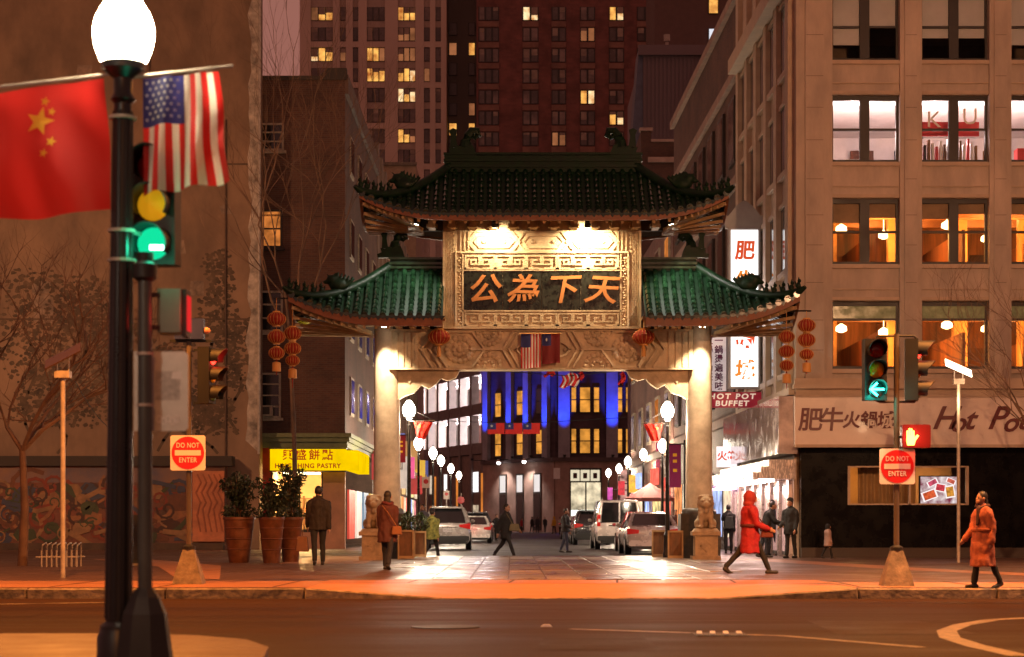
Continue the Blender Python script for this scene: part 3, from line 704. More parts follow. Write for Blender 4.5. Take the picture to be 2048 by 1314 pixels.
# ink mural: soft trees painted on the render
def ink_tree(cx, base, h, sp, n, seed, par, y, mat=ink, leaf=.10):
    n = n*3
    r = random.Random(seed); mb = MB()
    k = 8; pts = [(cx + .25*math.sin(i*1.1+seed), base + h*.75*i/k) for i in range(k+1)]
    for a, b in zip(pts, pts[1:]): mb.path([a, b], .10, y-.004, y)
    for i in range(n):
        t = r.random(); a = r.uniform(0, 2*pi); q = r.random()**.6
        x = cx + sp*q*math.cos(a)*(1-.35*t); z = base + h*(.35 + .65*t) + .35*sp*q*math.sin(a)*.4
        m = r.randint(5,7); s = leaf*r.uniform(.5,1.3)
        mb.prism([(x + s*math.cos(2*pi*j/m+a)*r.uniform(.5,1.2), z + s*.75*math.sin(2*pi*j/m+a)*r.uniform(.5,1.2)) for j in range(m)], y-.004 - .0006*i/n*5, y)
    tag(mb.build('painted_tree', mat, par, recalc=False), kind='stuff')
for i, (px, b, t, sp, n) in enumerate(((435,760,505,.85,90),(470,860,640,.9,110),(160,760,560,1.7,150),(330,900,690,1.6,170),(120,905,730,1.9,170),(240,880,640,1.5,140),(420,905,790,1.1,110),(60,880,540,1.6,120))):
    ink_tree(PX(px,SD), PZ(b,SD), PZ(t,SD)-PZ(b,SD), sp, n, i+2, stu, SD)
# painted wall at its foot
mw = thing('mural_wall', 'low wall painted with a colourful swirling mural along the plaza', 'mural', (-14, SD-.9, .15))
my = SD-.9; mx0, mx1 = -30, PX(450, my)
MB().box(mx0, mx1, my, my+.6, .15, PZ(932,my)).build('wall', M('mural_ground_paint', (.16,.045,.022), .7, var=.4, vs=1.3, c2=(.06,.035,.022)), mw)
MB().box(mx0, mx1+.25, my-.12, my+.7, PZ(932,my), PZ(912,my)).build('coping', M('dark_coping', (.05,.035,.025), .8), mw)
MB().box(mx0, mx1, my-.45, my-.004, .15, PZ(1086,my)).build('plinth', M('brown_plinth', (.085,.05,.03), .8, var=.3), mw)
pals = [(.22,.11,.045), (.20,.035,.015), (.05,.05,.075), (.05,.055,.022), (.26,.13,.055), (.13,.045,.02), (.06,.025,.016), (.25,.10,.04)]
pmt = [M('mural_paint', c, .7, var=.2, vs=4) for c in pals]
r = random.Random(11); z0, z1 = PZ(1084,my), PZ(936,my)
MB().box(mx0, PX(380,my), my-.006, my, PZ(965,my), z1).build('painted_sky', M('mural_dusk_paint', (.06,.055,.075), .7, var=.5, vs=.8, c2=(.22,.10,.045)), mw)
for i in range(130):
    x = r.uniform(PX(-30,my), PX(372,my)); z = r.uniform(z0+.15, z1-.55); s = r.uniform(.25,.85)*(1-.5*i/130); kind = r.randint(0,2); m = MB(); y = my - .009 - i*.0002
    if kind == 0:
        m.prism([(x + s*math.cos(2*pi*k/9+i)*r.uniform(.6,1.2), z + s*.7*math.sin(2*pi*k/9+i)*r.uniform(.6,1.2)) for k in range(9)], y, my)
    elif kind == 1:                         # scroll
        sp = [(x + s*(1-k/16)*math.cos(k*.55+i), z + s*(1-k/16)*math.sin(k*.55+i)) for k in range(14)]; m.path(sp, s*.2, y, my)
    else:
        a = r.uniform(-.9,.9); m.path([(x-s*math.cos(a), z-s*math.sin(a)), (x, z+r.uniform(-.1,.1)), (x+s*math.cos(a), z+s*math.sin(a))], s*.32, y, my)
    m.build('painted_shape', pmt[r.randrange(8)], mw, recalc=False)
bp = thing('relief_panel', 'salmon coloured relief panel with flowing carved lines beside the swirling mural', 'panel', (PX(413,my-.1), my-.1, PZ(1083,my)))
bm_ = M('salmon_panel', (.50,.17,.075), .75, var=.15, vs=3); bl_ = M('salmon_panel_shade', (.33,.10,.045), .75, var=.15)
MB().box(PX(386,my), PX(449,my), my-.1, my-.002, PZ(1083,my), PZ(942,my)).build('slab', bm_, bp)
MB().box(PX(386,my), PX(449,my), my-.16, my-.1, PZ(1083,my), PZ(1072,my)).build('ledge', bm_, bp)
m = MB(); yy = my-.1
for k in range(5):
    x = PX(396+k*11,my); m.path([(x,PZ(950,my)),(x+.12,PZ(965,my)),(x-.06,PZ(985,my)),(x+.1,PZ(1005,my)),(x-.02,PZ(1030-k%2*12,my)),(x+.1,PZ(1062,my))], .05, yy-.025, yy)
m.build('relief_line', bl_, bp)
# ---- brick block with the pastry shop
BD = 72.0; XL = lambda Y: -6.0 - .016*(Y-72)
bk = thing('brick_building', 'four storey dark brick block with pastry shop on its ground floor', 'building', (-7.5, BD, .15))
bx0, bx1 = PX(470,BD), PX(690,BD); bt = PZ(160,BD); dep = 17
MB().box(bx0, bx1, BD, BD+dep, PZ(868,BD), bt).build('wall', brick, bk)
par = MB().box(bx0, bx1+.05, BD-.08, BD+.35, bt, bt+.14); par.prism([(PX(640,BD),bt+.14),(PX(655,BD),bt+.42),(bx1+.06,bt+.42),(bx1+.06,bt+.14)], BD-.08, BD+.35); par.build('parapet', M('dark_coping_stone', (.05,.04,.032), .8), bk)
MB().box(bx1, bx1+.12, BD, BD+dep, bt-.5, bt+.2).build('side_cornice', M('side_cornice', (.12,.07,.05), .7), bk)
for y in (335, 430): MB().box(bx0, bx1+.03, BD-.05, BD, PZ(y+3,BD), PZ(y-1,BD)).build('string_course', M('string_course', (.09,.045,.03), .8), bk)
orw = emat('orange_blind_glow', (1,.30,.06), .75, var=.7, vs=3)
cream_f = M('cream_window_frame', (.42,.34,.25), .7, var=.2, vs=6)
def sash(par, x0, x1, z0, z1, y, pane, fm=None, rows=2, cols=1, t=.07, sill=True):
    fm = fm or cream_f; f = MB().box(x0, x0+t, y-.1, y, z0, z1).box(x1-t, x1, y-.1, y, z0, z1).box(x0+t, x1-t, y-.1, y, z1-t, z1).box(x0+t, x1-t, y-.1, y, z0, z0+t)
    for k in range(1, rows): z = z0 + (z1-z0)*k/rows; f.box(x0+t, x1-t, y-.08, y, z-t*.4, z+t*.4)
    for k in range(1, cols): x = x0 + (x1-x0)*k/cols; f.box(x-t*.4, x+t*.4, y-.085, y, z0+t, z1-t)
    w = f.build('window', fm, par)
    MB().box(x0+t*.5, x1-t*.5, y-.05, y-.02, z0+t*.5, z1-t*.5).build('pane', pane, w)
    if sill: MB().box(x0-.08, x1+.08, y-.16, y, z0-.1, z0).build('sill', fm, w)
    return w
sash(bk, PX(516,BD), PX(568,BD), PZ(302,BD), PZ(247,BD), BD, dglass, rows=3)
w = sash(bk, PX(516,BD), PX(565,BD), PZ(496,BD), PZ(420,BD), BD, orw, framem)
sash(bk, PX(512,BD), PX(566,BD), PZ(664,BD), PZ(582,BD), BD, dglass, rows=3)
w = sash(bk, PX(508,BD), PX(562,BD), PZ(836,BD), PZ(746,BD), BD, dglass, rows=4)
ac = thing('air_conditioner', 'window air conditioner in the lowest sash above the green cornice', 'air conditioner', (PX(532,BD), BD-.3, PZ(832,BD)))
MB().box(PX(516,BD), PX(547,BD), BD-.42, BD-.11, PZ(833,BD), PZ(812,BD)).build('case', cream_f, ac); MB().box(PX(521,BD), PX(542,BD), BD-.43, BD-.42, PZ(830,BD), PZ(815,BD)).build('grille', framem, ac)
# side windows along the street
for k in range(4):
    for (a, b) in ((250,330),(420,500),(590,670),(745,825)):
        y = BD + 2 + k*3.9; w = MB().box(bx1+.0, bx1+.06, y, y+1.5, PZ(b,BD), PZ(a,BD)).build('window', cream_f, bk); MB().box(bx1+.06, bx1+.075, y+.1, y+1.4, PZ(b,BD)+.12, PZ(a,BD)-.1).build('pane', dglass, w)
# shop front
grn = M('green_cornice_paint', (.17,.19,.085), .7, var=.15, vs=4)
cz0, cz1 = PZ(896,BD), PZ(868,BD)
co = MB().box(PX(508,BD), bx1+.12, BD-.5, BD+dep, cz0, cz0+.2).box(PX(508,BD), bx1+.2, BD-.62, BD+dep, cz0+.2, cz0+.36).box(PX(508,BD), bx1+.28, BD-.72, BD+dep, cz0+.36, cz1); co.build('cornice', grn, bk)
redw = M('red_shop_paint', (.42,.035,.03), .6, var=.2, vs=3); pinkw = M('pink_shop_wall', (.46,.24,.15), .7, var=.15)
MB().box(bx0, PX(543,BD), BD-.05, BD+.3, .15, cz0).build('shop_wall', redw, bk)
MB().box(PX(646,BD), bx1, BD-.05, BD+.3, .15, cz0).build('shop_wall', pinkw, bk)
MB().box(PX(543,BD), PX(646,BD), BD-.05, BD+.3, .15, .75).build('stall_riser', pinkw, bk)
MB().box(PX(543,BD), PX(646,BD), BD-.05, BD+.3, PZ(944,BD), cz0).build('shop_lintel', redw, bk)
sh = MB().box(PX(543,BD), PX(546,BD), BD-.06, BD+.05, .75, PZ(944,BD)).box(PX(598,BD), PX(601,BD), BD-.06, BD+.05, .75, PZ(944,BD)).box(PX(643,BD), PX(646,BD), BD-.06, BD+.05, .75, PZ(944,BD)).box(PX(546,BD), PX(643,BD), BD-.06, BD+.05, .75, .85)
w = sh.build('shop_window', framem, bk); MB().box(PX(546,BD), PX(643,BD), BD+.0, BD+.012, .85, PZ(944,BD)).build('pane', glass, w)
inn = M('shop_interior_plaster', (.75,.58,.36), .8, var=.1)
it = MB().box(PX(543,BD), PX(646,BD), BD+4.5, BD+4.6, .15, cz0).box(PX(540,BD)-.1, PX(543,BD), BD+.31, BD+4.6, .15, cz0).box(PX(646,BD), PX(646,BD)+.1, BD+.31, BD+4.6, .15, cz0).box(PX(543,BD), PX(646,BD), BD+.31, BD+4.5, PZ(940,BD), PZ(938,BD)).box(PX(543,BD), PX(646,BD), BD+.31, BD+4.5, .15, .2)
it.build('shop_interior', inn, bk)
r = random.Random(4)
for k in range(3):
    sf = thing('pastry_shelf', ('first','second','third')[k] + ' pastry shelf in the shop counted from the red wall', 'shelf', (PX(575+k*22,BD), BD+3.6, .2), 0, 'shelves in the pastry shop'); x = sf.location.x
    for q in range(4): MB().box(x-.18, x+.18, BD+3.5, BD+3.9, .5+q*.5, .53+q*.5).build('shelf_board', wood, sf)
    MB().box(x-.2, x-.18, BD+3.5, BD+3.9, .2, 2.1).box(x+.18, x+.2, BD+3.5, BD+3.9, .2, 2.1).build('side_panel', wood, sf)
    for q in range(9): MB().box(x-.16+(q%3)*.11, x-.07+(q%3)*.11, BD+3.5, BD+3.7, .53+(q//3)*.5, .53+(q//3)*.5+r.uniform(.1,.25)).build('pastry_box', pmt[r.randrange(8)], sf)
tb = thing('shop_ceiling_light', 'bright ceiling light inside the pastry shop', 'ceiling light', (PX(590,BD), BD+1.6, PZ(943,BD)))
MB().box(PX(556,BD), PX(632,BD), BD+1.4, BD+1.7, PZ(943,BD)-.06, PZ(943,BD)).build('diffuser', emat('tube_light', (1,.80,.45), 22), tb)
lamp('light', 'POINT', (PX(590,BD), BD+1.5, 2.3), 760, (1,.58,.20), tb, .3)
# yellow sign
ys = thing('shop_sign', 'yellow lit pastry shop sign with red lettering wrapping the corner', 'sign', (PX(615,BD), BD-.75, PZ(942,BD)))
sx0, sxx, sz0, sz1 = PX(540,BD-.9), PX(691,BD-.9), PZ(941,BD-.9), PZ(898,BD-.9)
yel = emat('yellow_lightbox', (1,.62,.0), 1.15, var=.25, vs=1.5)
MB().box(sx0, sxx, BD-.9, BD-.5, sz0, sz1).build('lightbox', yel, ys); MB().box(sxx+.01, sxx+.42, BD-.75, BD+5, sz0, sz1-.04).build('side_lightbox', yel, ys)
m = MB().box(sx0-.03, sxx+.03, BD-.91, BD-.48, sz1, sz1+.04).box(sx0-.03, sxx+.03, BD-.91, BD-.48, sz0-.04, sz0); m.build('sign_frame', framem, ys)
rl_ = M('red_sign_letters', (.45,.03,.01), .6, emit=(.35,.02,0), es=.5)
text('lettering', '興盛餅點', .40, rl_, ys, ((sx0+sxx)/2, BD-.91, sz0+.53), depth=.01, fat=.006, spacing=1.35)
text('lettering', 'HING SHING PASTRY', .225, rl_, ys, ((sx0+sxx)/2, BD-.91, sz0+.16), depth=.01, fat=.006, spacing=1.12)
# door and posters on the shop's side
for k, c in enumerate(((.5,.06,.04),(.55,.5,.45),(.12,.2,.3),(.5,.35,.05))): MB().box(bx1+.02, bx1+.1, BD+.7+k*3.6, BD+3.2+k*3.6, .5, 2.3).build('shop_window', M('lit_shop_pane', c, .4, emit=c, es=.9), bk)
# ---- second block further up the street
b2 = thing('pilastered_building', 'dark pilastered block further up the street beyond the brick block', 'building', (-8, 91, .15))
m2 = M('dark_brown_masonry', (.16,.10,.075), .8, var=.25, vs=1.5)
def seg(mb, Y0, Y1, off, th, z0, z1, XF, sg):           # slab along the slanting street line
    x0, x1 = XF(Y0), XF(Y1); a = sg
    mb.add([(x0+a*off,Y0,z0),(x0+a*(off+th),Y0,z0),(x1+a*(off+th),Y1,z0),(x1+a*off,Y1,z0),(x0+a*off,Y0,z1),(x0+a*(off+th),Y0,z1),(x1+a*(off+th),Y1,z1),(x1+a*off,Y1,z1)],
           [(0,3,2,1),(4,5,6,7),(0,1,5,4),(1,2,6,5),(2,3,7,6),(3,0,4,7)]); return mb
seg(MB(), 90, 150, -8, 8, .15, 18.5, XL, 1).build('wall', m2, b2)
for k in range(16): Y = 90.5 + k*3.75; seg(MB(), Y, Y+.8, .002, .25, 4.3, 18.3, XL, 1).build('pilaster', M('pilaster', (.24,.16,.12), .8) if k == 0 else bpy.data.materials['pilaster'], b2)
for k in range(15):
    for z in (5.2, 9.0, 12.8): Y = 91.6 + k*3.75; seg(MB(), Y, Y+2.2, .002, .06, z, z+2.5, XL, 1).build('window', dglass, b2)
seg(MB(), 90, 150, .26, .5, 3.9, 4.3, XL, 1).build('cornice', m2, b2)
shopc = [(1,.35,.12),(1,.75,.5),(.9,.15,.1),(1,.6,.25),(.5,.6,1),(1,.85,.6),(1,.3,.3),(.9,.7,.3)]
for k in range(15):
    Y = 91 + k*3.9; c = shopc[k % 8]; seg(MB(), Y, Y+2.9, .002, .08, .6, 2.7, XL, 1).build('shop_window', emat('lit_shop_front', c, 1.7, var=.8, vs=1.6), b2)
    if k % 2 == 0: seg(MB(), Y+.2, Y+2.6, .06, .14, 2.85, 3.6, XL, 1).build('fascia_sign', emat('lit_fascia', shopc[(k+3) % 8], 1.5, var=.5, vs=3), b2)
bs = ((.5,.05,.05),(.7,.45,.05),(.1,.12,.4),(.6,.55,.5),(.45,.05,.2),(.55,.3,.1))
for k in range(9):
    Y = 84 + k*7.3; z = 2.9 + (k % 3)*.7; x = XL(Y); s = thing('hanging_sign', ('red','yellow','blue','white','crimson','orange')[k % 6] + ' blade sign over the pavement, ' + ('near' if k < 6 else 'far') + ' end of the pastry shop row', 'sign', (x, Y, z), 0, 'blade signs on the pastry shop side of the street'); c = bs[k % 6]
    MB().box(x+.3, x+1.15, Y-.06, Y+.06, z, z+1.2+(k%2)*.5).build('panel', M('sign_panel', c, .5, emit=c, es=.5), s); MB().bar((x,Y,z+1.0), (x+.3,Y,z+1.0), .04).build('arm', blackm, s)
# flat roofed beige block between the brick block and the tower
bb = thing('beige_block', 'plain beige flat topped block peeping over the lower gate roof', 'building', (PX(790,170), 170, .15)); MB().box(PX(700,170), PX(832,170), 170, 185, .15, PZ(328,170)).build('wall', M('beige_render', (.40,.27,.17), .85, var=.15), bb); MB().box(PX(698,170), PX(834,170), 169.8, 170, PZ(331,170), PZ(325,170)).build('coping', conc, bb)
# ================================================================== restaurant building on the east side
CD = 54.0; XR = lambda Y: PX(1592, CD) - .016*(Y-CD)
cream = M('cream_painted_facade', (.50,.39,.30), .7, var=.16, vs=1.3, bump=.2, bs=15, stretch=(1,1,.35))
cream_s = M('cream_painted_trim', (.50,.37,.26), .65, var=.1, vs=2)
rb = thing('restaurant_building', 'large cream office block with tall paired windows above hot pot restaurant', 'building', (9, CD, .15))
cz = lambda y: PZ(y, CD); cxp = lambda x: PX(x, CD)
cols_ = [(1665,1800),(1844,1979),(2023,2158)]; rows_ = [(-20,118),(188,322),(395,527),(601,737)]
edges = [1592] + [e for c in cols_ for e in c] + [2230]
for i in range(0, len(edges), 2):
    a, b = edges[i], edges[i+1]; MB().box(cxp(a), cxp(b), CD, CD+.4, cz(770), cz(-260)).build('pilaster', cream, rb)
    m = MB()
    if i == 0: m.box(cxp(1610), cxp(1648), CD-.06, CD-.001, cz(760), cz(-260))
    else: m.box(cxp(a+9), cxp(b-9), CD-.05, CD-.001, cz(760), cz(-260))
    m.build('pilaster_panel', cream, rb)
    for y_ in (-150, 0, 70, 152, 215, 280, 358, 430, 490, 565, 640, 700):
        xa_, xb_ = (1612, 1646) if i == 0 else (a+11, b-11); yo = .061 if i == 0 else .051; MB().box(cxp(xa_), cxp(xb_), CD-yo-.002, CD-yo, cz(y_)-.012, cz(y_)).build('masonry_joint', bpy.data.materials.get('masonry_joint') or M('masonry_joint', (.16,.11,.08), .9), rb)
ys_ = [-260] + [y for r_ in rows_ for y in r_] + [770]
for i in range(0, len(ys_), 2):
    for a, b in cols_:
        z1, z0 = cz(ys_[i]), cz(ys_[i+1]); MB().box(cxp(a), cxp(b), CD+.10, CD+.4, z0, z1).build('spandrel', cream, rb)
        m = MB().box(cxp(a)+.001, cxp(b)-.001, CD+.03, CD+.099, z1-.12, z1-.02) if i else MB()
        if i < 8: m.box(cxp(a)+.001, cxp(b)-.001, CD+.05, CD+.099, z0+.02, z0+.1).box(cxp(a)+.001, cxp(b)-.001, CD+.06, CD+.099, z0+.3, z0+.33)
        if m.v: m.build('moulding', cream_s, rb)
co = MB().box(cxp(1592)-.05, cxp(2230), CD-.1, CD-.001, cz(770), cz(757)).box(cxp(1592)-.1, cxp(2230), CD-.22, CD-.001, cz(778), cz(770)).box(cxp(1592)-.03, cxp(2230), CD-.1, CD+.4, cz(790), cz(778)); co.build('cornice', cream_s, rb)
# side wall along the street
seg(MB(), CD+.4, 65, 0, -.4, .15, 26, XR, -1).build('side_wall', cream, rb)
for k in range(6):
    Y = CD+.45 + k*2.1 - (.04 if k == 0 else 0); seg(MB(), Y, Y+.55, .001, .16, 4.6, 26, XR, -1).build('side_pilaster', cream_s, rb)
for k in range(5):
    for a, b in rows_:
        Y = CD + 1.15 + k*2.1; w = seg(MB(), Y, Y+1.25, .001, .05, cz(b), cz(a), XR, -1).build('window', framem, rb)
        seg(MB(), Y+.08, Y+.6, .05, .012, cz(b)+.08, cz(a)-.08, XR, -1).build('pane', dglass, w); seg(MB(), Y+.66, Y+1.17, .05, .012, cz(b)+.08, cz(a)-.08, XR, -1).build('pane', dglass, w)
        seg(MB(), Y-.08, Y+1.33, .001, .14, cz(b)-.18, cz(b)-.02, XR, -1).build('sill', cream_s, rb); seg(MB(), Y-.08, Y+1.33, .001, .10, cz(a)+.02, cz(a)+.14, XR, -1).build('window_head', cream_s, rb)
seg(MB(), CD+.2, 65.2, .001, .45, 15.7, 16.15, XR, -1).build('side_cornice', cream_s, rb); seg(MB(), CD, 65.1, .001, .2, 4.55, 4.75, XR, -1).build('side_cornice', cream_s, rb)
MB().box(cxp(2230), cxp(2230)+.4, CD, CD+10, .15, 26).build('end_wall', cream, rb)
seg(MB(), 65, 65.4, -12, 12, .15, 26, XR, -1).build('rear_wall', cream, rb)
# rooms behind the windows
orng = M('warm_room_plaster', (.78,.48,.22), .85, var=.15, vs=.7); pinkr = M('pale_room_plaster', (.8,.70,.66), .85, var=.08); redr = M('red_room_panel', (.6,.05,.05), .6, var=.1); darkr = M('dim_room_plaster', (.3,.2,.14), .9)
wdr = M('panelled_room_wall', (.36,.14,.055), .6, var=.4, vs=1.2, stretch=(3,1,.3)); pend = emat('pendant_lamp', (1,.66,.28), 9)
spot_e = emat('downlight', (1,.80,.50), 40)
for ri, (a, b) in enumerate(rows_):
    mt = (darkr, pinkr, orng, orng)[ri]; x0, x1 = cxp(1650), cxp(2225); zc_ = cz(a)+.15; zf = cz(b)-.45
    MB().box(x0, x1, CD+7, CD+7.1, zf, zc_).build('room_back_wall', (darkr, pinkr, wdr, wdr)[ri], rb)
    rm_ = MB().box(x0, x1, CD+.45, CD+7, zc_, zc_+.1).box(x0-.1, x0, CD+.45, CD+7.1, zf, zc_+.1).box(x1, x1+.1, CD+.45, CD+7.1, zf, zc_+.1).box(x0, x1, CD+.45, CD+7, zf-.1, zf)
    rm_.build('room', mt, rb)
    if ri >= 2:
        for j in range(3): MB().box(x0+.2, x1-.2, CD+1.4+j*1.8, CD+1.7+j*1.8, zc_-.22, zc_-.002).build('ceiling_beam', M('ceiling_beam', (.5,.22,.09), .7) if ri == 2 and j == 0 else bpy.data.materials['ceiling_beam'], rb)
        r = random.Random(ri)
        for j in range(15):
            x = x0 + .5 + (j % 5)*(x1-x0-.8)/5 + r.uniform(-.1,.3); y = CD + .9 + (j//5)*1.8 + r.uniform(0,.3); MB().lathe([(.075,0),(.075,.02)], (x, y, zc_-.03), 10).build('downlight', spot_e, rb)
        for j in range(4): MB().box(x0+.6+j*1.9, x0+1.0+j*1.9, CD+4.2, CD+4.5, zf, zc_-.002).build('room_column', M('room_column', (.7,.36,.12), .6) if ri == 2 and j == 0 else bpy.data.materials['room_column'], rb)
        for j in range(5): MB().lathe([(.05,-.05),(.16,.0),(.15,.12),(.03,.2)], (x0+.9+j*1.5, CD+2.8+(j % 2)*1.6, zc_-.55-.05*((j*3+ri) % 4)), 12).tube([(x0+.9+j*1.5, CD+2.8+(j % 2)*1.6, zc_-.42), (x0+.9+j*1.5, CD+2.8+(j % 2)*1.6, zc_)], .012, 5).build('pendant', pend, rb)
        for j in range(6): x = x0+.5+j*1.25; MB().box(x, x+.5, CD+6.9, CD+6.99, zf+.9, zf+1.6).build('wall_picture', pmt[(j*3+ri) % 8], rb)
        for j in range(3): x = x0 + 1.6 + j*2.4; MB().box(x, x+.08, CD+1.3, CD+6.9, zf, zf+1.55).build('partition', wdr, rb)
        for j in range(2): lamp('room_light', 'POINT', (x0 + 2 + j*3.4, CD+3.0, zf+1.5), 330, (1,.44,.10), rb, .5)
    if ri == 1:
        for j in range(3): lamp('room_light', 'POINT', (x0 + 1.2 + j*2.3, CD+2.2, zf+1.5), 170, (1,.74,.70), rb, .25)
        for j in range(4): MB().box(x0+.4+j*1.75, x0+1.5+j*1.75, CD+1.6, CD+1.8, zc_-.08, zc_-.03).build('tube_light', emat('white_tube', (1,.85,.82), 12) if j == 0 else bpy.data.materials['white_tube'], rb)
        for j in range(5): x = x0+.5+j*1.35; MB().box(x, x+.7, CD+6.85, CD+6.99, zf+1.1, zf+2.0).build('wall_picture', pmt[(j*5) % 8], rb)
        for j in range(4): x = x0+.7+j*1.6; MB().box(x, x+.45, CD+1.2, CD+1.6, zf, zf+.72+.3*(j % 2)).build('cabinet', (white, redr)[j % 2], rb)
        MB().box(cxp(1846), cxp(1979), CD+1.2, CD+1.25, cz(255), cz(226)).build('red_panel', redr, rb)
        for j in range(16): MB().box(cxp(1848+j*8), cxp(1852+j*8), CD+1.0, CD+1.2, cz(318), cz(262+(j*7)%18)).build('book', (white, redr, M('book_black', (.03,.03,.03), .6) if j == 2 else white, pmt[0])[j % 4], rb)
# window sashes
for ri, (a, b) in enumerate(rows_):
    for ci, (p, q) in enumerate(cols_):
        x0, x1, z0, z1 = cxp(p), cxp(q), cz(b), cz(a); y = CD+.26; t = .06; f = MB()
        f.box(x0, x0+t, y, y+.12, z0, z1).box(x1-t, x1, y, y+.12, z0, z1).box(x0+t, x1-t, y, y+.12, z1-.12, z1).box(x0+t, x1-t, y, y+.12, z0, z0+.08)
        xm = (x0+x1)/2; panes = []
        if ri < 3:
            f.box(xm-.13, xm+.13, y-.02, y+.12, z0+.08, z1-.12)
            zm = (z0+z1)/2
            for xa, xb in ((x0+t, xm-.13), (xm+.13, x1-t)):
                f.box(xa, xb, y+.02, y+.12, zm-.03, zm+.03); panes += [(xa,xb,z0+.08,zm-.03),(xa,xb,zm+.03,z1-.12)]
        else:
            zt = cz(637); f.box(x0+t, x1-t, y, y+.12, zt-.03, zt+.03); panes = [(x0+t,x1-t,z0+.08,zt-.03)]
        w = f.build('window', framem, rb)
        for xa, xb, za, zb in panes: MB().box(xa, xb, y+.06, y+.068, za, zb).build('pane', glass, w)
        if ri == 3: MB().box(x0+t, x1-t, y+.05, y+.07, cz(637)+.03, z1-.12).build('transom_pane', M('green_transom', (.16,.15,.07), .15, var=.3, vs=5, emit=(.3,.22,.07), es=.25) if ci == 0 else bpy.data.materials['green_transom'], w)
        if ri == 0:
            for k, (xa, xb) in enumerate(((x0+t, xm-.13), (xm+.13, x1-t))): MB().box(xa, xb, y+.1, y+.115, cz((84,50,70,70)[(ci*2+k) % 4]), z1-.1).build('blind', white, w)
        if ri == 2:
            for xa, xb in ((x0+t, xm-.13), (xm+.13, x1-t)): MB().box(xa, xb, y+.1, y+.115, cz(412 + (ci*37 + int(xa*31)) % 40), z1-.1).build('blind', M('tan_blind', (.5,.33,.18), .8) if ci == 0 and xa < xm-.3 else bpy.data.materials['tan_blind'], w)
text('window_lettering', 'K', .62, white, rb, (cxp(1872), CD+.30, cz(236)), depth=.01); text('window_lettering', 'U', .62, white, rb, (cxp(1945), CD+.30, cz(230)), depth=.01)
# ground floor
dw = M('black_tiled_wall', (.004,.003,.0025), .28, var=.3, vs=2, spec=.10)
MB().box(cxp(1602), cxp(1695), CD-.02, CD+.4, .15, cz(895)).build('ground_wall', dw, rb); MB().box(cxp(1937), cxp(2230), CD-.02, CD+.4, .15, cz(895)).build('ground_wall', dw, rb)
MB().box(cxp(1695), cxp(1937), CD-.02, CD+.4, cz(932), cz(895)).build('ground_wall', dw, rb); MB().box(cxp(1695), cxp(1937), CD-.02, CD+.4, .15, cz(1010)).build('ground_wall', dw, rb)
MB().box(cxp(1602), cxp(2230), CD-.14, CD-.021, .15, .42).build('wall_base', M('dark_skirting', (.05,.03,.02), .6), rb)
f = MB().box(cxp(1695), cxp(1700), CD-.04, CD+.1, cz(1010), cz(932)).box(cxp(1932), cxp(1937), CD-.04, CD+.1, cz(1010), cz(932)).box(cxp(1817), cxp(1821), CD-.04, CD+.1, cz(1010), cz(932)).box(cxp(1700), cxp(1932), CD-.04, CD+.1, cz(1010), cz(1007)).box(cxp(1700), cxp(1932), CD-.04, CD+.1, cz(935), cz(932))
w = f.build('window', cream_s, rb); MB().box(cxp(1700), cxp(1932), CD+.05, CD+.058, cz(1007), cz(935)).build('pane', glass, w)
cu = M('gold_curtain', (.55,.36,.16), .8, var=.15)
MB().grid(lambda u, v: (cxp(1722) + u*(cxp(1838)-cxp(1722)), CD+.5+.05*math.sin(u*48), cz(1010) + v*(cz(932)-cz(1010))), 90, 1).build('curtain', cu, rb, recalc=False)
MB().box(cxp(1690), cxp(1942), CD+2.4, CD+2.5, cz(1012), cz(930)).box(cxp(1690), cxp(1942), CD+.5, CD+2.5, cz(930), cz(928)).build('dining_room', orng, rb)
lamp('room_light', 'POINT', (cxp(1712), CD+1.4, 2.2), 26, (1,.5,.14), rb, .2); lamp('room_light', 'POINT', (cxp(1880), CD+1.4, 2.2), 20, (1,.6,.3), rb, .2)
tv = thing('menu_screen', 'lit screen in the restaurant window showing plates of red and white food', 'screen', (cxp(1880), CD+.2, cz(1008))); ty = CD+.2
MB().box(cxp(1841), cxp(1919), ty, ty+.06, cz(1009), cz(951)).build('bezel', blackm, tv); MB().box(cxp(1844), cxp(1917), ty-.004, ty-.001, cz(1007), cz(953)).build('display', emat('screen_picture', (1,.88,.86), 1.1, var=.8, vs=5, c2=(.25,.03,.06)), tv)
r = random.Random(9)
for k, (x, z, a, w_, h_, c) in enumerate(((1862,990,.35,.42,.26,(1,.16,.05)),(1884,975,-.2,.30,.22,(.95,.08,.10)),(1903,983,.15,.26,.34,(1,.42,.06)),(1868,965,.5,.30,.16,(.9,.12,.2)),(1905,962,-.4,.26,.14,(1,.2,.12)))):
    c0 = Vector((cxp(x), cz(z)))
    rot = lambda p: (c0.x + p[0]*math.cos(a)-p[1]*math.sin(a), c0.y + p[0]*math.sin(a)+p[1]*math.cos(a))
    rect = lambda s: [rot((-w_/2*s,-h_/2*s)), rot((w_/2*s,-h_/2*s)), rot((w_/2*s,h_/2*s)), rot((-w_/2*s,h_/2*s))]
    MB().prism(rect(1), ty-.008-k*.002, ty-.005).build('pictured_plate', emat('screen_white', (1,.9,.88), 1.3) if k == 0 else bpy.data.materials['screen_white'], tv); MB().prism(rect(.78), ty-.010-k*.002, ty-.006).build('pictured_food', emat('screen_food', c, 1.1, var=.6, vs=14), tv)
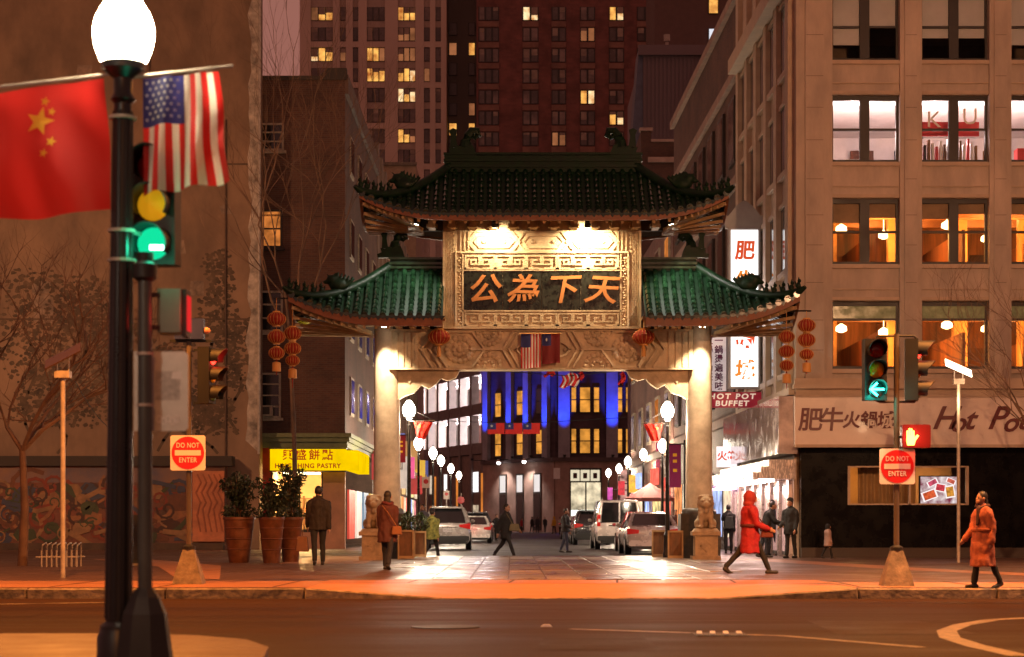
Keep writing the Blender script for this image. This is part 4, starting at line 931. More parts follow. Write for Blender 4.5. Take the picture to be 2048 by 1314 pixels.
# long sign over the ground floor
hs_ = thing('restaurant_sign', 'long cream restaurant sign with dark red characters and script lettering', 'sign', (cxp(1800), CD-.4, cz(893)))
sd = CD-.45; sgm = M('cream_sign_face', (.74,.60,.50), .32, var=.06, vs=1.2, coat=.3)
MB().box(PX(1590,sd), PX(2230,sd), sd, CD-.11, PZ(893,sd), PZ(792,sd)).build('sign_board', sgm, hs_)
MB().box(PX(1589,sd), PX(2230,sd), sd-.05, sd, PZ(895,sd), PZ(889,sd)).box(PX(1589,sd), PX(2230,sd), sd-.05, sd, PZ(794,sd), PZ(790,sd)).build('sign_trim', cream_s, hs_)
seg(MB(), sd+.2, 66, .001, .5, 2.95, 4.5, XR, -1).build('side_board', M('glossy_side_board', (.55,.42,.36), .12, var=.25, vs=2, coat=.6), hs_)
cr = M('dark_red_lettering', (.12,.008,.008), .45, var=.05)
for ch, x, s_ in (('肥',1620,.66),('牛',1662,.66),('火',1702,.47),('鍋',1737,.47),('城',1771,.47)): text('character', ch, s_, cr, hs_, (PX(x,sd), sd-.012, PZ(842,sd)), depth=.02, fat=.012, shear=.1)
for ch, x, s_, y in (('H',1886,.86,838),('o',1913,.74,846),('t',1936,.80,840),('P',1990,.86,838),('o',2018,.74,846),('t',2042,.8,840)): text('script_letter', ch, s_, cr, hs_, (PX(x,sd), sd-.012, PZ(y,sd)), depth=.02, fat=.014, shear=.42)
# hanging lightbox sign on the side wall
vs_ = thing('lightbox_sign', 'tall glowing white lightbox with red characters under scrolled grey top', 'sign', (PX(1489,60), 60, PZ(773,60))); vd = 60.0; vx = lambda x: PX(x, vd); vz = lambda y: PZ(y, vd)
wl = emat('white_lightbox', (1,.95,.92), 2.0); gsg = M('grey_sign_casing', (.36,.34,.33), .5, var=.1)
MB().box(vx(1457), vx(1521), vd, vd+.3, vz(777), vz(456)).build('casing', gsg, vs_); MB().box(vx(1462), vx(1516), vd-.02, vd-.001, vz(773), vz(460)).build('light_panel', wl, vs_)
MB().prism([(vx(x), vz(y)) for x, y in ((1452,456),(1450,442),(1440,436),(1444,428),(1456,432),(1462,425),(1472,412),(1482,404),(1489,400),(1496,404),(1506,412),(1516,425),(1522,432),(1532,428),(1536,436),(1527,442),(1525,456))], vd+.02, vd+.26).build('pediment', gsg, vs_)
rch = M('red_lightbox_characters', (.6,.06,.02), .5, emit=(.9,.12,.03), es=.6); och = M('orange_lightbox_characters', (.7,.2,.03), .5, emit=(1,.32,.04), es=.7)
for ch, y, mt in (('肥',503,rch),('牛',563,och),('火',622,rch),('鍋',680,rch),('城',742,och)): text('character', ch, .60, mt, vs_, (vx(1489), vd-.03, vz(y)), depth=.012, fat=.02, shear=.08)
for y in (480, 750): MB().bar((vx(1521), vd+.15, vz(y)), (XR(60)+.1, vd+.15, vz(y)), .06).build('bracket', blackm, vs_)
MB().tube([(vx(1526), vd+.1, vz(820)), (vx(1526), vd+.1, vz(470))], .035, 8).build('support_pole', postm, vs_)
lamp('light', 'AREA', (vx(1489), vd-.3, vz(620)), 40, (1,.93,.9), vs_, .8, (vx(1489), 40, vz(700)))
ms = thing('menu_sign', 'narrow white sign with purple vertical characters beside the glowing lightbox', 'sign', (vx(1432), vd+.4, vz(782)))
MB().box(vx(1398), vx(1455), vd+.35, vd+.5, vz(780), vz(668)).build('board', M('white_lit_board', (.7,.66,.68), .5, emit=(1,.9,.95), es=.28), ms)
pc = M('purple_lettering', (.15,.02,.09), .5)
for k, ch in enumerate('一鍋燙遍美味'): text('character', ch, .26, pc, ms, (vx(1440), vd+.34, vz(680 + k*18.3)), depth=.01, fat=.006)
for k, ch in enumerate('火鍋自助任食'): text('character', ch, .24, pc, ms, (vx(1420), vd+.34, vz(680 + k*18.3)), depth=.01, fat=.006)
hp = thing('buffet_sign', 'dark red sign reading HOT POT BUFFET below the white signs', 'sign', (vx(1467), vd, vz(815)))
MB().box(vx(1400), vx(1523), vd+.05, vd+.2, vz(815), vz(784)).build('board', M('crimson_board', (.30,.015,.03), .4, emit=(.5,.02,.05), es=.25), hp)
wt = M('cream_lettering', (.7,.6,.5), .5, emit=(1,.8,.65), es=.5); text('lettering', 'HOT POT', .22, wt, hp, (vx(1464), vd+.04, vz(793)), depth=.01, fat=.008, shear=.1, spacing=1.3, sx=1.2); text('lettering', 'BUFFET', .22, wt, hp, (vx(1464), vd+.04, vz(807)), depth=.01, fat=.008, shear=.1, spacing=1.2, sx=1.2)
# entrance canopy at the corner
ca = thing('entrance_canopy', 'stepped metal canopy with lit soffit over the corner entrance', 'canopy', (7.2, CD+1, 2.2)); mtl = M('brushed_canopy_metal', (.42,.36,.33), .25, metal=.6, var=.15, vs=6, stretch=(6,1,1))
for k, (o, z0, z1) in enumerate(((1.15,2.28,2.46),(.95,2.465,2.62),(.72,2.625,2.8))): seg(MB(), CD+.05, 67-k, .001, o, z0, z1, XR, -1).build('canopy_step', mtl, ca)
for k in range(16): Y = CD+.4 + k*.82; MB().lathe([(.075,-.03),(.075,.03)], (XR(Y)-.6, Y, 2.24), 8).build('soffit_lamp', emat('soffit_lamp', (1,.78,.70), 25) if k == 0 else bpy.data.materials['soffit_lamp'], ca)
for k in range(4): lamp('light', 'POINT', (XR(55+k*3.2)-.75, 55+k*3.2, 2.1), 60, (1,.62,.52), ca, .15)
for k in range(8):
    Y = CD+.55 + k*1.75; seg(MB(), Y, Y+.35, .002, .12, .15, 2.27, XR, -1).build('entrance_pillar', M('silver_pillar', (.55,.45,.42), .3, metal=.5) if k == 0 else bpy.data.materials['silver_pillar'], rb)
    w = seg(MB(), Y+.42, Y+1.68, .002, .04, .2, 2.2, XR, -1).build('entrance_door' if k % 3 == 1 else 'shop_window', framem, rb); seg(MB(), Y+.5, Y+1.6, .042, .01, .3, 2.12, XR, -1).build('pane', M('entrance_glow', (.35,.24,.22), .25, var=.5, vs=3, emit=(1,.55,.5), es=.35) if k == 0 else bpy.data.materials['entrance_glow'], w)
aw = thing('shop_awning', 'dark awning with three white characters beyond the corner entrance', 'awning', (6.8, 66.5, 2.2)); ad = 66.4
MB().prismx([(ad, PZ(975,ad)), (ad+.02, PZ(958,ad)), (ad+1.6, PZ(945,ad)), (ad+1.6, PZ(975,ad))], PX(1430,ad), PX(1480,ad)).build('cloth', M('maroon_awning', (.04,.012,.018), .7), aw)
MB().box(PX(1430,ad), PX(1480,ad), ad+.05, ad+1.5, PZ(979,ad), PZ(976,ad)).build('strip_light', emat('pink_strip', (1,.55,.85), 5), aw)
text('lettering', '新金門', .2, white, aw, (PX(1456,ad), ad-.012, PZ(967,ad)), depth=.01, fat=.006, spacing=1.2)
ws = thing('white_shop_sign', 'small glowing white sign with red strokes above the corner canopy', 'sign', (6.9, 66, 3.2)); MB().box(PX(1434,64), PX(1474,64), 64, 64.15, PZ(934,64), PZ(893,64)).build('lightbox', emat('pinkish_lightbox', (1,.82,.84), 1.4), ws); text('lettering', '火鍋', .32, rch, ws, (PX(1454,64), 63.985, PZ(913,64)), depth=.01, fat=.01)
MB().bar((PX(1474,64), 64.1, PZ(913,64)), (XR(64), 64.1, PZ(913,64)), .05).build('bracket', blackm, ws)
# ---- brick row further along
b3 = thing('brick_warehouse', 'old red brick block with stone banding next to the cream block', 'building', (8, 66, .15))
seg(MB(), 65.5, 88, 0, -9, .15, 19.0, XR, -1).build('wall', brick, b3)
for z in (4.4, 8.2, 12.2, 15.8, 18.4): seg(MB(), 65.5, 88, .001, .18, z, z+.3, XR, -1).build('string_course', M('stone_course', (.32,.2,.15), .8) if z < 5 else bpy.data.materials['stone_course'], b3)
for k in range(7):
    for z in (5.2, 9.2, 13.1): Y = 66.4 + k*3.1; w = seg(MB(), Y, Y+1.6, .001, .1, z, z+2.2, XR, -1).build('window', framem, b3); seg(MB(), Y+.12, Y+1.48, .1, .012, z+.12, z+2.08, XR, -1).build('pane', dglass, w)
for k in range(6): Y = 67 + k*3.5; seg(MB(), Y, Y+2.6, .002, .06, .6, 2.7, XR, -1).build('shop_window', emat('lit_shop_front', shopc[(k*3+1) % 8], 1.6, var=.8, vs=1.5), b3)
b4 = thing('pale_brick_block', 'pale red brick block seen through the arch beyond the warehouse', 'building', (8, 90, .15))
seg(MB(), 88.5, 113, 0, -8, .15, 15, XR, -1).build('wall', brick2, b4)
for k in range(5):
    Y = 89.5 + k*5
    for z in (5.0, 8.8, 12): w = seg(MB(), Y, Y+2, .001, .1, z, z+2.1, XR, -1).build('window', cream_f, b4); seg(MB(), Y+.15, Y+1.85, .1, .012, z+.15, z+1.95, XR, -1).build('pane', dglass if (k*3+int(z)) % 4 else orw, w)
    seg(MB(), Y, Y+3.6, .002, .06, .6, 2.7, XR, -1).build('shop_window', emat('lit_shop_front', shopc[(k*5+2) % 8], 1.8, var=.8, vs=1.5), b4)
    if k % 2: seg(MB(), Y+.2, Y+3.2, .06, .15, 2.9, 3.7, XR, -1).build('fascia_sign', emat('lit_fascia', shopc[(k+1) % 8], 1.6, var=.5, vs=3), b4)
seg(MB(), 88.5, 113, .001, .3, 4.1, 4.4, XR, -1).build('cornice', bpy.data.materials['stone_course'], b4)
for k, (px, d, y0, y1, wpx, c, nm) in enumerate(((1325,95,945,885,26,(.35,.03,.08),'dark red'),(1266,107,985,950,17,(.75,.40,.03),'yellow'),(1243,110,990,962,13,(.6,.03,.05),'red'),(1302,104,968,945,26,(.25,.03,.12),'purple'),(1336,92,1000,955,18,(.5,.04,.03),'bright red'),(1220,112,1000,975,10,(.35,.05,.3),'violet'))):
    s = thing('hanging_sign', nm + ' blade sign over the pavement on the restaurant side of the street', 'sign', (PX(px,d), d, PZ(y0,d)), 0, 'blade signs on the restaurant side of the street')
    MB().box(PX(px-wpx/2,d), PX(px+wpx/2,d), d, d+.12, PZ(y0,d), PZ(y1,d)).build('panel', M('sign_panel', c, .5, emit=c, es=.8, var=.5, vs=4), s); MB().bar((PX(px+wpx/2,d), d+.06, PZ(y1+5,d)), (XR(d)+.05, d+.06, PZ(y1+5,d)), .05).build('arm', blackm, s)
# ================================================================== end of the street
class Fac:                                       # a facade frame: u along A->B, o outwards
    def __init__(s, A, B):
        s.A = Vector((*A, 0)); d = Vector((*B, 0)) - s.A; s.L = d.length; s.d = d.normalized(); s.n = Vector((s.d.y, -s.d.x, 0))
        if s.n.dot(-s.A) < 0: s.n = -s.n
    def p(s, u, o, z): q = s.A + s.d*u + s.n*o; return Vector((q.x, q.y, z))
    def box(s, u0, u1, o0, o1, z0, z1, mb=None):
        mb = mb or MB(); c = [(u0,o0),(u1,o0),(u1,o1),(u0,o1)]
        return mb.add([s.p(u,o,z0) for u,o in c] + [s.p(u,o,z1) for u,o in c], [(0,3,2,1),(4,5,6,7),(0,1,5,4),(1,2,6,5),(2,3,7,6),(3,0,4,7)])
QD = 225.0; A_ = (PX(1110,QD), QD)
ff = Fac(A_, (PX(1300,QD), QD)); fl = Fac(A_, (PX(968,238), 238))
qb = thing('corner_building', 'brick corner building at the street end with blue lit pilasters', 'building', (A_[0], QD, 0))
qbr = brickmat('purple_dark_brick', (.085,.05,.06), (.06,.038,.045), (.06,.045,.05), .9, .3); qst = M('pinkish_stone', (.40,.27,.22), .8, var=.2, vs=.6, bump=.2, bs=3)
pil = M('pale_pilaster_stone', (.30,.29,.33), .7, var=.15, vs=1)
zb = PZ(915, QD); zt = PZ(700, QD)
for fa in (ff, fl):
    fa.box(0, fa.L, -.6, 0, zb, zt+6).build('upper_wall', qbr, qb); fa.box(0, fa.L, -.6, .15, 0, zb-.4).build('ground_wall', qst, qb); fa.box(-.3, fa.L, -.6, .5, zb-.4, zb).build('cornice', M('dark_cornice', (.10,.07,.07), .7), qb)
uq = lambda x: (x-1110)*QD/F
BLUE = (.012,.06,1)
ORD = iter('first second third fourth fifth sixth'.split())
def uplight(fa, u, w, name):
    fa.box(u-w/2, u+w/2, .001, .45, zb, zt+6).build('pilaster', pil, qb)
    f = thing('blue_uplight', next(ORD) + ' blue uplight along the pilasters counted from the shop front face', 'uplight', fa.p(u, 1.0, zb), 0, 'blue uplights along the corner building')
    MB().lathe([(.16,.0),(.2,.25)], fa.p(u, 2.2, zb), 8).build('housing', blackm, f); fa.box(u-.08, u+.08, .3, 2.2, zb-.02, zb+.06).build('arm', blackm, f)
    for k, zz in enumerate((.3,)): lamp('light', 'SPOT', fa.p(u, 2.3, zb+.3), 15000, BLUE, f, .1, fa.p(u, .4, zb+8.0), 36, .9)
for x in (1224, 1128): uplight(ff, uq(x), 1.3, '')
for t in (.10, .36, .60, .94): uplight(fl, fl.L*t, 1.1, '')
ywin = emat('warm_office_window', (1,.40,.06), 1.05, var=.6, vs=.9)
def qwin(fa, u0, u1, z0, z1, mt, n=1):
    w = fa.box(u0, u1, .001, .12, z0, z1).build('window', framem, qb)
    for k in range(n):
        a = u0 + (u1-u0)*k/n + .12; b = u0 + (u1-u0)*(k+1)/n - .12; fa.box(a, b, .12, .14, z0+.12, (z0+z1)/2-.06).build('pane', mt, w); fa.box(a, b, .12, .14, (z0+z1)/2+.06, z1-.12).build('pane', mt, w)
for y1, y0 in ((773,826),(856,908)):
    z0, z1 = PZ(y0,QD), PZ(y1,QD); qwin(ff, uq(1141), uq(1154), z0, z1, ywin); qwin(ff, uq(1158), uq(1182), z0, z1, ywin, 1); qwin(ff, uq(1186), uq(1200), z0, z1, ywin); qwin(ff, uq(1234), uq(1246), z0, z1, ywin); qwin(ff, uq(1250), uq(1261), z0, z1, ywin)
    for t in (.20, .47, .78): qwin(fl, fl.L*t-.7, fl.L*t+.7, z0, z1, ywin if (t > .3 or y1 > 800) else dglass)
for y1, y0 in ((690,745),):
    z0, z1 = PZ(y0,QD), PZ(y1,QD); qwin(ff, uq(1141), uq(1200), z0, z1, dglass, 3)
# shop front on the corner
wsh = emat('bright_shop_interior', (1,.83,.55), 1.2, var=.75, vs=.9); cab = emat('cool_shop_light', (.95,1,.9), 1.6)
w = ff.box(uq(1140), uq(1203), .151, .3, .2, PZ(936,QD)).build('shop_front', framem, qb)
for k in range(2): ff.box(uq(1142+k*31), uq(1170+k*31), .3, .33, .5, PZ(965,QD)).build('pane', wsh, w); ff.box(uq(1142+k*31), uq(1170+k*31), .331, .34, PZ(1040,QD), PZ(1020,QD)).build('counter_light', cab, w)
for k in range(3): ff.box(uq(1141+k*20), uq(1159+k*20), .3, .36, PZ(962,QD), PZ(940,QD)).build('sign_panel', emat('white_shop_panel', (1,.86,.6), .8) if k == 0 else bpy.data.materials['white_shop_panel'], w); ff.box(uq(1146+k*20), uq(1154+k*20), .361, .37, PZ(957,QD), PZ(946,QD)).build('sign_mark', M('dark_mark', (.1,.04,.03), .6) if k == 0 else bpy.data.materials['dark_mark'], w)
ff.box(uq(1107), uq(1120), .151, .25, PZ(958,QD), PZ(936,QD)).build('plaque', white, qb); ff.box(uq(1235), uq(1262), .151, .3, .3, PZ(940,QD)).build('shop_front', emat('red_white_shop', (1,.5,.4), .9, var=.9, vs=1.2), qb)
for t in (.22, .46, .70):
    w = fl.box(fl.L*t-.8, fl.L*t+.8, .151, .25, .2, PZ(945,QD)).build('tall_window', framem, qb); fl.box(fl.L*t-.6, fl.L*t+.6, .25, .27, 4.6, PZ(948,QD)).build('pane', emat('cool_window', (1,.9,.85), .9) if t < .3 else bpy.data.materials['cool_window'], w); fl.box(fl.L*t-.6, fl.L*t+.6, .25, .27, .4, 4.3).build('pane', dglass, w)
for t, px in ((.30,''),(.66,'')):
    f = thing('wall_washer', 'white downlight on the corner building cornice, ' + ('nearer the corner shop' if t < .5 else 'nearer the car park'), 'downlight', fl.p(fl.L*t, 1.2, zb-.3), 0, 'downlights along the corner building'); MB().lathe([(.3,0),(.12,.3)], fl.p(fl.L*t, 1.2, zb-.3), 10).build('shade', white, f); fl.box(fl.L*t-.05, fl.L*t+.05, .5, 1.2, zb-.1, zb-.02).build('arm', blackm, f); MB().ell(fl.p(fl.L*t, 1.2, zb-.36), .22, 10, 6).build('bulb', emat('cool_bulb', (1,.93,.88), 14) if t < .5 else bpy.data.materials['cool_bulb'], f); lamp('light', 'SPOT', fl.p(fl.L*t, 1.3, zb-.4), 5200, (1,.86,.78), f, .2, fl.p(fl.L*t, .7, 0), 110, .8)
# ---- car park with lit decks
fg = Fac((PX(970,239), 239), (PX(840,266), 266)); pk = thing('car_park', 'open sided car park with brightly lit white decks', 'building', (fg.A.x, fg.A.y, 0)); cg = M('car_park_concrete', (.20,.16,.15), .8, var=.15)
zs = [PZ(y, 245) for y in (905, 828, 750, 672)]
fg.box(0, fg.L, -12, -11.5, zs[0], zs[3]).build('back_wall', M('white_deck_wall', (.75,.72,.72), .8, var=.3, vs=.4), pk)
for z in zs: fg.box(-.5, fg.L, -12, .3, z-.3, z+1.0 if z < zs[3]-.1 else z+.2).build('deck', cg, pk)
for k in range(7): fg.box(fg.L*k/6-.45, fg.L*k/6+.45, -.6, .35, 0, zs[3]+1).build('column', cg, pk)
dk = emat('deck_tube_light', (1,.95,.95), 9)
for i, z in enumerate(zs[:3]):
    for k in range(6):
        fg.box(fg.L*(k+.2)/6, fg.L*(k+.8)/6, -3.2, -2.7, zs[i+1]-.45, zs[i+1]-.32).build('tube_light', dk, pk)
    for k in range(3): lamp('light', 'POINT', fg.p(fg.L*(k+.5)/3, -4, z+2.4), 9000, (1,.92,.92), pk, .5)
fg.box(0, fg.L, -11, .1, 0, zs[0]-.4).build('street_wall', M('brown_street_stone', (.24,.17,.14), .8, var=.2), pk)
for t, c, s in ((.12,(1,.97,1),1.8),(.55,(1,.95,.9),1.5),(.82,(1,.8,.6),.8)): fg.box(fg.L*t-1.1, fg.L*t+1.1, .101, .15, 4.8, 7.2).build('window', emat('lit_office_pane', c, s, var=.3), pk); fg.box(fg.L*t-1.2, fg.L*t+1.2, .101, .15, .4, 3.2).build('shop_window', emat('lit_shop_front', shopc[int(t*10) % 8], .8, var=.8, vs=1), pk)
for t in (.0, .36, .7): fg.box(fg.L*t-.3, fg.L*t+.3, .352, .42, .5, 7.0).build('orange_strip', emat('orange_strip', (1,.30,.05), 1.0, var=.6, vs=.5, stretch=(.1,.1,1)), pk)
# ================================================================== towers
TD = 290.0; tx = lambda x: PX(x, TD); tz = lambda y: PZ(y, TD); TW = random.Random(21)
litA = emat('warm_flat_window', (1,.50,.11), 1.3, var=.85, vs=.9, c2=(.35,.10,.02)); litB = emat('dim_flat_window', (.8,.28,.11), .55, var=.7, vs=.35)
litC = emat('pale_flat_window', (1,.76,.42), 1.4, var=.85, vs=1.1, c2=(.5,.2,.05)); tbl = M('flat_window_blind', (.36,.27,.21), .9, var=.2, vs=1); twl = M('tower_curtained_glass', (.24,.17,.145), .4, var=.4, vs=.5)
twg = M('tower_dark_glass', (.13,.095,.085), .25, var=.3, vs=.3)
bg_ = M('beige_tower_concrete', (.62,.46,.36), .85, var=.08, vs=.1); bg2_ = M('beige_tower_panel', (.46,.34,.27), .85, var=.08)
tw = thing('beige_tower', 'pale concrete apartment tower with scattered lit windows behind the gate', 'tower', (tx(750), TD, 0))
MB().box(tx(600), tx(893), TD, TD+25, 0, 92).build('wall', bg2_, tw)
tcol = [(622,666),(680,692),(706,717),(734,770),(796,831),(848,860),(871,882)]; trow = [14.5+40.7*k for k in range(9)]
lit = {(0,0):litA,(0,2):litA,(3,2):litA,(3,3):litA,(4,0):litA,(4,1):litB,(4,2):litB,(4,3):litA,(4,4):litA,(4,6):litA,(5,3):litB,(1,2):litB}
pe = [600] + [e for c in tcol for e in c] + [893]
for i in range(0, len(pe), 2): MB().box(tx(pe[i]), tx(pe[i+1]), TD-.35, TD-.001, 0, 92).build('pier', bg_, tw)
for ci, (a, b) in enumerate(tcol):
    for ri, y in enumerate(trow):
        w = MB().box(tx(a), tx(b), TD-.10, TD-.002, tz(y+27), tz(y)).build('window', framem, tw); n = 3 if b-a > 20 else 1; mt = lit.get((ci,ri), twg)
        for k in range(n):
            m3 = mt if mt is not twg else (twl if TW.random() < .3 else twg)
            if mt is litA and TW.random() < .45: m3 = litC if TW.random() < .5 else litB
            MB().box(tx(a+(b-a)*k/n)+.08, tx(a+(b-a)*(k+1)/n)-.08, TD-.14, TD-.10, tz(y+26), tz(y+1)).build('pane', m3, w)
            if m3 is not twg and TW.random() < .6: MB().box(tx(a+(b-a)*k/n)+.08, tx(a+(b-a)*(k+1)/n)-.08, TD-.16, TD-.145, tz(y+1+TW.uniform(4,17)), tz(y+1)).build('blind', tbl, w)
        if ri % 2: MB().box(tx(a), tx(b), TD-.3, TD-.003, tz(y+40), tz(y+29)).build('spandrel', bg_, tw)
gt = thing('grey_tower', 'slim grey tower face between the beige and brick towers', 'tower', (tx(925), TD+6, 0)); MB().box(tx(893)+.05, tx(957), TD+6, TD+25, 0, 95).build('wall', M('grey_tower_render', (.20,.16,.135), .85, var=.1, vs=.1), gt)
for ci, (a, b) in enumerate(((895,912),(935,949))):
    for ri in range(8): y = 25+41*ri; w = MB().box(tx(a), tx(b), TD+5.85, TD+5.99, tz(y+26), tz(y)).build('window', framem, gt); MB().box(tx(a)+.1, tx(b)-.1, TD+5.8, TD+5.85, tz(y+25), tz(y+1)).build('pane', litA if (ci,ri) in ((0,5),(1,5),(1,1)) else litB if (ci,ri) in ((1,4),(0,1)) else twg, w)
bt_ = thing('brick_tower', 'red brick apartment tower with columns of paired windows', 'tower', (tx(1130), TD-4, 0)); D2 = TD-4
MB().box(PX(953,D2), PX(1306,D2), D2, D2+28, 0, 95).build('wall', brickt, bt_); spn = M('pale_spandrel_panel', (.27,.14,.10), .85, var=.2, vs=.6)
bl2 = {(1,0):litA,(4,0):litA,(3,1):litB,(3,4):litA,(4,5):litA,(2,6):litB,(0,2):twg}
for ci, (a, b) in enumerate(((957,998),(1045,1077),(1103,1132),(1160,1190),(1218,1248),(1274,1305))):
    for ri in range(8):
        y = 14+41.8*ri; n = 3 if ci == 0 else 2; w = MB().box(PX(a,D2), PX(b,D2), D2-.1, D2-.002, PZ(y+27,D2), PZ(y,D2)).build('window', framem, bt_); mt = bl2.get((ci,ri), twg)
        for k in range(n):
            m3 = mt if mt is not twg else (twl if TW.random() < .35 else twg)
            if mt is litA and TW.random() < .4: m3 = litC
            MB().box(PX(a+(b-a)*k/n,D2)+.14, PX(a+(b-a)*(k+1)/n,D2)-.14, D2-.14, D2-.10, PZ(y+26,D2), PZ(y+1,D2)).build('pane', m3, w)
            if TW.random() < .45: MB().box(PX(a+(b-a)*k/n,D2)+.14, PX(a+(b-a)*(k+1)/n,D2)-.14, D2-.16, D2-.145, PZ(y+1+TW.uniform(4,18),D2), PZ(y+1,D2)).build('blind', tbl, w)
        MB().box(PX(a,D2), PX(b,D2), D2-.18, D2-.003, PZ(y+40,D2), PZ(y+29,D2)).build('spandrel', spn, bt_)
# ---- ribbed metal block and the low parapet before it
mbk = thing('ribbed_block', 'windowless purplish block clad in ribbed metal sheets', 'building', (PX(1350,150), 150, 0)); pm_ = M('purple_ribbed_metal', (.16,.105,.11), .6, var=.1, vs=.3); RD = 150.0
MB().box(PX(1286,RD), PX(1470,RD), RD, RD+20, 0, PZ(104,RD)).build('wall', pm_, mbk)
for k in range(23): x = PX(1288+k*8,RD); MB().box(x, x+.13, RD-.08, RD-.001, 0, PZ(110,RD)).build('rib', pm_, mbk)
MB().box(PX(1276,RD), PX(1470,RD), RD-.4, RD-.081, PZ(112,RD), PZ(92,RD)).build('coping', pm_, mbk); MB().prism([(PX(1262,RD),PZ(300,RD)),(PX(1286,RD),PZ(300,RD)),(PX(1286,RD),PZ(95,RD)),(PX(1278,RD),PZ(95,RD))], RD+.1, RD+4).build('flank', M('blue_grey_flank', (.10,.10,.14), .6), mbk)
fl_ = thing('roof_flue', 'thin pale flue pipe on top of the ribbed block', 'flue', (PX(1338,RD), RD+2, PZ(92,RD))); MB().tube([(PX(1338,RD),RD+2,PZ(104,RD)),(PX(1338,RD),RD+2,PZ(68,RD))], .12, 8).lathe([(.25,0),(.25,.5)], (PX(1338,RD),RD+2,PZ(70,RD)), 8).build('pipe', postm, fl_)
tb2 = thing('dark_tower', 'dark brown tower face beyond the ribbed block', 'tower', (PX(1380,240), 240, 0)); MB().box(PX(1309,240), PX(1460,240), 240, 255, 0, 80).build('wall', M('dark_tower_render', (.15,.09,.075), .85, var=.1), tb2)
for k in range(2): w = MB().box(PX(1417,240), PX(1436,240), 239.8, 239.99, PZ(90-k*62,240), PZ(58-k*62,240)).build('window', framem, tb2); MB().box(PX(1418,240), PX(1435,240), 239.7, 239.8, PZ(89-k*62,240), PZ(59-k*62,240)).build('pane', (emat('cool_stair_window', (.9,.9,1), .9), litA)[k], w)
pb = thing('parapet_block', 'low dark brick block with two pale coping bands', 'building', (PX(1350,120), 120, 0)); ED = 120.0
MB().prism([(PX(1282,ED),0),(PX(1440,ED),0),(PX(1440,ED),PZ(283,ED)),(PX(1302,ED),PZ(283,ED)),(PX(1302,ED),PZ(262,ED)),(PX(1282,ED),PZ(262,ED))], ED, ED+10).build('wall', brick, pb)
cp = M('pale_coping', (.45,.30,.24), .7); MB().box(PX(1279,ED), PX(1305,ED), ED-.15, ED+.5, PZ(262,ED), PZ(256,ED)).box(PX(1302,ED), PX(1440,ED), ED-.15, ED+.5, PZ(284,ED), PZ(279,ED)).box(PX(1296,ED), PX(1440,ED), ED-.2, ED-.001, PZ(325,ED), PZ(315,ED)).build('coping_band', cp, pb)
# ================================================================== street furniture
def clothmat(name, c, tr=.45, var=.1):
    m, n, b = nodes(name); L = n.links.new; b.inputs['Base Color'].default_value = (*c, 1); b.inputs['Roughness'].default_value = .8
    t = N(n, 'ShaderNodeBsdfTranslucent'); t.inputs[0].default_value = (*c, 1); mx = N(n, 'ShaderNodeMixShader'); mx.inputs[0].default_value = tr
    L(b.outputs[0], mx.inputs[1]); L(t.outputs[0], mx.inputs[2]); L(mx.outputs[0], n.nodes['Material Output'].inputs[0])
    nz = N(n, 'ShaderNodeTexNoise'); nz.inputs['Scale'].default_value = 9; bp = N(n, 'ShaderNodeBump'); bp.inputs['Strength'].default_value = .15; L(nz.outputs[0], bp.inputs['Height']); L(bp.outputs[0], b.inputs['Normal'])
    return m
fr_, fw_, fb_ = clothmat('red_flag_cloth', (.62,.03,.025)), clothmat('white_flag_cloth', (.78,.74,.66)), clothmat('blue_flag_cloth', (.035,.035,.16))
fy_ = clothmat('yellow_flag_cloth', (.8,.45,.03)); frc = clothmat('red_pennant_cloth', (.62,.03,.02))
def cloth(name, par, S, nu, nv, mats, pick, th=.002):
    o = wpos(par); mb = MB().grid(lambda u, v: Vector(S(u, v)) - o, nu, nv); me = mb.mesh(name, None, 60, recalc=False)
    for m in mats: me.materials.append(m)
    for i, p in enumerate(me.polygons): p.material_index = pick((i % nu + .5)/nu, (i//nu + .5)/nv)
    ob = bpy.data.objects.new(name, me); col.objects.link(ob); ob.parent = par; return ob
def star(mb, S, u, v, r, asp, off, rot=0):
    vs = []
    for k in range(10):
        q = r if k % 2 == 0 else r*.42; a = pi/2 + rot + k*pi/5; vs.append(Vector(S(u + q*math.cos(a)*asp, v - q*math.sin(a))) + off)
    c = Vector(S(u, v)) + off; mb.add(vs + [c], [(k, (k+1) % 10, 10) for k in range(10)])
globe_m = {}
def globe(name, c, s): globe_m[name] = emat(name, c, s); return globe_m[name]
gl_near = globe('lamp_globe_glass_near', (1,.84,.56), 90); gl_far = globe('lamp_globe_glass', (1,.88,.70), 16)
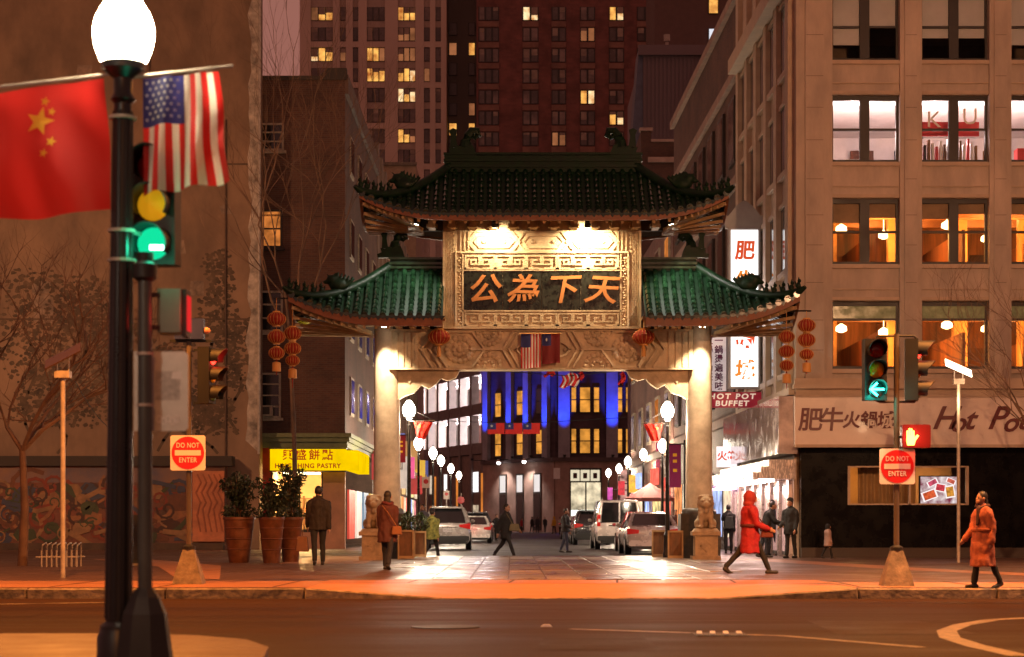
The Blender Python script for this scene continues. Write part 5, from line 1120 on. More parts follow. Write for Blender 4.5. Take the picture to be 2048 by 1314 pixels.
def acorn_lamp(label, loc, zg, rg, gm, power, pr=.06, group=None, sides=16, colr=(1,.80,.58), low=False):
    t = thing('street_lamp', label, 'street lamp', loc, 0, group); x, y, z = loc; h = zg - rg*1.25 - z
    if low: MB().lathe([(pr*2.0,0),(pr*2.0,.2),(pr*1.75,.24),(pr*1.75,.27),(pr*1.35,.30)], loc, sides).build('base', black, t, smooth=30)
    else: MB().lathe([(pr*2.6,0),(pr*2.6,.12),(pr*2.2,.18),(pr*2.0,.55),(pr*2.3,.6),(pr*1.5,.68),(pr*1.3,.75)], loc, sides).build('base', black, t, smooth=30)
    MB().lathe([(pr*1.25,.30 if low else .75),(pr*1.2,1.2),(pr*.85,h-.25),(pr*1.2,h-.22),(pr*.9,h-.18),(pr*.9,h-.08),(rg*.72,h-.02),(rg*.72,h+.04)], loc, sides).build('pole', black, t, smooth=30)
    fl = MB()
    if sides > 12:
        for k in range(12): a = 2*pi*k/12; fl.tube([(x+pr*1.22*math.cos(a), y+pr*1.22*math.sin(a), z+.32), (x+pr*.86*math.cos(a), y+pr*.86*math.sin(a), zg-rg*1.25-.3)], pr*.14, 5)
        fl.build('fluting', black, t, smooth=40)
    gp = []
    for q in range(22):
        a = -1.2 + 2.65*q/21; gp.append((rg*(math.cos(max(-1.0, min(1.2, (a+.12)/1.32))*1.02) if a < -.12 else math.cos((a+.12)/1.57*1.42)), a*rg))
    MB().lathe(gp, (x,y,zg), 28).build('globe', gm, t, smooth=60)
    MB().lathe([(rg*.4,1.32*rg),(rg*.34,1.5*rg),(rg*.12,1.6*rg),(rg*.10,1.85*rg),(rg*.03,2.0*rg)], (x,y,zg), 12).build('finial', black, t, smooth=40)
    if power: lamp("light", "POINT", (x, y, zg - rg*2.2), power, colr, t, rg)
    return t
FD = 13.5; fpx = lambda x: PX(x, FD); fpz = lambda y: PZ(y, FD)
near = acorn_lamp('tall fluted black lamp post flying two flags on the traffic island', (fpx(236), FD, .13), fpz(58), .205, gl_near, 0, .071, sides=24, low=True)
for y in (236, 462, 521): MB().lathe([(.088,-.01),(.094,-.01),(.094,.01),(.088,.01)], (fpx(236),FD,fpz(y)), 20).build('steel_band', postm, near)
LP = []
for k, (px, py, d, nm) in enumerate(((818,818,53.5,'among the planter boxes on the pastry shop side'),(837,885,75,'second along the pastry shop side of the street'),(866,905,85.7,'third along the pastry shop side of the street'),(882,920,96,'fourth along the pastry shop side of the street'),(902,936,110,'fifth along the pastry shop side of the street'),(918,950,128,'sixth along the pastry shop side of the street'),
     (1335,820,53.5,'among the planter boxes on the restaurant side'),(1325,890,76,'second along the restaurant side of the street'),(1287,908,88,'third along the restaurant side of the street'),(1256,922,98,'fourth along the restaurant side of the street'),(1238,936,112,'fifth along the restaurant side of the street'),(1217,945,124,'sixth along the restaurant side of the street'))):
    p = W(px, py, d); LP.append(acorn_lamp('black acorn street lamp ' + nm, (p.x, d, .15), p.z, .175, gl_far, 500 if d < 60 else 1300, .05, 'acorn lamps along the street', 10))
near.rotation_euler = (0, .009, 0)
# flags on the signal post
a0, a1 = W(210,150,FD), W(-190,196,FD)
fa = thing('red_flag', 'red flag with yellow stars hanging from the flag lamp post', 'flag', a0)
MB().tube([W(232,147,FD), a1], .012, 8).build('staff', postm, fa)
def SR(u, v):
    p = a0 + (a1-a0)*u; return p + Vector((.0 + .03*v, .09*math.sin(u*13+v*2.5)*(.25+v) - .04*math.cos(v*7+u*5), -(.03 + .87*v + .02*math.sin(u*9)*v)))
cloth('cloth', fa, SR, 30, 20, [fr_], lambda u, v: 0)
sm = MB()
for u, v, r in ((.33,.27,.12),(.27,.44,.045),(.305,.53,.04),(.30,.12,.04),(.27,.20,.035)): star(sm, SR, u, v, r, .62, Vector((0,-.012,0)), .3)
sm.build('star', fy_, fa, recalc=False)
b0, b1 = W(286,152,FD), W(466,132,FD)
fb = thing('striped_flag', 'stars and stripes flag hanging from the flag lamp post', 'flag', b0)
MB().tube([W(240,157,FD), b1], .012, 8).build('staff', postm, fb)
def SU(u, v):
    p = b0 + (W(436,136,FD)-b0)*u; fold = max(0, u-.55)
    return p + Vector((.10*fold*v + .04*(u-.3)*v - .0, .07*math.sin(u*14+v*2)*(.3+v) + .22*fold*math.sin(v*7), -(.02 + .78*v - .02*u*v + .06*fold*math.sin(v*5))))
cloth('cloth', fb, SU, 39, 24, [fr_, fw_, fb_], lambda u, v: 2 if (u < .54 and v < .40) else (0 if int(u*13) % 2 == 0 else 1))
sm = MB()
for j in range(7):
    for i in range(6 - (j % 2)): star(sm, SU, .05 + .083*i + (.04 if j % 2 else 0), .04 + .052*j, .02, 1.3, Vector((0,-.008,0)))
sm.build('star', fw_, fb, recalc=False)
# traffic signals
G_ON = emat('green_signal_light', (.005,.62,.28), 1.3); C_ON = emat('green_arrow_light', (.03,1,.78), 22); R_ON = emat('red_signal_light', (1,.02,.01), 10); H_ON = emat('orange_hand_light', (1,.36,.06), 9)
A_OFF = M('amber_lens', (.85,.40,.01), .25, var=.1); A_PAINTED_GLOW = M('amber_lens_painted_glow', (.85,.42,.02), .25, emit=(1,.45,.01), es=.45); R_OFF = M('red_lens', (.25,.01,.01), .25); G_OFF = M('green_lens', (.01,.10,.06), .25)  # the second amber lens is off; its emission stands in for reflected lamp light
def head(par, c, k, rz, lit, arrow=False, mats=None):       # three-lens head centred at c, facing -y turned by rz
    mats = mats or [R_OFF, A_OFF, G_OFF]; Rm = Matrix.Translation(c) @ Matrix.Rotation(rz, 4, 'Z'); r = .128*k; sp = .305*k
    hb = MB().box(-.17*k, .17*k, 0, .2*k, -1.5*sp-.01, 1.5*sp+.01).move(Rm).build('housing', blackm, par)
    for i in range(3):
        z = sp*(1-i); v = MB(); n = 16; vs = []; fs = []
        for j, (y, s) in enumerate(((0,1.0),(-.26*k,1.0),(-.26*k,.94),(0,.94))):
            for q in range(n+1):
                a = -rad(35) + (pi + rad(70))*q/n; cut = (1 - .45*(1-math.sin(max(0,a) if a < pi else 0))) if y else 1
                vs.append((r*1.12*s*math.cos(a), y*(.55+.45*max(0,math.sin(a))), z + r*1.12*s*math.sin(a)))
        for j in range(4):
            for q in range(n): A0 = j*(n+1)+q; B0 = ((j+1) % 4)*(n+1)+q; fs.append((A0, A0+1, B0+1, B0))
        v.add(vs, fs).move(Rm).build('visor', blackm, par, smooth=40)
        ln = MB().lathe([(r,0),(r*.9,.02),(r*.5,.045),(.001,.055)], (0,0,0), 20).move(Rm @ Matrix.Translation((0,-.005,z)) @ Matrix.Rotation(rad(90), 4, 'X'))
        if i == lit and arrow:
            ln.build('lens', blackm, par, smooth=50)
            MB().path([(r*.75,z),(-r*.7,z)], r*.22, -.07, -.062).path([(-r*.05,z+r*.68),(-r*.78,z),(-r*.05,z-r*.68)], r*.22, -.07, -.062).move(Rm).build('arrow', C_ON, par)
        else: ln.build('lens', (R_ON, None, G_ON)[i] if i == lit else mats[i], par, smooth=50)
    return hb
nm_ = thing('traffic_signal', 'black signal post on the traffic island showing green under the striped flag', 'traffic signal', (fpx(290), FD-.1, .13)); sy = FD-.1; sp_ = Vector((PX(290,sy), sy, 0))
MB().tube([(sp_.x,sy,.6),(sp_.x,sy,fpz(545))], [.049,.047], 16).build('pole', M('signal_pole_paint', (.05,.055,.05), .4), nm_, smooth=40)
MB().lathe([(.056,-.02),(.08,0),(.08,.09),(.056,.11),(.056,.17)], (sp_.x,sy,fpz(560)), 14).build('collar', blackm, nm_, smooth=40)
MB().lathe([(.20,.0),(.19,.08),(.15,.36),(.10,.47),(.058,.53)], (sp_.x+.0,sy,.13), 8).build('pedestal', blackm, nm_)
for y in (710, 812): MB().lathe([(.052,-.01),(.056,-.01),(.056,.01),(.052,.01)], (sp_.x,sy,fpz(y)), 16).build('steel_band', postm, nm_)
head(nm_, W(307, 410, FD+.22), .87, rad(-6), 2, False, [R_OFF, A_PAINTED_GLOW, G_OFF])
lamp('light', 'POINT', W(308, 487, FD-.1), 7, (.03,1,.5), nm_, .05)
MB().box(fpx(298), fpx(326), FD+.02, FD+.024, fpz(499), fpz(489)).build('light_spot', emat('bright_green_spot', (.55,1,.8), 6), nm_)
for y in (462, 521): MB().tube([W(240,y,FD), W(266,y+2,FD+.1), W(286,y+8,FD+.25)], .016, 8).build('bracket', postm, nm_)
pd = thing('pedestrian_signal', 'pedestrian signal box seen from behind with red glow on the signal post', 'pedestrian signal', W(345,680,FD)); MB().box(fpx(315), fpx(362), FD-.02, FD+.2, fpz(665), fpz(578)).build('housing', M('grey_green_box', (.15,.16,.13), .5), pd)
MB().box(fpx(362), fpx(373), FD+.0, FD+.18, fpz(672), fpz(578)).build('visor', blackm, pd); MB().box(fpx(373), fpx(373)+.006, FD+.02, FD+.16, fpz(660), fpz(590)).build('lens', emat('dim_red_light', (1,.03,.03), .8), pd); MB().bar(W(300,590,FD-.05), W(318,590,FD-.02), .03).bar(W(300,655,FD-.05), W(318,655,FD-.02), .03).build('arm', blackm, pd)
lamp('light', 'POINT', (fpx(373)+.08, FD-.02, fpz(625)), 3, (1,.05,.03), pd, .05)
sb = thing('sign_back', 'blank grey back of a road sign with scribbles and sticker remains', 'sign', W(314,862,FD)); y0 = FD+.0
def rrect(x0, x1, z0, z1, r, n=4):
    P = []
    for cx_, cz_, a in ((x1-r,z1-r,0),(x0+r,z1-r,pi/2),(x0+r,z0+r,pi),(x1-r,z0+r,3*pi/2)):
        for k in range(n+1): P.append((cx_+r*math.cos(a+k*pi/2/n), cz_+r*math.sin(a+k*pi/2/n)))
    return P
MB().prism(rrect(fpx(253), fpx(376), fpz(862), fpz(703), .03), y0, y0+.006).build('plate', grey, sb); sc = MB(); r = random.Random(2)
for k in range(5): x = 318+k*9; sc.path([(fpx(x+5*math.cos(a*.9)), fpz(838+k%2*4+7*math.sin(a*.9))) for a in range(8)], .008, y0-.001-.0002*k, y0)
sc.build('scribble', white, sb); MB().prism([(fpx(342),fpz(758)),(fpx(364),fpz(758)),(fpx(362),fpz(742)),(fpx(345),fpz(744))], y0-.001, y0).build('sticker', white, sb); MB().box(fpx(310), fpx(360), y0-.0008, y0, fpz(800), fpz(742)).build('sticker_residue', M('sticker_residue', (.52,.50,.46), .7, var=.2, vs=20), sb)
# far pair of masts with DO NOT ENTER signs
def no_entry(par, cx_, cz_, w, y):
    MB().prism(rrect(cx_-w/2, cx_+w/2, cz_-w/2, cz_+w/2, w*.06), y, y+.004).build('sign_plate', white_sign, par); MB().disc((cx_,cz_), w*.465, y-.004, y-.0005, 32).build('red_disc', red_sign, par)
    MB().box(cx_-w*.37, cx_+w*.37, y-.008, y-.0045, cz_-w*.075, cz_+w*.075).build('white_bar', white_sign, par)
    text('lettering', 'DO NOT', w*.20, white_sign, par, (cx_, y-.007, cz_+w*.21), depth=.004, fat=w*.003, spacing=1.08, sx=.78); text('lettering', 'ENTER', w*.20, white_sign, par, (cx_, y-.007, cz_-w*.21), depth=.004, fat=w*.003, spacing=1.08, sx=.82)
def mast(label, px, d, ytop, ybase, sign, sw):
    t = thing('signal_mast', label, 'signal mast', (PX(px,d), d, .15)); x = PX(px,d)
    MB().taper((x,d), (.23,.22), (.19,.18), .15, .32).taper((x,d), (.19,.18), (.085,.085), .32, .68).build('footing', conc, t)
    MB().lathe([(.10,0),(.10,.05),(.05,.08)], (x,d,.68), 10).build('collar', blackm, t); MB().tube([(x,d,.7),(x,d,PZ(ytop,d))], .042, 12).build('pole', M('mast_paint', (.10,.075,.055), .5), t, smooth=40)
    no_entry(t, PX(sign[0],d), PZ(sign[1],d), sw*d/F, d-.06); return t
D1 = gd(1168); ml = mast('mast with blue box and DO NOT ENTER sign beside the mural', 378, D1, 682, 1168, (377,906), 70)
MB().box(PX(351,D1), PX(408,D1), D1-.1, D1+.1, PZ(679,D1), PZ(638,D1)).build('blue_box', M('blue_box_paint', (.02,.035,.16), .5, var=.2), ml); MB().bar(W(340,682,D1), W(425,682,D1), .04).build('cross_arm', blackm, ml); MB().ell(W(412,661,D1-.02), (.07,.05,.05), 10, 8).build('beacon', M('beacon_lens', (.8,.4,.25), .4), ml)
sl_ = thing('traffic_signal', 'signal head turned side on with red glow beside the mural wall mast', 'traffic signal', W(430,805,D1)); head(sl_, W(425,751,D1), .93, rad(78), 0)
MB().bar(W(388,700,D1), W(425,700,D1), .035).bar(W(388,806,D1), W(425,806,D1), .035).build('bracket', blackm, sl_); lamp('light', 'POINT', W(476,716,D1-.05), 9, (1,.05,.03), sl_, .05)
D3 = gd(1172); mr = mast('mast with DO NOT ENTER sign before the black restaurant wall', 1793, D3, 668, 1172, (1793,933), 71)
ta = thing('traffic_signal', 'signal head with glowing green left arrow on the restaurant side mast', 'traffic signal', W(1752,797,D3)); head(ta, W(1752,739,D3-.1), .98, rad(4), 2, True)
MB().tube([W(1752,676,D3), W(1756,672,D3), W(1793,672,D3)], .018, 8).tube([W(1752,800,D3), W(1760,804,D3), W(1793,804,D3)], .018, 8).build('bracket', blackm, ta); lamp('light', 'POINT', W(1750,777,D3-.35), 26, (.03,1,.72), ta, .08)
tr_ = thing('traffic_signal', 'signal head turned side on with red glow on the restaurant side mast', 'traffic signal', W(1850,797,D3)); head(tr_, W(1836,740,D3), .98, rad(80), 0); MB().tube([W(1793,672,D3), W(1828,672,D3), W(1836,680,D3)], .018, 8).tube([W(1793,804,D3), W(1828,804,D3), W(1836,797,D3)], .018, 8).build('bracket', blackm, tr_); lamp('light', 'POINT', W(1888,704,D3-.05), 9, (1,.05,.03), tr_, .05)
ph_ = thing('pedestrian_signal', 'pedestrian signal showing a lit raised hand', 'pedestrian signal', W(1828,895,D3)); yy = D3-.16
MB().prism(rrect(PX(1801,D3), PX(1857,D3), PZ(896,D3), PZ(850,D3), .03), yy, yy+.2).build('housing', M('dark_red_lit_box', (.12,.01,.01), .4), ph_); hx, hz_ = PX(1818,D3), PZ(874,D3)
hm = MB().prism([(hx-.06,hz_-.13),(hx+.045,hz_-.13),(hx+.065,hz_-.06),(hx+.115,hz_+.01),(hx+.09,hz_+.03),(hx+.05,hz_-.01),(hx+.045,hz_+.02),(hx-.068,hz_+.02),(hx-.07,hz_-.05)], yy-.01, yy-.004)
for k, (dx, h) in enumerate(((-.056,.09),(-.026,.125),(.004,.12),(.033,.09))): hm.prism(rrect(hx+dx-.0125, hx+dx+.0125, hz_+.0, hz_+h, .01, 2), yy-.0095-.0002*k, yy-.004)
hm.build('hand_symbol', H_ON, ph_); lamp('light', 'POINT', (hx+.05, yy-.25, hz_), 14, (1,.06,.03), ph_, .08); MB().bar((PX(1793,D3),D3,hz_), (PX(1803,D3),D3-.05,hz_), .04).build('arm', blackm, ph_)
# solar posts
def solar(label, px, d, ytop, panel, mt):
    t = thing('solar_post', label, 'lamp post', (PX(px,d), d, .15)); x = PX(px,d); MB().tube([(x,d,.15),(x,d,PZ(ytop,d))], .042, 12).build('pole', postm, t, smooth=40)
    MB().box(x-.13, x+.13, d-.1, d+.1, PZ(ytop,d), PZ(ytop,d)+.12).build('lamp_tray', postm, t); z = PZ(ytop,d)+.12
    MB().bar((x-.1,d,z), (x-.1,d,z+.18), .02).bar((x+.1,d,z), (x+.1,d,z+.32), .02).build('strut', postm, t)
    o = MB().box(-.34, .34, -.25, .25, -.012, .012).move(Matrix.Translation((x,d,z+.26)) @ Matrix.Rotation(rad(-27 if panel > 0 else 24), 4, 'Y') @ Matrix.Rotation(rad(24), 4, 'X')); o.build('panel', mt, t); return t
s1 = solar('slim galvanised post with tilted solar panel near the bike rack', 126, 34.5, 756, 1, M('solar_panel_dark', (.06,.03,.02), .3)); s2 = solar('slim post with bright glowing panel lamp near the restaurant window', 1917, 47.5, 768, -1, emat('glowing_panel', (1,.72,.48), 6)); lamp('light', 'POINT', W(1917,800,47.2), 45, (1,.66,.36), s2, .2)
op = MB().tube([(PX(259,50),50,.15),(PX(259,50),50,PZ(866,50))], .05, 10).build('orange_post', postm, None, smooth=40); tag(op, 'plain round post standing between the flag lamp post and mural', 'post')
wr = MB().tube([W(150,762,34.5).lerp(W(259,868,50), t) - Vector((0,0,1.2*t*(1-t))) for t in [i/10 for i in range(11)]], .008, 5).build('overhead_wire', blackm); tag(wr, 'thin wire sagging from the solar post', 'wire')
cb = thing('utility_cabinet', 'black steel utility cabinet on the pavement before the mural', 'cabinet', (PX(268,44), 44, .15)); MB().box(PX(252,44), PX(284,44), 44, 44.3, .2, PZ(1030,44)).build('case', blackm, cb); MB().box(PX(255,44), PX(281,44), 43.98, 43.995, .3, PZ(1040,44)).build('door', black, cb); MB().box(PX(250,44), PX(286,44), 43.98, 44.32, .15, .2).build('base', conc, cb)
br_ = thing('bike_rack', 'low steel bike rack of bent hoops by the kerb', 'bike rack', (PX(110,43), 43, .15))
for k in range(8):
    x = PX(82+k*10,43); MB().tube([(x,43.5,.15),(x,43.5,.55),(x+.02,43.4,.66),(x+.06,42.9,.62),(x+.06,42.8,.5),(x+.06,42.8,.15)], .018, 6).build('hoop', postm, br_, smooth=50)
MB().tube([(PX(76,43),42.8,.36),(PX(160,43),42.8,.36)], .018, 6).tube([(PX(76,43),43.5,.36),(PX(160,43),43.5,.36)], .018, 6).build('rail', postm, br_)
# planter boxes and pots
def box_planter(label, px0, px1, y0, d):
    t = thing('planter_box', label, 'planter', (PX((px0+px1)/2,d), d, .15)); a, b = PX(px0,d), PX(px1,d); zt_ = PZ(y0,d); m = MB().box(a+.02, b-.02, d+.02, d+(b-a)-.02, .17, zt_-.03); m.build('box', wood, t)
    f = MB()
    for x in (a, b): f.box(x-.02, x+.02, d-.02, d+.02, .15, zt_)
    f.box(a+.02, b-.02, d-.015, d+.02, zt_-.05, zt_).box(a+.02, b-.02, d-.015, d+.02, .17, .24); f.build('frame', tan, t); MB().box(a+.02, b-.02, d+.02, d+(b-a)-.02, zt_-.029, zt_-.02).build('soil', blackm, t); return t
box_planter('brown slatted planter box nearest the gate plinth on the pastry shop side', 797, 826, 1060, 51.5); box_planter('brown planter box next to the lamp on the pastry shop side', 829, 851, 1062, 54); box_planter('brown planter box next to the lamp on the restaurant side', 1305, 1331, 1060, 54.5); box_planter('brown slatted planter box nearest the gate plinth on the restaurant side', 1337, 1365, 1061, 52)
leafm = M('dark_evergreen_leaf', (.022,.038,.016), .5, var=.5, vs=14); leaf2 = M('box_shrub_leaf', (.05,.08,.025), .5, var=.5, vs=14); bark = M('twig_bark', (.17,.09,.05), .8, var=.3)
def shrub(par, c, rx, rz, n, seed, mat=leafm, ls=.06, name='foliage'):
    r = random.Random(seed); mb = MB()
    for _ in range(n):
        a = r.uniform(0, 2*pi); q = r.random()**.5; h = r.random(); w = math.sin(pi*min(1,h*.85+.12))
        p = Vector(c) + Vector((rx*q*w*math.cos(a), rx*q*w*math.sin(a), rz*h)); M3 = Euler((r.uniform(-1.2,1.2), r.uniform(-1.2,1.2), a)).to_matrix(); s = ls*r.uniform(.6,1.4)
        mb.add([p + M3 @ Vector(v) for v in ((-s,0,0),(0,-s*.42,.01),(s,0,-.01),(0,s*.42,.01))], [(0,1,2,3)])
    return tag(mb.build(name, mat, par, recalc=False), kind='stuff')
def pot(label, px, d, rt, seed, hh, wide):
    t = thing('potted_shrub', label, 'planter', (PX(px,d), d, .15)); c = (PX(px,d), d, .15); MB().lathe([(rt*.62,0),(rt*.66,.05),(rt*.98,1.0),(rt*1.03,1.02),(rt*1.03,1.08),(rt*.9,1.08),(rt*.88,1.0)], c, 24).build('pot', potm, t, smooth=35)
    rg = MB()
    for z in (.3, .55, .8): rg.lathe([(rt*(.68+.32*z)-.004,z),(rt*(.685+.32*z)+.008,z+.012),(rt*(.69+.32*z)-.004,z+.03)], c, 24)
    rg.build('pot_ring', potm, t, smooth=40)
    r = random.Random(seed); st_ = MB(); tips = []
    for k in range(9):
        a = 2*pi*k/9 + r.uniform(-.3,.3); l = r.uniform(.5,1)*hh; e_ = Vector(c) + Vector((wide*math.cos(a)*r.uniform(.4,1), wide*math.sin(a)*.6, 1.05+l)); m_ = Vector(c) + Vector((wide*.25*math.cos(a), wide*.25*math.sin(a), 1.05+l*.55)); st_.tube([Vector(c)+Vector((0,0,1)), m_, e_], [.018,.014,.006], 5); tips.append((m_, e_))
    st_.build('stem', bark, t); shrub(t, Vector(c)+Vector((0,0,.95)), wide*.95, .55, 420, seed)
    for m_, e_ in tips:
        for q in range(3): shrub(t, m_.lerp(e_, q/2.5) - Vector((0,0,.08)), .17, .24, 34, seed+q, name='foliage_spray')
    return t
pot('tall tapered brown pot with evergreen boughs farthest from the pastry shop door', 478, 47.5, .37, 3, 1.05, .46); pot('tall tapered brown pot with evergreen boughs in the middle of the three', 543, 47.0, .30, 4, .95, .46); pot('tall tapered brown pot with leaning bough by the walking man', 581, 48.2, .30, 5, 1.3, .40)
for px, d, lab in ((815,51.8,'dark box shrub growing in the planter by the gate plinth'),(840,54.2,'round box shrub growing in the planter by the lamp')): s = thing('box_shrub', lab, 'shrub', (PX(px,d), d+.2, PZ(1062,d))); shrub(s, s.location, .28, .5, 380, int(px), leaf2, .045); MB().tube([s.location, s.location+Vector((0,0,.3))], .015, 5).build('stem', bark, s)
# bare trees
def bare(label, base, h, seed, spread=.55, r0=.10, lean=(0,0), depth=5, name='bare_tree', zf=.35):
    t = thing(name, label, 'tree', base); r = random.Random(seed); tk = MB(); bm2 = MB()
    p0 = Vector(base); top = p0 + Vector((lean[0], lean[1], h*zf)); tk.tube([p0, p0.lerp(top,.5)+Vector((.05,0,0)), top], [r0*1.3, r0, r0*.8], 10); tk.build('trunk', bark, t, smooth=50)
    def grow(p, d, l, rr, lv):
        pts = [p]; q = p; dd = d
        for k in range(3): dd = (dd + Vector((r.uniform(-.25,.25), r.uniform(-.25,.25), r.uniform(-.12,.2)))).normalized(); q = q + dd*l/3; pts.append(q)
        bm2.tube(pts, [rr, rr*.85, rr*.7, rr*.55], 6 if lv > 2 else 4)
        if lv > 0:
            for k in range(3 if lv > 1 else 2):
                s = pts[r.choice((1,2,3))] if k else pts[3]; nd = (dd + Vector((r.uniform(-1,1), r.uniform(-.7,.7), r.uniform(-.25,.7)))*spread*1.25).normalized(); grow(s, nd, l*r.uniform(.6,.82), rr*.58, lv-1)
    for k in range(4): a = 2*pi*k/4 + r.uniform(-.4,.4); grow(top, Vector((math.cos(a)*spread*1.2, math.sin(a)*spread, 1)).normalized(), h*.27, r0*.6, depth)
    bm2.build('crown', bark, t, smooth=50); return t
bare('leafless street tree with orange lit twigs beside the bike rack', (PX(45,44), 44, .15), 7.2, 5, .8, .09); bare('leafless tree with pale twigs in front of the brick block', (PX(592,62), 62, .15), 13.5, 8, .42, .07, (-.2,0), zf=.5); bare('leafless tree beside the restaurant sign', (PX(2105,47.5), 47.5, .15), 7.0, 14, .6, .06)
# lanterns
lred = clothmat('red_lantern_silk', (.36,.03,.013), .3); lgold = M('lantern_gold', (.62,.28,.06), .5, var=.1)
def one_lantern(par, c, rx, rz):
    L_ = MB(); n = 16; prof = []
    for k in range(9): a = -pi/2*.86 + pi*.86*k/8; prof.append((rx*math.cos(a), rz*math.sin(a)))
    b = MB().lathe(prof, c, n).build('lantern', lred, par, smooth=60); rb_ = MB()
    for k in range(n):
        a = 2*pi*(k+.5)/n; rb_.tube([(c[0]+(p[0]+.006)*math.cos(a), c[1]+(p[0]+.006)*math.sin(a), c[2]+p[1]) for p in prof], .007, 4)
    rb_.build('rib', lgold, b); MB().lathe([(rx*.42,-rz*1.12),(rx*.42,-rz*.93)], c, 12).lathe([(rx*.42,rz*.93),(rx*.42,rz*1.12)], c, 12).build('gold_ring', lgold, b)
def string(label, px, d, ys_, rpx, tail, ytop, arm=None):
    t = thing('lantern_string', label, 'lanterns', W(px, ys_[0], d), 0); k = d/F
    for y, r_ in zip(ys_, rpx): one_lantern(t, W(px, y, d), r_*k*.92, r_*k*.70)
    if arm: MB().tube(arm, .022, 6).build('arm', blackm, t)
    MB().tube([W(px,ytop,d), W(px,ys_[-1],d)], .008, 5).build('cord', lgold, t); c = W(px, ys_[-1]+rpx[-1]*.78, d); MB().lathe([(.04,-.05),(.11,-.08),(.115,-.30),(.02,-.31)], c, 10).build('tassel', lgold, t, smooth=40); MB().tube([c, c-Vector((0,0,tail))], [.02,.012], 5).build('tassel_cord', lred, t)
LE = 50.9
string('longer string of three red lanterns at the lower roof tip on the brick block side', 553, LE, (638,674,706), (20,19,17), .4, 596, [W(620,596,LE+.8), W(549,597,LE)]); string('lower hung string of three red lanterns at the roof tip on the brick block side', 585, LE+.25, (667,697,721), (19,18,15), .55, 605); string('lower hung string of three red lanterns at the roof tip by the restaurant', 1573, LE+.25, (674,703,731), (17,17,15), .45, 605); string('outer string of three red lanterns held off the roof tip by the restaurant', 1613, LE, (651,680,709), (19,19,15), .35, 622, [W(1560,622,LE+.6), W(1622,622,LE)])
for px, nm in ((878,'pastry shop side'),(1287,'restaurant side')):
    t = thing('round_lantern', 'single red lantern hanging against the gate beam on the ' + nm, 'lantern', W(px,675,GY-.65)); one_lantern(t, W(px,674,GY-.65), .29, .20); c = W(px,690,GY-.65); MB().lathe([(.03,0),(.05,-.06),(.06,-.3),(.01,-.31)], c, 10).build('tassel', lgold, t); MB().tube([W(px,640,GY-.65), W(px,660,GY-.65)], .01, 5).build('cord', lgold, t)
# flags and banners round the gate
def hung(name, label, x0, x1, y0, y1, d, mats, pick, nu=26, nv=20, sun=None):
    t = thing(name, label, 'flag', W((x0+x1)/2, y1, d)); S = lambda u, v: W(x0+(x1-x0)*u, y0+(y1-y0)*v, d) + Vector((0, .05*math.sin(u*10+v)*v, -.02*math.sin(u*6)*v)); cloth('cloth', t, S, nu, nv, mats, pick); MB().tube([W(x0-2,y0,d), W(x1+2,y0,d)], .012, 6).build('rod', lgold, t)
    if sun: m = MB(); star(m, S, sun[0], sun[1], .07, .9, Vector((0,-.012,0))); star(m, S, sun[0], sun[1], .07, .9, Vector((0,-.014,0)), pi/5); m.build('sun_emblem', fw_, t, recalc=False)
    return t
def pus(u, v): return 2 if (u < .5 and v < .4) else (0 if int(u*13) % 2 == 0 else 1)
hung('striped_flag', 'small stars and stripes flag hung on the gate beam', 1042, 1081, 667, 736, GY-.5, [fr_,fw_,fb_], pus); hung('red_flag', 'dark red flag with blue corner hung on the gate beam', 1084, 1120, 667, 727, GY-.52, [clothmat('dark_red_flag_cloth', (.22,.02,.02)), fb_], lambda u, v: 1 if (u < .5 and v < .42) else 0, sun=(.25,.2))
BDp = 118.0; bn = thing('flag_banner', 'row of red and blue flags strung across the street', 'banner', W(1028,870,BDp)); MB().tube([(XL(BDp),BDp,PZ(838,BDp)), W(975,845,BDp), W(1080,845,BDp), (XR(112),BDp,PZ(835,BDp))], .02, 5).build('wire', blackm, bn)
for k in range(3):
    a = 975+35.5*k; S = (lambda a: lambda u, v: W(a+34*u, 846+22*v, BDp) + Vector((0,.04*math.sin(u*8),0)))(a); cloth('flag', bn, S, 20, 12, [fr_, fb_], lambda u, v: 1 if (u < .5 and v < .55) else 0)
    m = MB(); star(m, S, .25, .28, .14, .75, Vector((0,-.03,0))); m.build('sun_emblem', fw_, bn, recalc=False)
sf_ = thing('flag_string', 'string of small red and white flags hanging behind the gate beam', 'flags', W(1140,760,56)); MB().tube([W(1000,742,56), W(1140,752,56), W(1300,735,56)], .012, 5).build('cord', blackm, sf_)
for px, y0_, y1_, w_, stp in ((1098,741,752,18,0),(1138,748,774,34,1),(1243,745,768,10,0),(1160,744,760,10,0)): cloth('flag', sf_, (lambda px, y0_, y1_, w_: lambda u, v: W(px-w_/2+w_*u+4*math.sin(v*4), y0_+(y1_-y0_)*v+3*math.sin(u*7), 56) + Vector((0,.08*math.sin(u*12+v*4),0)))(px,y0_,y1_,w_), 18, 8, [fr_,fw_], (lambda s: lambda u, v: (int(u*8) % 2) if s else 0)(stp))
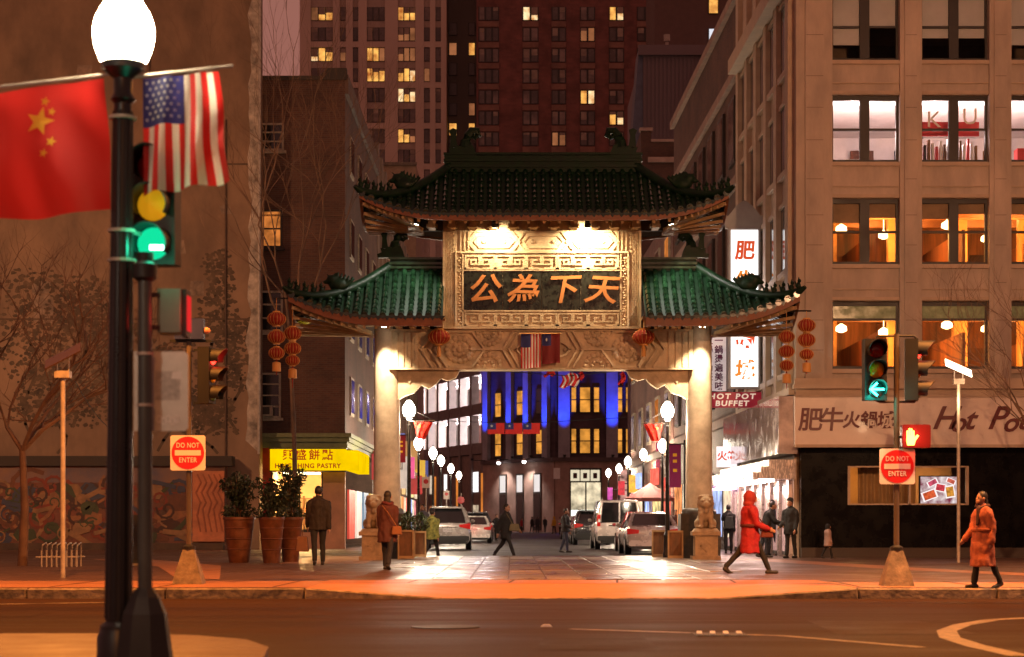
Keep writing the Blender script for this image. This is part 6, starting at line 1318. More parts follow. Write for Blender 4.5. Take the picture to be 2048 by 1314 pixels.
for px, y, d, s, nm in ((845,842,53.4,1,'pastry shop side'),(1312,846,53.4,-1,'restaurant side')):
    t = thing('pennant_flag', 'red pennant with yellow marks on the gate lamp of the ' + nm, 'flag', W(px,y,d)); lx = 818 if s > 0 else 1335
    MB().tube([W(lx,y,d), W(lx+s*52,y-1,d)], .012, 6).build('staff', postm, t); S = (lambda lx, s, y, d: lambda u, v: W(lx+s*(10+38*u*(1-.55*v)+6*v), y+2+34*v, d) + Vector((0,.06*math.sin(u*9+v*3),0)))(lx,s,y,d); cloth('cloth', t, S, 16, 10, [frc], lambda u, v: 0); m = MB(); star(m, S, .3, .25, .12, .9, Vector((0,-.03,0))); star(m, S, .55, .45, .06, .9, Vector((0,-.03,0))); m.build('star', fy_, t, recalc=False)
    MB().tube([W(lx,y-26,d), W(lx+s*48,y-2,d)], .006, 4).build('stay', blackm, t)
for px, y0_, y1_, d, w_, c, nm in ((1350,888,975,60,24,(.22,.02,.10),'purple'),(803,870,925,70,16,(.25,.02,.03),'dark red')):
    t = thing('street_banner', nm + ' vertical banner beside the gate lamp', 'banner', W(px,y1_,d)); S = (lambda px, y0_, y1_, d, w_: lambda u, v: W(px-w_/2+w_*u, y0_+(y1_-y0_)*v, d) + Vector((0,.03*math.sin(v*6),0)))(px,y0_,y1_,d,w_); cloth('cloth', t, S, 6, 14, [clothmat('banner_cloth', c), fy_], lambda u, v: 1 if (.3 < u < .7 and int(v*14) in (3,5,8)) else 0); MB().tube([W(px-w_/2,y0_,d), W(px+w_/2+8,y0_,d)], .02, 5).build('arm', blackm, t); MB().tube([W(px+w_/2+8,y0_-8,d), (W(px+w_/2+8,y0_,d).x, d, .15)], .04, 8).build('pole', black, t)
# parasol outside the restaurant row
pr_ = thing('parasol', 'dusky pink market parasol beyond the parked cars', 'parasol', (PX(1300,88), 88, .15)); apex = W(1300,966,88); rim = []
for k in range(8): a = 2*pi*(k+.5)/8; rim.append(Vector((apex.x + 1.15*math.cos(a), 88 + 1.15*math.sin(a), PZ(996,88))))
m = MB().add([apex] + rim, [(0, 1+k, 1+(k+1) % 8) for k in range(8)]); m.build('canopy', clothmat('dusky_pink_canvas', (.30,.10,.10), .3), pr_, recalc=False); v_ = MB().add(rim + [p - Vector((0,0,.14)) for p in rim], [(k, (k+1) % 8, 8+(k+1) % 8, 8+k) for k in range(8)]); v_.build('valance', clothmat('dusky_pink_valance', (.26,.09,.09), .3), pr_, recalc=False); MB().tube([(apex.x,88,.15), apex], .03, 8).build('pole', postm, pr_); MB().lathe([(.3,0),(.28,.1),(.05,.14)], (apex.x,88,.15), 12).build('base', conc, pr_)
# parking signs up the street
for px, d, y, sz, nm, mt in ((852,70,965,16,'white parking sign',white_sign),(893,105,990,12,'small white parking sign',white_sign),(1204,105,1006,11,'round red stop sign',red_sign),(922,120,1000,14,'round red sign',red_sign)):
    t = thing('road_sign', nm + ' on a thin pole along the street', 'sign', (PX(px,d), d, .15)); MB().tube([(PX(px,d),d,.15),(PX(px,d),d,PZ(y-sz,d))], .03, 6).build('pole', postm, t)
    m = MB().box(PX(px-sz/2,d), PX(px+sz/2,d), d-.05, d-.03, PZ(y+sz*.7,d), PZ(y-sz*.7,d)) if mt is white_sign else MB().disc((PX(px,d),PZ(y,d)), sz*.55*d/F, d-.05, d-.03, 8); m.build('plate', mt, t)
    if mt is white_sign: MB().disc((PX(px,d),PZ(y-2,d)), sz*.3*d/F, d-.056, d-.051, 12).build('red_ring', red_sign, t)
# stone lions
def lion(label, px, d, flip):
    t = thing('stone_lion', label, 'statue', (PX(px,d), d, .15)); x = PX(px,d); z = .15
    MB().box(x-.36, x+.36, d-.33, d+.33, z, z+.10).box(x-.29, x+.29, d-.27, d+.27, z+.101, z+.62).box(x-.36, x+.36, d-.33, d+.33, z+.621, z+.72).taper((x,d), (.33,.30), (.27,.25), z+.721, z+.80).build('pedestal', lionm, t)
    MB().path([(x-.14,z+.36),(x,z+.5),(x+.14,z+.36),(x,z+.22),(x-.14,z+.36)], .03, d-.285, d-.27).build('pedestal_carving', lionm, t)
    b = MB(); B = lambda a, e, h: Vector((x+flip*a, d+e, z+.80+h))
    b.ell(B(0,.10,.22), (.22,.20,.24)); b.ell(B(0,-.02,.38), (.20,.17,.24)); b.ell(B(0,-.07,.66), (.17,.16,.16)); b.ell(B(0,-.18,.60), (.12,.10,.09)); b.ell(B(0,-.23,.65), (.05,.04,.035))
    for s in (-1, 1):
        b.cap(B(s*.12,-.12,.36), B(s*.13,-.18,.05), .075, .06); b.ell(B(s*.13,-.22,.04), (.075,.10,.05)); b.ell(B(s*.19,.06,.12), (.10,.17,.13)); b.ell(B(s*.20,-.08,.04), (.07,.10,.045)); b.ell(B(s*.15,-.04,.80), (.045,.04,.05)); b.ell(B(s*.08,-.19,.71), (.04,.035,.03))
        for k in range(5): b.ell(B(s*(.17-.012*abs(k-2)), -.02+.02*(k % 2), .48+.075*k), (.06,.06,.05))
    for k in range(5): b.ell(B(-.10+.05*k,-.05,.82), (.045,.05,.04))
    b.ell(B(0,-.20,.44), (.06,.05,.07)); b.cap(B(0,.28,.1), B(0,.30,.45), .06, .04)
    if flip > 0: b.ell(B(.15,-.26,.07), .07)
    q = put('lion', fuse(b, .02, 2), lionm, t); q.location = -wpos(t); return t
lion('seated stone guardian lion on a pedestal by the woman in the dark red coat', 748, 50.6, 1); lion('seated stone guardian lion on a pedestal by the restaurant corner', 1411, 51.0, -1)
# sodium street lights out over the road; the one behind the viewpoint is added fill
sod = emat('sodium_lens', (1,.42,.10), 60)
def cobra(label, x, y, power, tx_, h=9.0, aim=None):
    t = thing('cobra_light', label, 'street light', (x, y, .0)); MB().tube([(x,y,0),(x,y,h-1.2),(x,y,h-.3),(x+tx_*.5,y+.2,h),(x+tx_*2,y+.6,h+.15)], [.11,.08,.07,.06,.05], 10).build('pole', postm, t, smooth=50); MB().box(x+tx_*1.9, x+tx_*2.6, y+.45, y+.8, h+.05, h+.22).build('lamp_head', grey, t); MB().box(x+tx_*2.0, x+tx_*2.5, y+.5, y+.75, h+.0, h+.045).build('lens', sod, t)
    lamp('light', 'SPOT', (x+tx_*2.25, y+.6, h-.15), power, (1,.50,.24) if aim else (1,.31,.045), t, .2, aim or (x+tx_*2.4, y+1.2, 0), 158, .5); return t
cobra('tall sodium street light over the road on the mural side', -8.8, 26.5, 8800, 1, 9.8); cobra('tall sodium street light beyond the bike rack by the mural wall', -19.5, 55, 4600, 1, 10, (-15, 72, 17)); cobra('tall sodium street light over the road on the restaurant side', 13.5, 27, 9500, -1, 10.5, (12, 44, 3)); cobra('tall sodium street light over the kerb on the restaurant side', 8.8, 27.5, 8800, -1, 9.8); cobra('unseen sodium light added as frontal fill behind the traffic island', -4, -4, 2200, 1)  # mural wall light is aimed upward to stand in for lamp glare
acorn_lamp('unseen acorn lamp added to light the traffic island from the front', (-4.6, 8.2, .13), 4.6, .235, gl_far, 260, .06)  # unseen lamp, added to light the sign back, post and flags from the front
# ================================================================== parked cars
tyre_m = M('tyre_rubber', (.014,.014,.014), .8); rim_m = M('alloy_rim', (.45,.43,.42), .3, metal=.8); cglass = M('car_glass', (.012,.012,.013), .06, spec=.9, var=.2); tail_m = M('red_tail_lens', (.55,.01,.01), .15, coat=.6, emit=(1,.02,.01), es=.12); plate_m = M('licence_plate', (.55,.50,.50), .5, var=.3, vs=30); trim_m = M('black_plastic_trim', (.02,.02,.02), .55); chrome = M('bright_trim', (.6,.58,.56), .2, metal=.9)
def carpaint(name, c): return M(name, c, .28, metal=.25, var=.06, coat=.9, vs=2)
def car(name, label, loc, rz, paint, W_=1.84, L=4.6, H=1.48, kind='sedan', group='cars parked along the street', lit=False):
    t = thing(name, label, 'van' if kind == 'van' else 'car', (0,0,0), 0, group); hw = W_/2
    wb = .62 if kind != 'van' else .66; zs = .24; belt = {'sedan':.93,'suv':1.08,'van':1.12}[kind]
    # lower body: stations from tail (-y, towards the camera) to nose
    rearz = {'sedan':(.62,1.0),'suv':(.66,1.12),'van':(.7,1.15)}[kind]
    stn = [(-L/2, .80, .40, rearz[1]-.18), (-L/2+.06, .93, .28, rearz[1]-.05), (-L/2+.30, .985, zs, rearz[1]), (-L*.22, 1.0, zs, belt), (0, 1.0, zs, belt), (L*.25, 1.0, zs, belt-.04), (L*.36, .97, zs, belt-.10), (L/2-.18, .88, .27, .78), (L/2-.02, .74, .36, .66)]
    sec = [(.86,0),(.97,.14),(1.0,.45),(.985,.75),(.93,.97),(.70,1.0),(0,1.015)]
    mb = MB(); rows = []
    for y, k, z0, z1 in stn:
        ring = [(hw*k*a, y, z0+(z1-z0)*b) for a, b in sec] + [(-hw*k*a, y, z0+(z1-z0)*b) for a, b in sec[-2::-1]]; rows.append(ring)
    n = len(rows[0]); vs = [p for r_ in rows for p in r_]; fs = [[i*n+j, i*n+(j+1) % n, (i+1)*n+(j+1) % n, (i+1)*n+j] for i in range(len(rows)-1) for j in range(n)] + [list(range(n)), list(range(len(vs)-1, len(vs)-1-n, -1))]
    body = put('body', (lambda: mb.add(vs, fs).mesh('body', paint, 45))(), paint, t)
    # cabin
    if kind == 'sedan': yb0, yt0, yt1, yb1 = -L*.40, -L*.20, L*.06, L*.24
    elif kind == 'suv': yb0, yt0, yt1, yb1 = -L/2+.10, -L/2+.38, L*.08, L*.25
    else: yb0, yt0, yt1, yb1 = -L/2+.05, -L/2+.16, L*.20, L*.38
    wbt, wt_ = hw*.93, hw*(.70 if kind != 'van' else .80); zb_, zt_ = belt-.02, H-.05
    cab = MB(); nn = 8
    def cs(v):                             # outline at height v 0..1
        w_ = wbt + (wt_-wbt)*v**1.3; a = yb0 + (yt0-yb0)*v; b = yb1 + (yt1-yb1)*v; z = zb_ + (zt_-zb_)*v; rr = .12
        P = []
        for (cx_, cy_, s) in ((w_-rr,b-rr,0),(-w_+rr,b-rr,1),(-w_+rr,a+rr,2),(w_-rr,a+rr,3)):
            for k in range(4): an = s*pi/2 + k*pi/6; P.append((cx_+rr*math.cos(an), cy_+rr*math.sin(an), z))
        return P
    R_ = [cs(k/5) for k in range(6)]; n = 16
    cab.add([p for r_ in R_ for p in r_], [[i*n+j, i*n+(j+1) % n, (i+1)*n+(j+1) % n, (i+1)*n+j] for i in range(5) for j in range(n)]).build('glasshouse', cglass, t, smooth=60)
    top = cs(1.0); rf_ = MB(); vs = [(x*1.02, y, z-.02) for x, y, z in top] + [(x*1.0, y, z+.015) for x, y, z in top] + [(x*.8, y*.86+.04*0, z+.055) for x, y, z in top]
    rf_.add(vs, [[i*n+j, i*n+(j+1) % n, (i+1)*n+(j+1) % n, (i+1)*n+j] for i in range(2) for j in range(n)] + [list(range(2*n, 3*n))]).build('roof', paint, t, smooth=60)
    for s in (-1, 1):
        P_ = MB(); q = lambda v, i: Vector(cs(v)[i]); 
        for (i_, w_) in ((10 if s < 0 else 13, .11), (4 if s < 0 else 1, .08)):
            P_.tube([q(v, i_)*1.004 + Vector((0,0,0)) for v in (0,.35,.7,1)], [w_*.9, w_*.75, w_*.62, w_*.55], 6)
        P_.build('pillar', paint, t, smooth=60); ym = (yb0+yb1)/2
        a = Vector((s*(wbt+.004), ym, zb_)); b = Vector((s*(wt_+.012), (yt0+yt1)/2, zt_)); MB().bar(a, b, .03, .09, up=(0,1,0)).build('door_pillar', trim_m, t)
        MB().ell((s*(hw+.07), L*.17, belt+.08), (.09,.06,.07), 10, 6).build('mirror', paint, t, smooth=True)
        for y in (-L*.05, L*.14): MB().ell((s*hw*1.0, y, belt-.12), (.02,.09,.018), 8, 5).build('door_handle', chrome, t, smooth=True)
        lz = {'sedan':.80,'suv':.95,'van':1.25}[kind]
        tl = MB(); 
        if kind == 'van': tl.box(s*hw*.82, s*hw*.96, -L/2-.005, -L/2+.16, .95, 1.42)
        elif kind == 'suv': tl.prism([(s*hw*.98,lz-.12),(s*hw*.52,lz-.03),(s*hw*.50,lz+.06),(s*hw*.99,lz+.12)], -L/2-.02, -L/2+.22)
        else: tl.prism([(s*hw*.97,lz-.10),(s*hw*.56,lz-.07),(s*hw*.54,lz+.05),(s*hw*.98,lz+.10)], -L/2-.015, -L/2+.24)
        tl.build('tail_light', tail_m, t); MB().box(s*hw*.62, s*hw*.9, L/2-.22, L/2-.06, .60, .74).build('headlight', chrome, t)
        for y in (-L*.30, L*.31):
            w = MB().lathe([(.20,-.11),(.30,-.11),(.325,-.07),(.325,.07),(.30,.11),(.20,.11)], (0,0,0), 22).move(Matrix.Translation((s*(hw-.10), y, .325)) @ Matrix.Rotation(rad(90), 4, 'Y')).build('wheel', tyre_m, t, smooth=40)
            MB().lathe([(.04,-.03),(.20,-.02),(.205,.02),(.04,.03)], (0,0,0), 14).move(Matrix.Translation((s*(hw-.005), y, .325)) @ Matrix.Rotation(rad(90), 4, 'Y')).build('rim', rim_m, w, smooth=30)
            MB().lathe([(.33,-.01),(.385,-.01),(.385,.012),(.33,.012)], (0,0,0), 22).move(Matrix.Translation((s*(hw-.004), y, .325)) @ Matrix.Rotation(rad(90), 4, 'Y')).build('wheel_arch', trim_m, t, smooth=40)
    bz = {'sedan':.44,'suv':.5,'van':.5}[kind]
    MB().prism(rrect(-hw*.93, hw*.93, bz-.14, bz+.06, .05), -L/2-.09, -L/2+.2).build('bumper', paint if kind == 'sedan' else trim_m, t, smooth=30); MB().box(-hw*.8, hw*.8, -L/2-.06, -L/2+.3, bz-.24, bz-.141).build('valance', trim_m, t)
    pz = {'sedan':.74,'suv':.80,'van':.86}[kind]; MB().box(-.17, .17, -L/2-.025, -L/2+.05, pz-.08, pz+.06).build('licence_plate', plate_m, t)
    if kind != 'sedan':
        dk_ = MB().path([(-hw*.45,pz+.12),(hw*.45,pz+.12)], .03, -L/2-.03, -L/2+.02); dk_.build('tailgate_trim', chrome if kind == 'suv' else trim_m, t); MB().box(-.02, .02, -L/2-.012, -L/2+.04, .6, 1.1).build('tailgate_seam', trim_m, t) if kind == 'van' else None
    if kind == 'suv': MB().bar((-hw*.62,-L*.35,H+.03), (-hw*.62,L*.05,H+.03), .04).bar((hw*.62,-L*.35,H+.03), (hw*.62,L*.05,H+.03), .04).build('roof_rail', chrome, t); MB().box(-hw*.6, hw*.6, -L/2+.22, -L/2+.45, H-.07, H-.01).build('rear_spoiler', paint, t)
    if kind == 'van':
        MB().box(-.03, .03, yb0-.0, yb0+.12, belt, H-.08).build('rear_door_post', paint, t); fr2 = MB()
        a, b = cs(.02), cs(.97)
        fr2.tube([Vector(a[10])+Vector((0,-.02,0)), Vector(b[10])+Vector((0,-.02,0)), Vector(b[13])+Vector((0,-.02,0)), Vector(a[13])+Vector((0,-.02,0))], .05, 6); fr2.build('rear_door_frame', paint, t)
    if lit: lamp('light', 'POINT', (0, -L/2-.3, .8), 3, (1,.05,.03), t, .1)
    t.location = loc; t.rotation_euler = (0, 0, rz); return t
LB = carpaint('silver_car_paint', (.42,.38,.36)); WH = carpaint('white_car_paint', (.72,.66,.62)); RD_ = carpaint('red_car_paint', (.30,.02,.025)); DKc = carpaint('dark_car_paint', (.03,.03,.035))
ra = math.atan(.016)
car('parked_car', 'silver sport utility vehicle parked beside the person in the camouflage jacket', (PX(896,82.5), 82.5, 0), ra, LB, 1.9, 4.7, 1.74, 'suv')
car('parked_car', 'white sedan parked ahead of the silver sport utility vehicle', (PX(949,108), 108, 0), ra, WH, 1.8, 4.5, 1.45, 'sedan', lit=True)
car('parked_car', 'dark car parked ahead of the white sedan on the pastry shop side', (PX(953,117), 117, 0), ra, DKc, 1.85, 4.6, 1.7, 'suv')
car('parked_car', 'pale silver sedan parked behind the planter boxes by the restaurant lamp', (PX(1296,70), 70, 0), ra, carpaint('champagne_car_paint', (.55,.47,.42)), 1.84, 4.7, 1.45, 'sedan')
car('parked_car', 'dark red car parked between the pale sedan and the white van', (PX(1282,76.2), 76.2, 0), ra, RD_, 1.8, 4.2, 1.5, 'sedan')
vn = car('parked_van', 'white van with cluttered rear windows parked on the restaurant side', (PX(1231,83.4), 83.4, 0), ra, WH, 1.9, 4.9, 2.02, 'van')
for k in range(8): MB().ell((-.6+k*.17, -2.02, 1.25+.1*(k % 3)), (.08,.05,.22), 8, 6).build('cargo', (red_sign, white_sign, M('blue_cargo', (.05,.08,.2), .6) if k == 2 else white_sign, pmt[0])[k % 4], None).parent = vn
for k, (px, d, c, kd, nm) in enumerate(((1180,100,DKc,'suv','dark sport utility vehicle parked ahead of the white van'),(1170,108,RD_,'sedan','red sedan parked ahead of the dark vehicle beyond the van'),(1160,118,LB,'sedan','silver sedan parked beyond the red sedan'),(1151,130,RD_,'sedan','far red sedan at the end of the parked row'))): car('parked_car', nm, (PX(px,d), d, 0), ra, c, 1.82, 4.5, 1.48 if kd == 'sedan' else 1.7, kd)
# ================================================================== people
skin = M('skin', (.42,.22,.14), .55, var=.1); shoe_m = M('dark_shoes', (.02,.016,.014), .5)
def fabric(name, c): return M(name, c, .85, var=.12, vs=7, bump=.3, bs=40)
jeans = fabric('dark_jeans', (.02,.02,.03)); blk = fabric('black_coat_cloth', (.014,.013,.014)); hairm = M('dark_hair', (.014,.01,.008), .5)
from mathutils import noise as mnoise
def folds(me, amp, k):                       # creases in cloth
    if len(me.vertices) > 30000 or FAR: return me
    for v in me.vertices:
        c = v.co; f = mnoise.noise((c.x*9/k, c.y*9/k, c.z*3.2/k)) + .6*mnoise.noise((c.x*16+4, c.y*16, c.z*11)); v.co = c + v.normal*f*amp
    return me
def person(label, px, d, z, h, rz, legs, arms, coat, pants, coatlen=.80, hood=None, hair=hairm, vox=.02, lean=0, bulk=1.0, hat=None, shoes=shoe_m, group=None, skirt=0, longhair=False, belt=None, scarf=None):
    """legs: (swing_l, knee_l, swing_r, knee_r) degrees, arms: (swing_l, elbow_l, swing_r, elbow_r); faces -y before turning by rz"""
    global FAR; FAR = d > 64
    t = thing('person', label, 'person', (PX(px,d), d, z), rz, group); k = h/1.75
    def fwd(a): return Vector((0, -math.sin(rad(a)), -math.cos(rad(a))))
    bd, pt, ct, sh = MB(), MB(), MB(), MB(); feet = []
    lz = 0
    for s, a, kn in ((-1, legs[0], legs[1]), (1, legs[2], legs[3])):
        hp_ = Vector((s*.095, 0, .92)); kne = hp_ + fwd(a)*.43; ank = kne + fwd(a-kn)*.42; feet.append((s, hp_, kne, ank, a-kn))
    low = min(f[3].z for f in feet) - .075
    for s, hp_, kne, ank, fa in feet:
        o = Vector((0,0,-low)); hp_, kne, ank = hp_+o, kne+o, ank+o; pitch = rad(max(-10, min(55, -fa if fa < -15 else 0))); fd = Vector((0,-math.cos(pitch),-math.sin(pitch))); toe = ank + fd*.16 + Vector((0,0,-.045)); heel = ank + Vector((0,.04,-.045))
        bd.cap(hp_, kne, .075, .052); bd.cap(kne, ank, .05, .035); bd.cap(heel, toe, .035, .03)
        w_ = 1.0
        pt.cap(hp_, kne, .095*w_, .068); pt.cap(kne, ank+Vector((0,0,.02)), .066, .055); sh.cap(heel, toe, .045, .038); sh.cap(ank, heel.lerp(toe,.3), .045, .04)
    o = Vector((0,0,-low)); ln = Matrix.Rotation(rad(lean), 3, 'X'); piv = Vector((0,0,.92))+o
    T = lambda x, y, z_: piv + ln @ (Vector((x,y,z_)) + o - piv)
    bd.ell(T(0,0,.98), (.15,.11,.13)); bd.cap(T(0,0,1.0), T(0,0,1.3), .12, .15); bd.ell(T(0,0,1.33), (.19,.11,.13)); bd.cap(T(0,0,1.42), T(0,-.02,1.56), .055, .05)
    hc = T(0,-.03,1.63); bd.ell(hc, (.075,.095,.115)); bd.ell(hc+Vector((0,-.075,-.055)), (.05,.04,.05)); bd.ell(hc+Vector((0,-.10,-.012)), (.014,.022,.022))
    for s in (-1, 1): bd.ell(hc+Vector((s*.078,0,-.01)), (.014,.022,.032))
    pt.ell(T(0,0,.96), (.165,.125,.12))
    B = bulk
    ct.cap(T(0,0,1.08), T(0,0,1.32), .155*B, .17*B); ct.ell(T(0,0,1.32), (.195*B,.135*B,.13)); ct.ell(T(0,0,1.10), (.185*B,.145*B,.18)); ct.cap(T(0,0,1.42), T(0,-.01,1.49), .085, .075)
    bot = coatlen
    rw = .17*B + skirt
    sk = MB(); sk.lathe([((.185*B)*(1-q/6)+rw*1.1*q/6, 1.1 + (bot-1.1)*q/6) for q in range(7)][::-1], (0,0,0), 16, 1, .78)
    for v in sk.v:
        v.y -= .05*math.sin(rad(legs[0]-legs[2]))*0
    ct.add([T(p.x, p.y, p.z) for p in sk.v], sk.f)
    hands = []
    for s, a, el in ((-1, arms[0], arms[1]), (1, arms[2], arms[3])):
        sp = T(s*.175*B, 0, 1.365); out = Vector((s*.10, 0, 0)); e1 = sp + (fwd(a)+out).normalized()*.29; w1 = e1 + (fwd(a+el)+out*.2).normalized()*.25
        ct.cap(T(s*.05,0,1.45), sp, .07, .07*B); ct.cap(sp, e1, .074*B, .064*B); ct.cap(e1, w1, .062*B, .05*B); bd.cap(sp, e1, .05, .04); bd.cap(e1, w1, .04, .028); dd = (w1-e1).normalized(); hd = w1 + dd*.07
        bd.ell(hd, (.025,.04,.05)); hands.append(hd); sd_ = Vector((1,0,0)) if abs(dd.x) < .6 else Vector((0,0,1))
        for f in range(4): off = Vector((0,-.027+.018*f,0)) if abs(dd.y) < .7 else Vector((0,0,-.027+.018*f)); bd.cap(hd+dd*.03+off, hd+dd*(.085,.10,.105,.085)[f]+off*1.1 - Vector((s*.012,0,0)), .0095, .008, 6)
        bd.cap(hd - dd*.02 + Vector((-s*.012,-.03,0)), hd + dd*.035 + Vector((-s*.02,-.055,0)), .011, .009, 6)
    S = Matrix.Scale(k, 4)
    for m in (bd, pt, ct, sh): m.move(S)
    put('body', fuse(bd, vox*.6, 1), skin, t); put('trousers', folds(fuse(pt, vox, 2), .012, k), pants, t); put('coat', folds(fuse(ct, vox, 2), .022, k), coat, t); put('shoes', fuse(sh, vox*.8, 1), shoes, t)
    hm_ = MB(); hc = hc*k
    if hood: hm_.ell(hc+Vector((0,.035*k,.0)), (.125*k,.135*k,.155*k)); hm_.ell(hc+Vector((0,.06*k,-.13*k)), (.13*k,.12*k,.08*k)); put('hood', fuse(hm_, vox, 2), hood, t)
    else:
        hm_.ell(hc+Vector((0,.022*k,.028*k)), (.088*k,.100*k,.108*k)); 
        if longhair: hm_.ell(hc+Vector((0,.07*k,-.10*k)), (.085*k,.05*k,.15*k))
        put('hair', fuse(hm_, vox*.7, 1), hair, t)
        if hat: q = MB().lathe([(.1,.0),(.098,.05),(.07,.095),(.02,.11)], (0,0,0), 14).move(Matrix.Translation(hc+Vector((0,.01,.05))) @ S); q.build('hat', hat, None, smooth=50).parent = t
    if belt: q = MB().lathe([(.185*B+.03,1.03),(.185*B+.04,1.045),(.185*B+.04,1.075),(.185*B+.03,1.09)], (0,0,0), 18, 1, .80); q.v = [T(p.x,p.y,p.z) for p in q.v]; q.move(S).build('belt', belt, None, smooth=50).parent = t
    if scarf: q = MB().tube([T(.105*math.cos(a_), -.01+.10*math.sin(a_), 1.475+.02*math.sin(a_*2)) for a_ in [2*pi*j/14 for j in range(15)]], .042, 8); q.cap(T(.06,-.13,1.44), T(.08,-.17,1.16), .04, .035); put('scarf', fuse(q.move(S), vox, 1), scarf, t)
    ey = MB()
    for s in (-1, 1): ey.ell(hc+Vector((s*.03*k,-.088*k,.01*k)), .011*k, 6, 5)
    ey.build('eyes', hairm, None).parent = t
    t['_h'] = 0; del t['_h']
    Rz = Matrix.Rotation(rz, 3, 'Z')
    return t, [Vector(t.location) + Rz @ (q*k) for q in hands]
PD = gd(1130); brc = fabric('dark_brown_coat_cloth', (.025,.018,.014)); maroon = fabric('maroon_coat_cloth', (.075,.022,.022)); redc = fabric('red_long_coat_cloth', (.30,.010,.020)); orc = fabric('tan_orange_coat_cloth', (.36,.10,.055)); camo = M('camouflage_cloth', (.30,.30,.07), .85, var=.3, vs=11, c2=(.05,.09,.03)); yelc = fabric('yellow_jacket_cloth', (.6,.33,.02))
tm, hd = person('person in dark hooded jacket walking away past the pastry shop', 637, PD, .15, 1.76, pi+.15, (8,6,-10,10), (-14,12,14,16), brc, blk, .78, hood=None, vox=.016, bulk=1.12, lean=-2)
tw_, hw_ = person('person in a maroon coat walking away towards the lion', 775, gd(1139), .15, 1.60, pi-.2, (-16,12,14,4), (-6,22,8,30), maroon, jeans, .62, hood=None, longhair=True, vox=.016, skirt=.03, scarf=fabric('wine_scarf', (.10,.02,.025)))
tk_, _ = person('person in black coat striding across the street under the arch', 1012, 61.5, 0, 1.74, rad(62), (26,6,-24,16), (-28,20,20,35), blk, blk, .66, vox=.02, bulk=1.08)
tp_, _ = person('person in dark jacket and jeans standing side on in the street', 1131, 73.5, 0, 1.62, rad(70), (10,4,-12,8), (10,60,-5,30), fabric('charcoal_jacket_cloth', (.028,.026,.028)), fabric('blue_jeans', (.05,.06,.10)), .82, vox=.022, bulk=1.1)
person('person in yellow green camouflage jacket stepping behind the planters', 864, 57.5, 0, 1.52, rad(150), (20,4,-18,14), (-10,20,15,35), camo, blk, .74, hat=blk, vox=.02, bulk=1.15)
tr2, hr2 = person('person in long bright red coat crossing the wet pavement in long strides', 1500, gd(1147), .15, 1.60, rad(96), (28,4,-26,16), (18,50,-16,34), redc, blk, .50, hood=fabric('fur_trimmed_hood', (.24,.02,.02)), vox=.016, bulk=1.15, skirt=.05, belt=fabric('dark_belt', (.08,.01,.012)))
person('person in long tan orange coat at the kerb beyond the solar post', 1966, gd(1176), .15, 1.40, rad(-70), (10,4,-14,12), (14,28,-12,22), orc, blk, .40, vox=.016, bulk=1.1, skirt=.06, longhair=True, scarf=fabric('dark_scarf', (.05,.015,.015)), belt=fabric('tan_belt', (.3,.08,.04)))
tb_, _ = person('person in black with a backpack walking by the restaurant entrance', 1457, 61.5, .15, 1.50, pi-.1, (8,4,-8,8), (-5,15,60,40), blk, blk, .82, vox=.022)
person('person in black coat and cap standing at the corner of the restaurant', 1581, 53.2, .15, 1.58, rad(-40), (4,2,-6,4), (5,50,0,25), blk, blk, .70, hat=blk, vox=.022, bulk=1.1)
person('person in black stooping over beside the lit entrance', 1530, 54.6, .15, 1.55, rad(80), (6,4,-10,10), (40,30,30,30), blk, jeans, .78, vox=.022, lean=18)
person('child in pale pink coat walking along the black restaurant wall', 1656, 53.0, .15, .92, rad(85), (16,6,-16,10), (5,20,-5,20), fabric('pale_pink_coat', (.45,.30,.26)), blk, .62, hood=blk, vox=.022, bulk=1.2, skirt=.04)
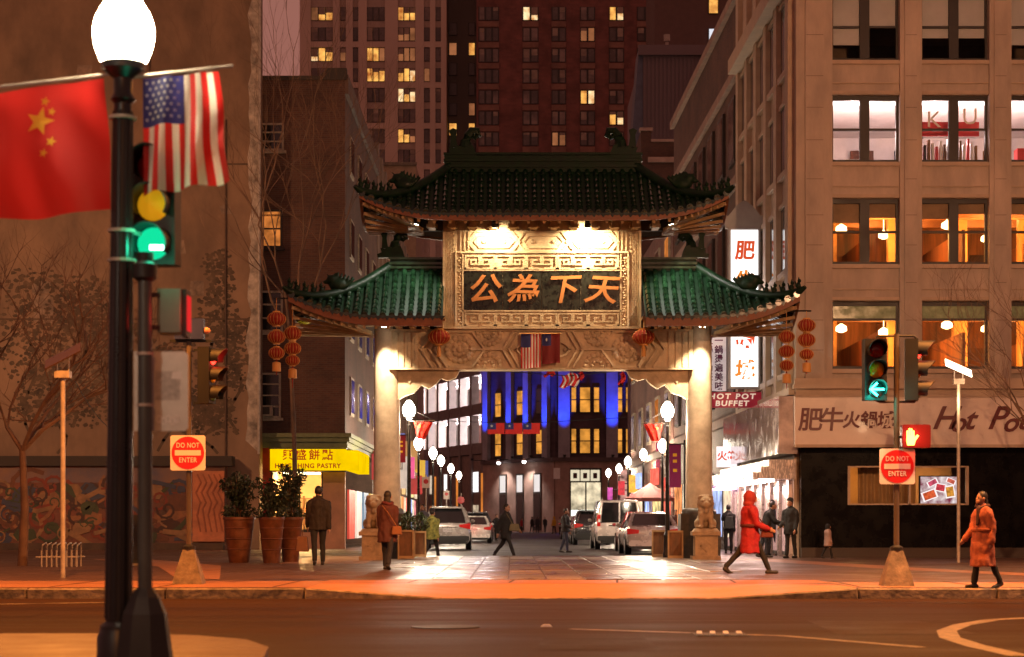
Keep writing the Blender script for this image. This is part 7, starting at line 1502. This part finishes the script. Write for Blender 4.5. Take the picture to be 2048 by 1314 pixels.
for px, d, h, c, hd_, nm in ((1043,205,1.55,redc,None,'person in red jacket far up the street'),(1064,207,1.7,blk,None,'person in black carrying a pale bag far up the street'),(1075,209,1.75,fabric('grey_black_coat', (.03,.03,.035)),None,'tall person in dark coat far up the street by the corner building'),(1108,196,1.68,yelc,yelc,'person in yellow hooded coat far up the street'),(993,120,1.6,blk,None,'person in dark clothes standing beside the white sedan'),(846,66,1.55,fabric('grey_blue_jacket', (.10,.11,.15)),None,'person in grey blue jacket behind the planter shrubs'),(1545,57.5,1.6,blk,None,'person in black leaning by the entrance pillar'),(1005,190,1.65,maroon,None,'person in maroon far up the street before the stone ground floor'),(1022,200,1.7,brc,None,'person in brown far up the street near the red jacket'),(1090,215,1.7,blk,None,'person in black at the foot of the corner building'),(1120,180,1.6,fabric('far_white_jacket', (.5,.45,.4)),None,'person in white jacket by the parked row'),(925,140,1.65,blk,None,'person in black on the pavement beyond the dark parked car'),(908,100,1.65,brc,None,'person in brown on the pavement beside the white sedan'),(1352,86,1.65,maroon,None,'person in maroon under the pink parasol'),(1375,68,1.65,brc,None,'person in brown on the pavement beside the pale sedan')):
    person(nm, px, d, .15 if px in (1545,846) else 0, h, rad((px*37) % 360), (8,4,-10,8), (5,20,-8,25), c, blk, .8, hood=hd_, vox=.03)
# bags they carry
def bag(label, loc, sx, sy, sz, mt, strap=None):
    t = thing('bag', label, 'bag', loc); b = MB().taper((0,0), (sx*.85,sy*.8), (sx*.65,sy*.55), -sz*.85, sz*.85); q = put('bag_body', fuse(b, .014, 4), mt, t)
    if strap: MB().tube([Vector(p) for p in strap], .012, 6).build('strap', mt, t)
    return t
c = tw_.location; bag('small tan shoulder bag on the maroon coat', (c.x+.20, c.y-.16, .94), .13, .07, .10, fabric('tan_leather', (.22,.09,.04)), [(c.x+.2,c.y-.17,1.02),(c.x+.02,c.y-.19,1.30),(c.x-.10,c.y-.10,1.44)])
c = tm.location; bag('brown carrier bag hanging by the walking man', (c.x-.36, c.y+.02, .62), .17, .12, .2, fabric('brown_bag', (.18,.08,.04)), [(c.x-.36,c.y,.8),(c.x-.35,c.y,.92)])
c = tk_.location; bag('olive bag swinging behind the black coat', (c.x+.26, c.y-.12, .95), .2, .1, .13, fabric('olive_bag', (.16,.13,.07)), [(c.x+.2,c.y-.12,1.05),(c.x+.02,c.y-.16,1.38)])
c = tb_.location; bag('grey backpack on the black clad walker', (c.x, c.y-.19, 1.10), .17, .11, .22, fabric('grey_backpack', (.06,.065,.06)), [(c.x-.1,c.y-.12,1.22),(c.x-.1,c.y-.02,1.30)])
c = tr2.location; bag('small dark red bag held in front of the red coat', (c.x+.30, c.y-.12, .92), .14, .07, .12, fabric('dark_red_bag', (.12,.02,.012)), [(c.x+.3,c.y-.12,1.0),(c.x+.1,c.y-.12,1.25)])
bpy.data.scenes.remove(TMP)
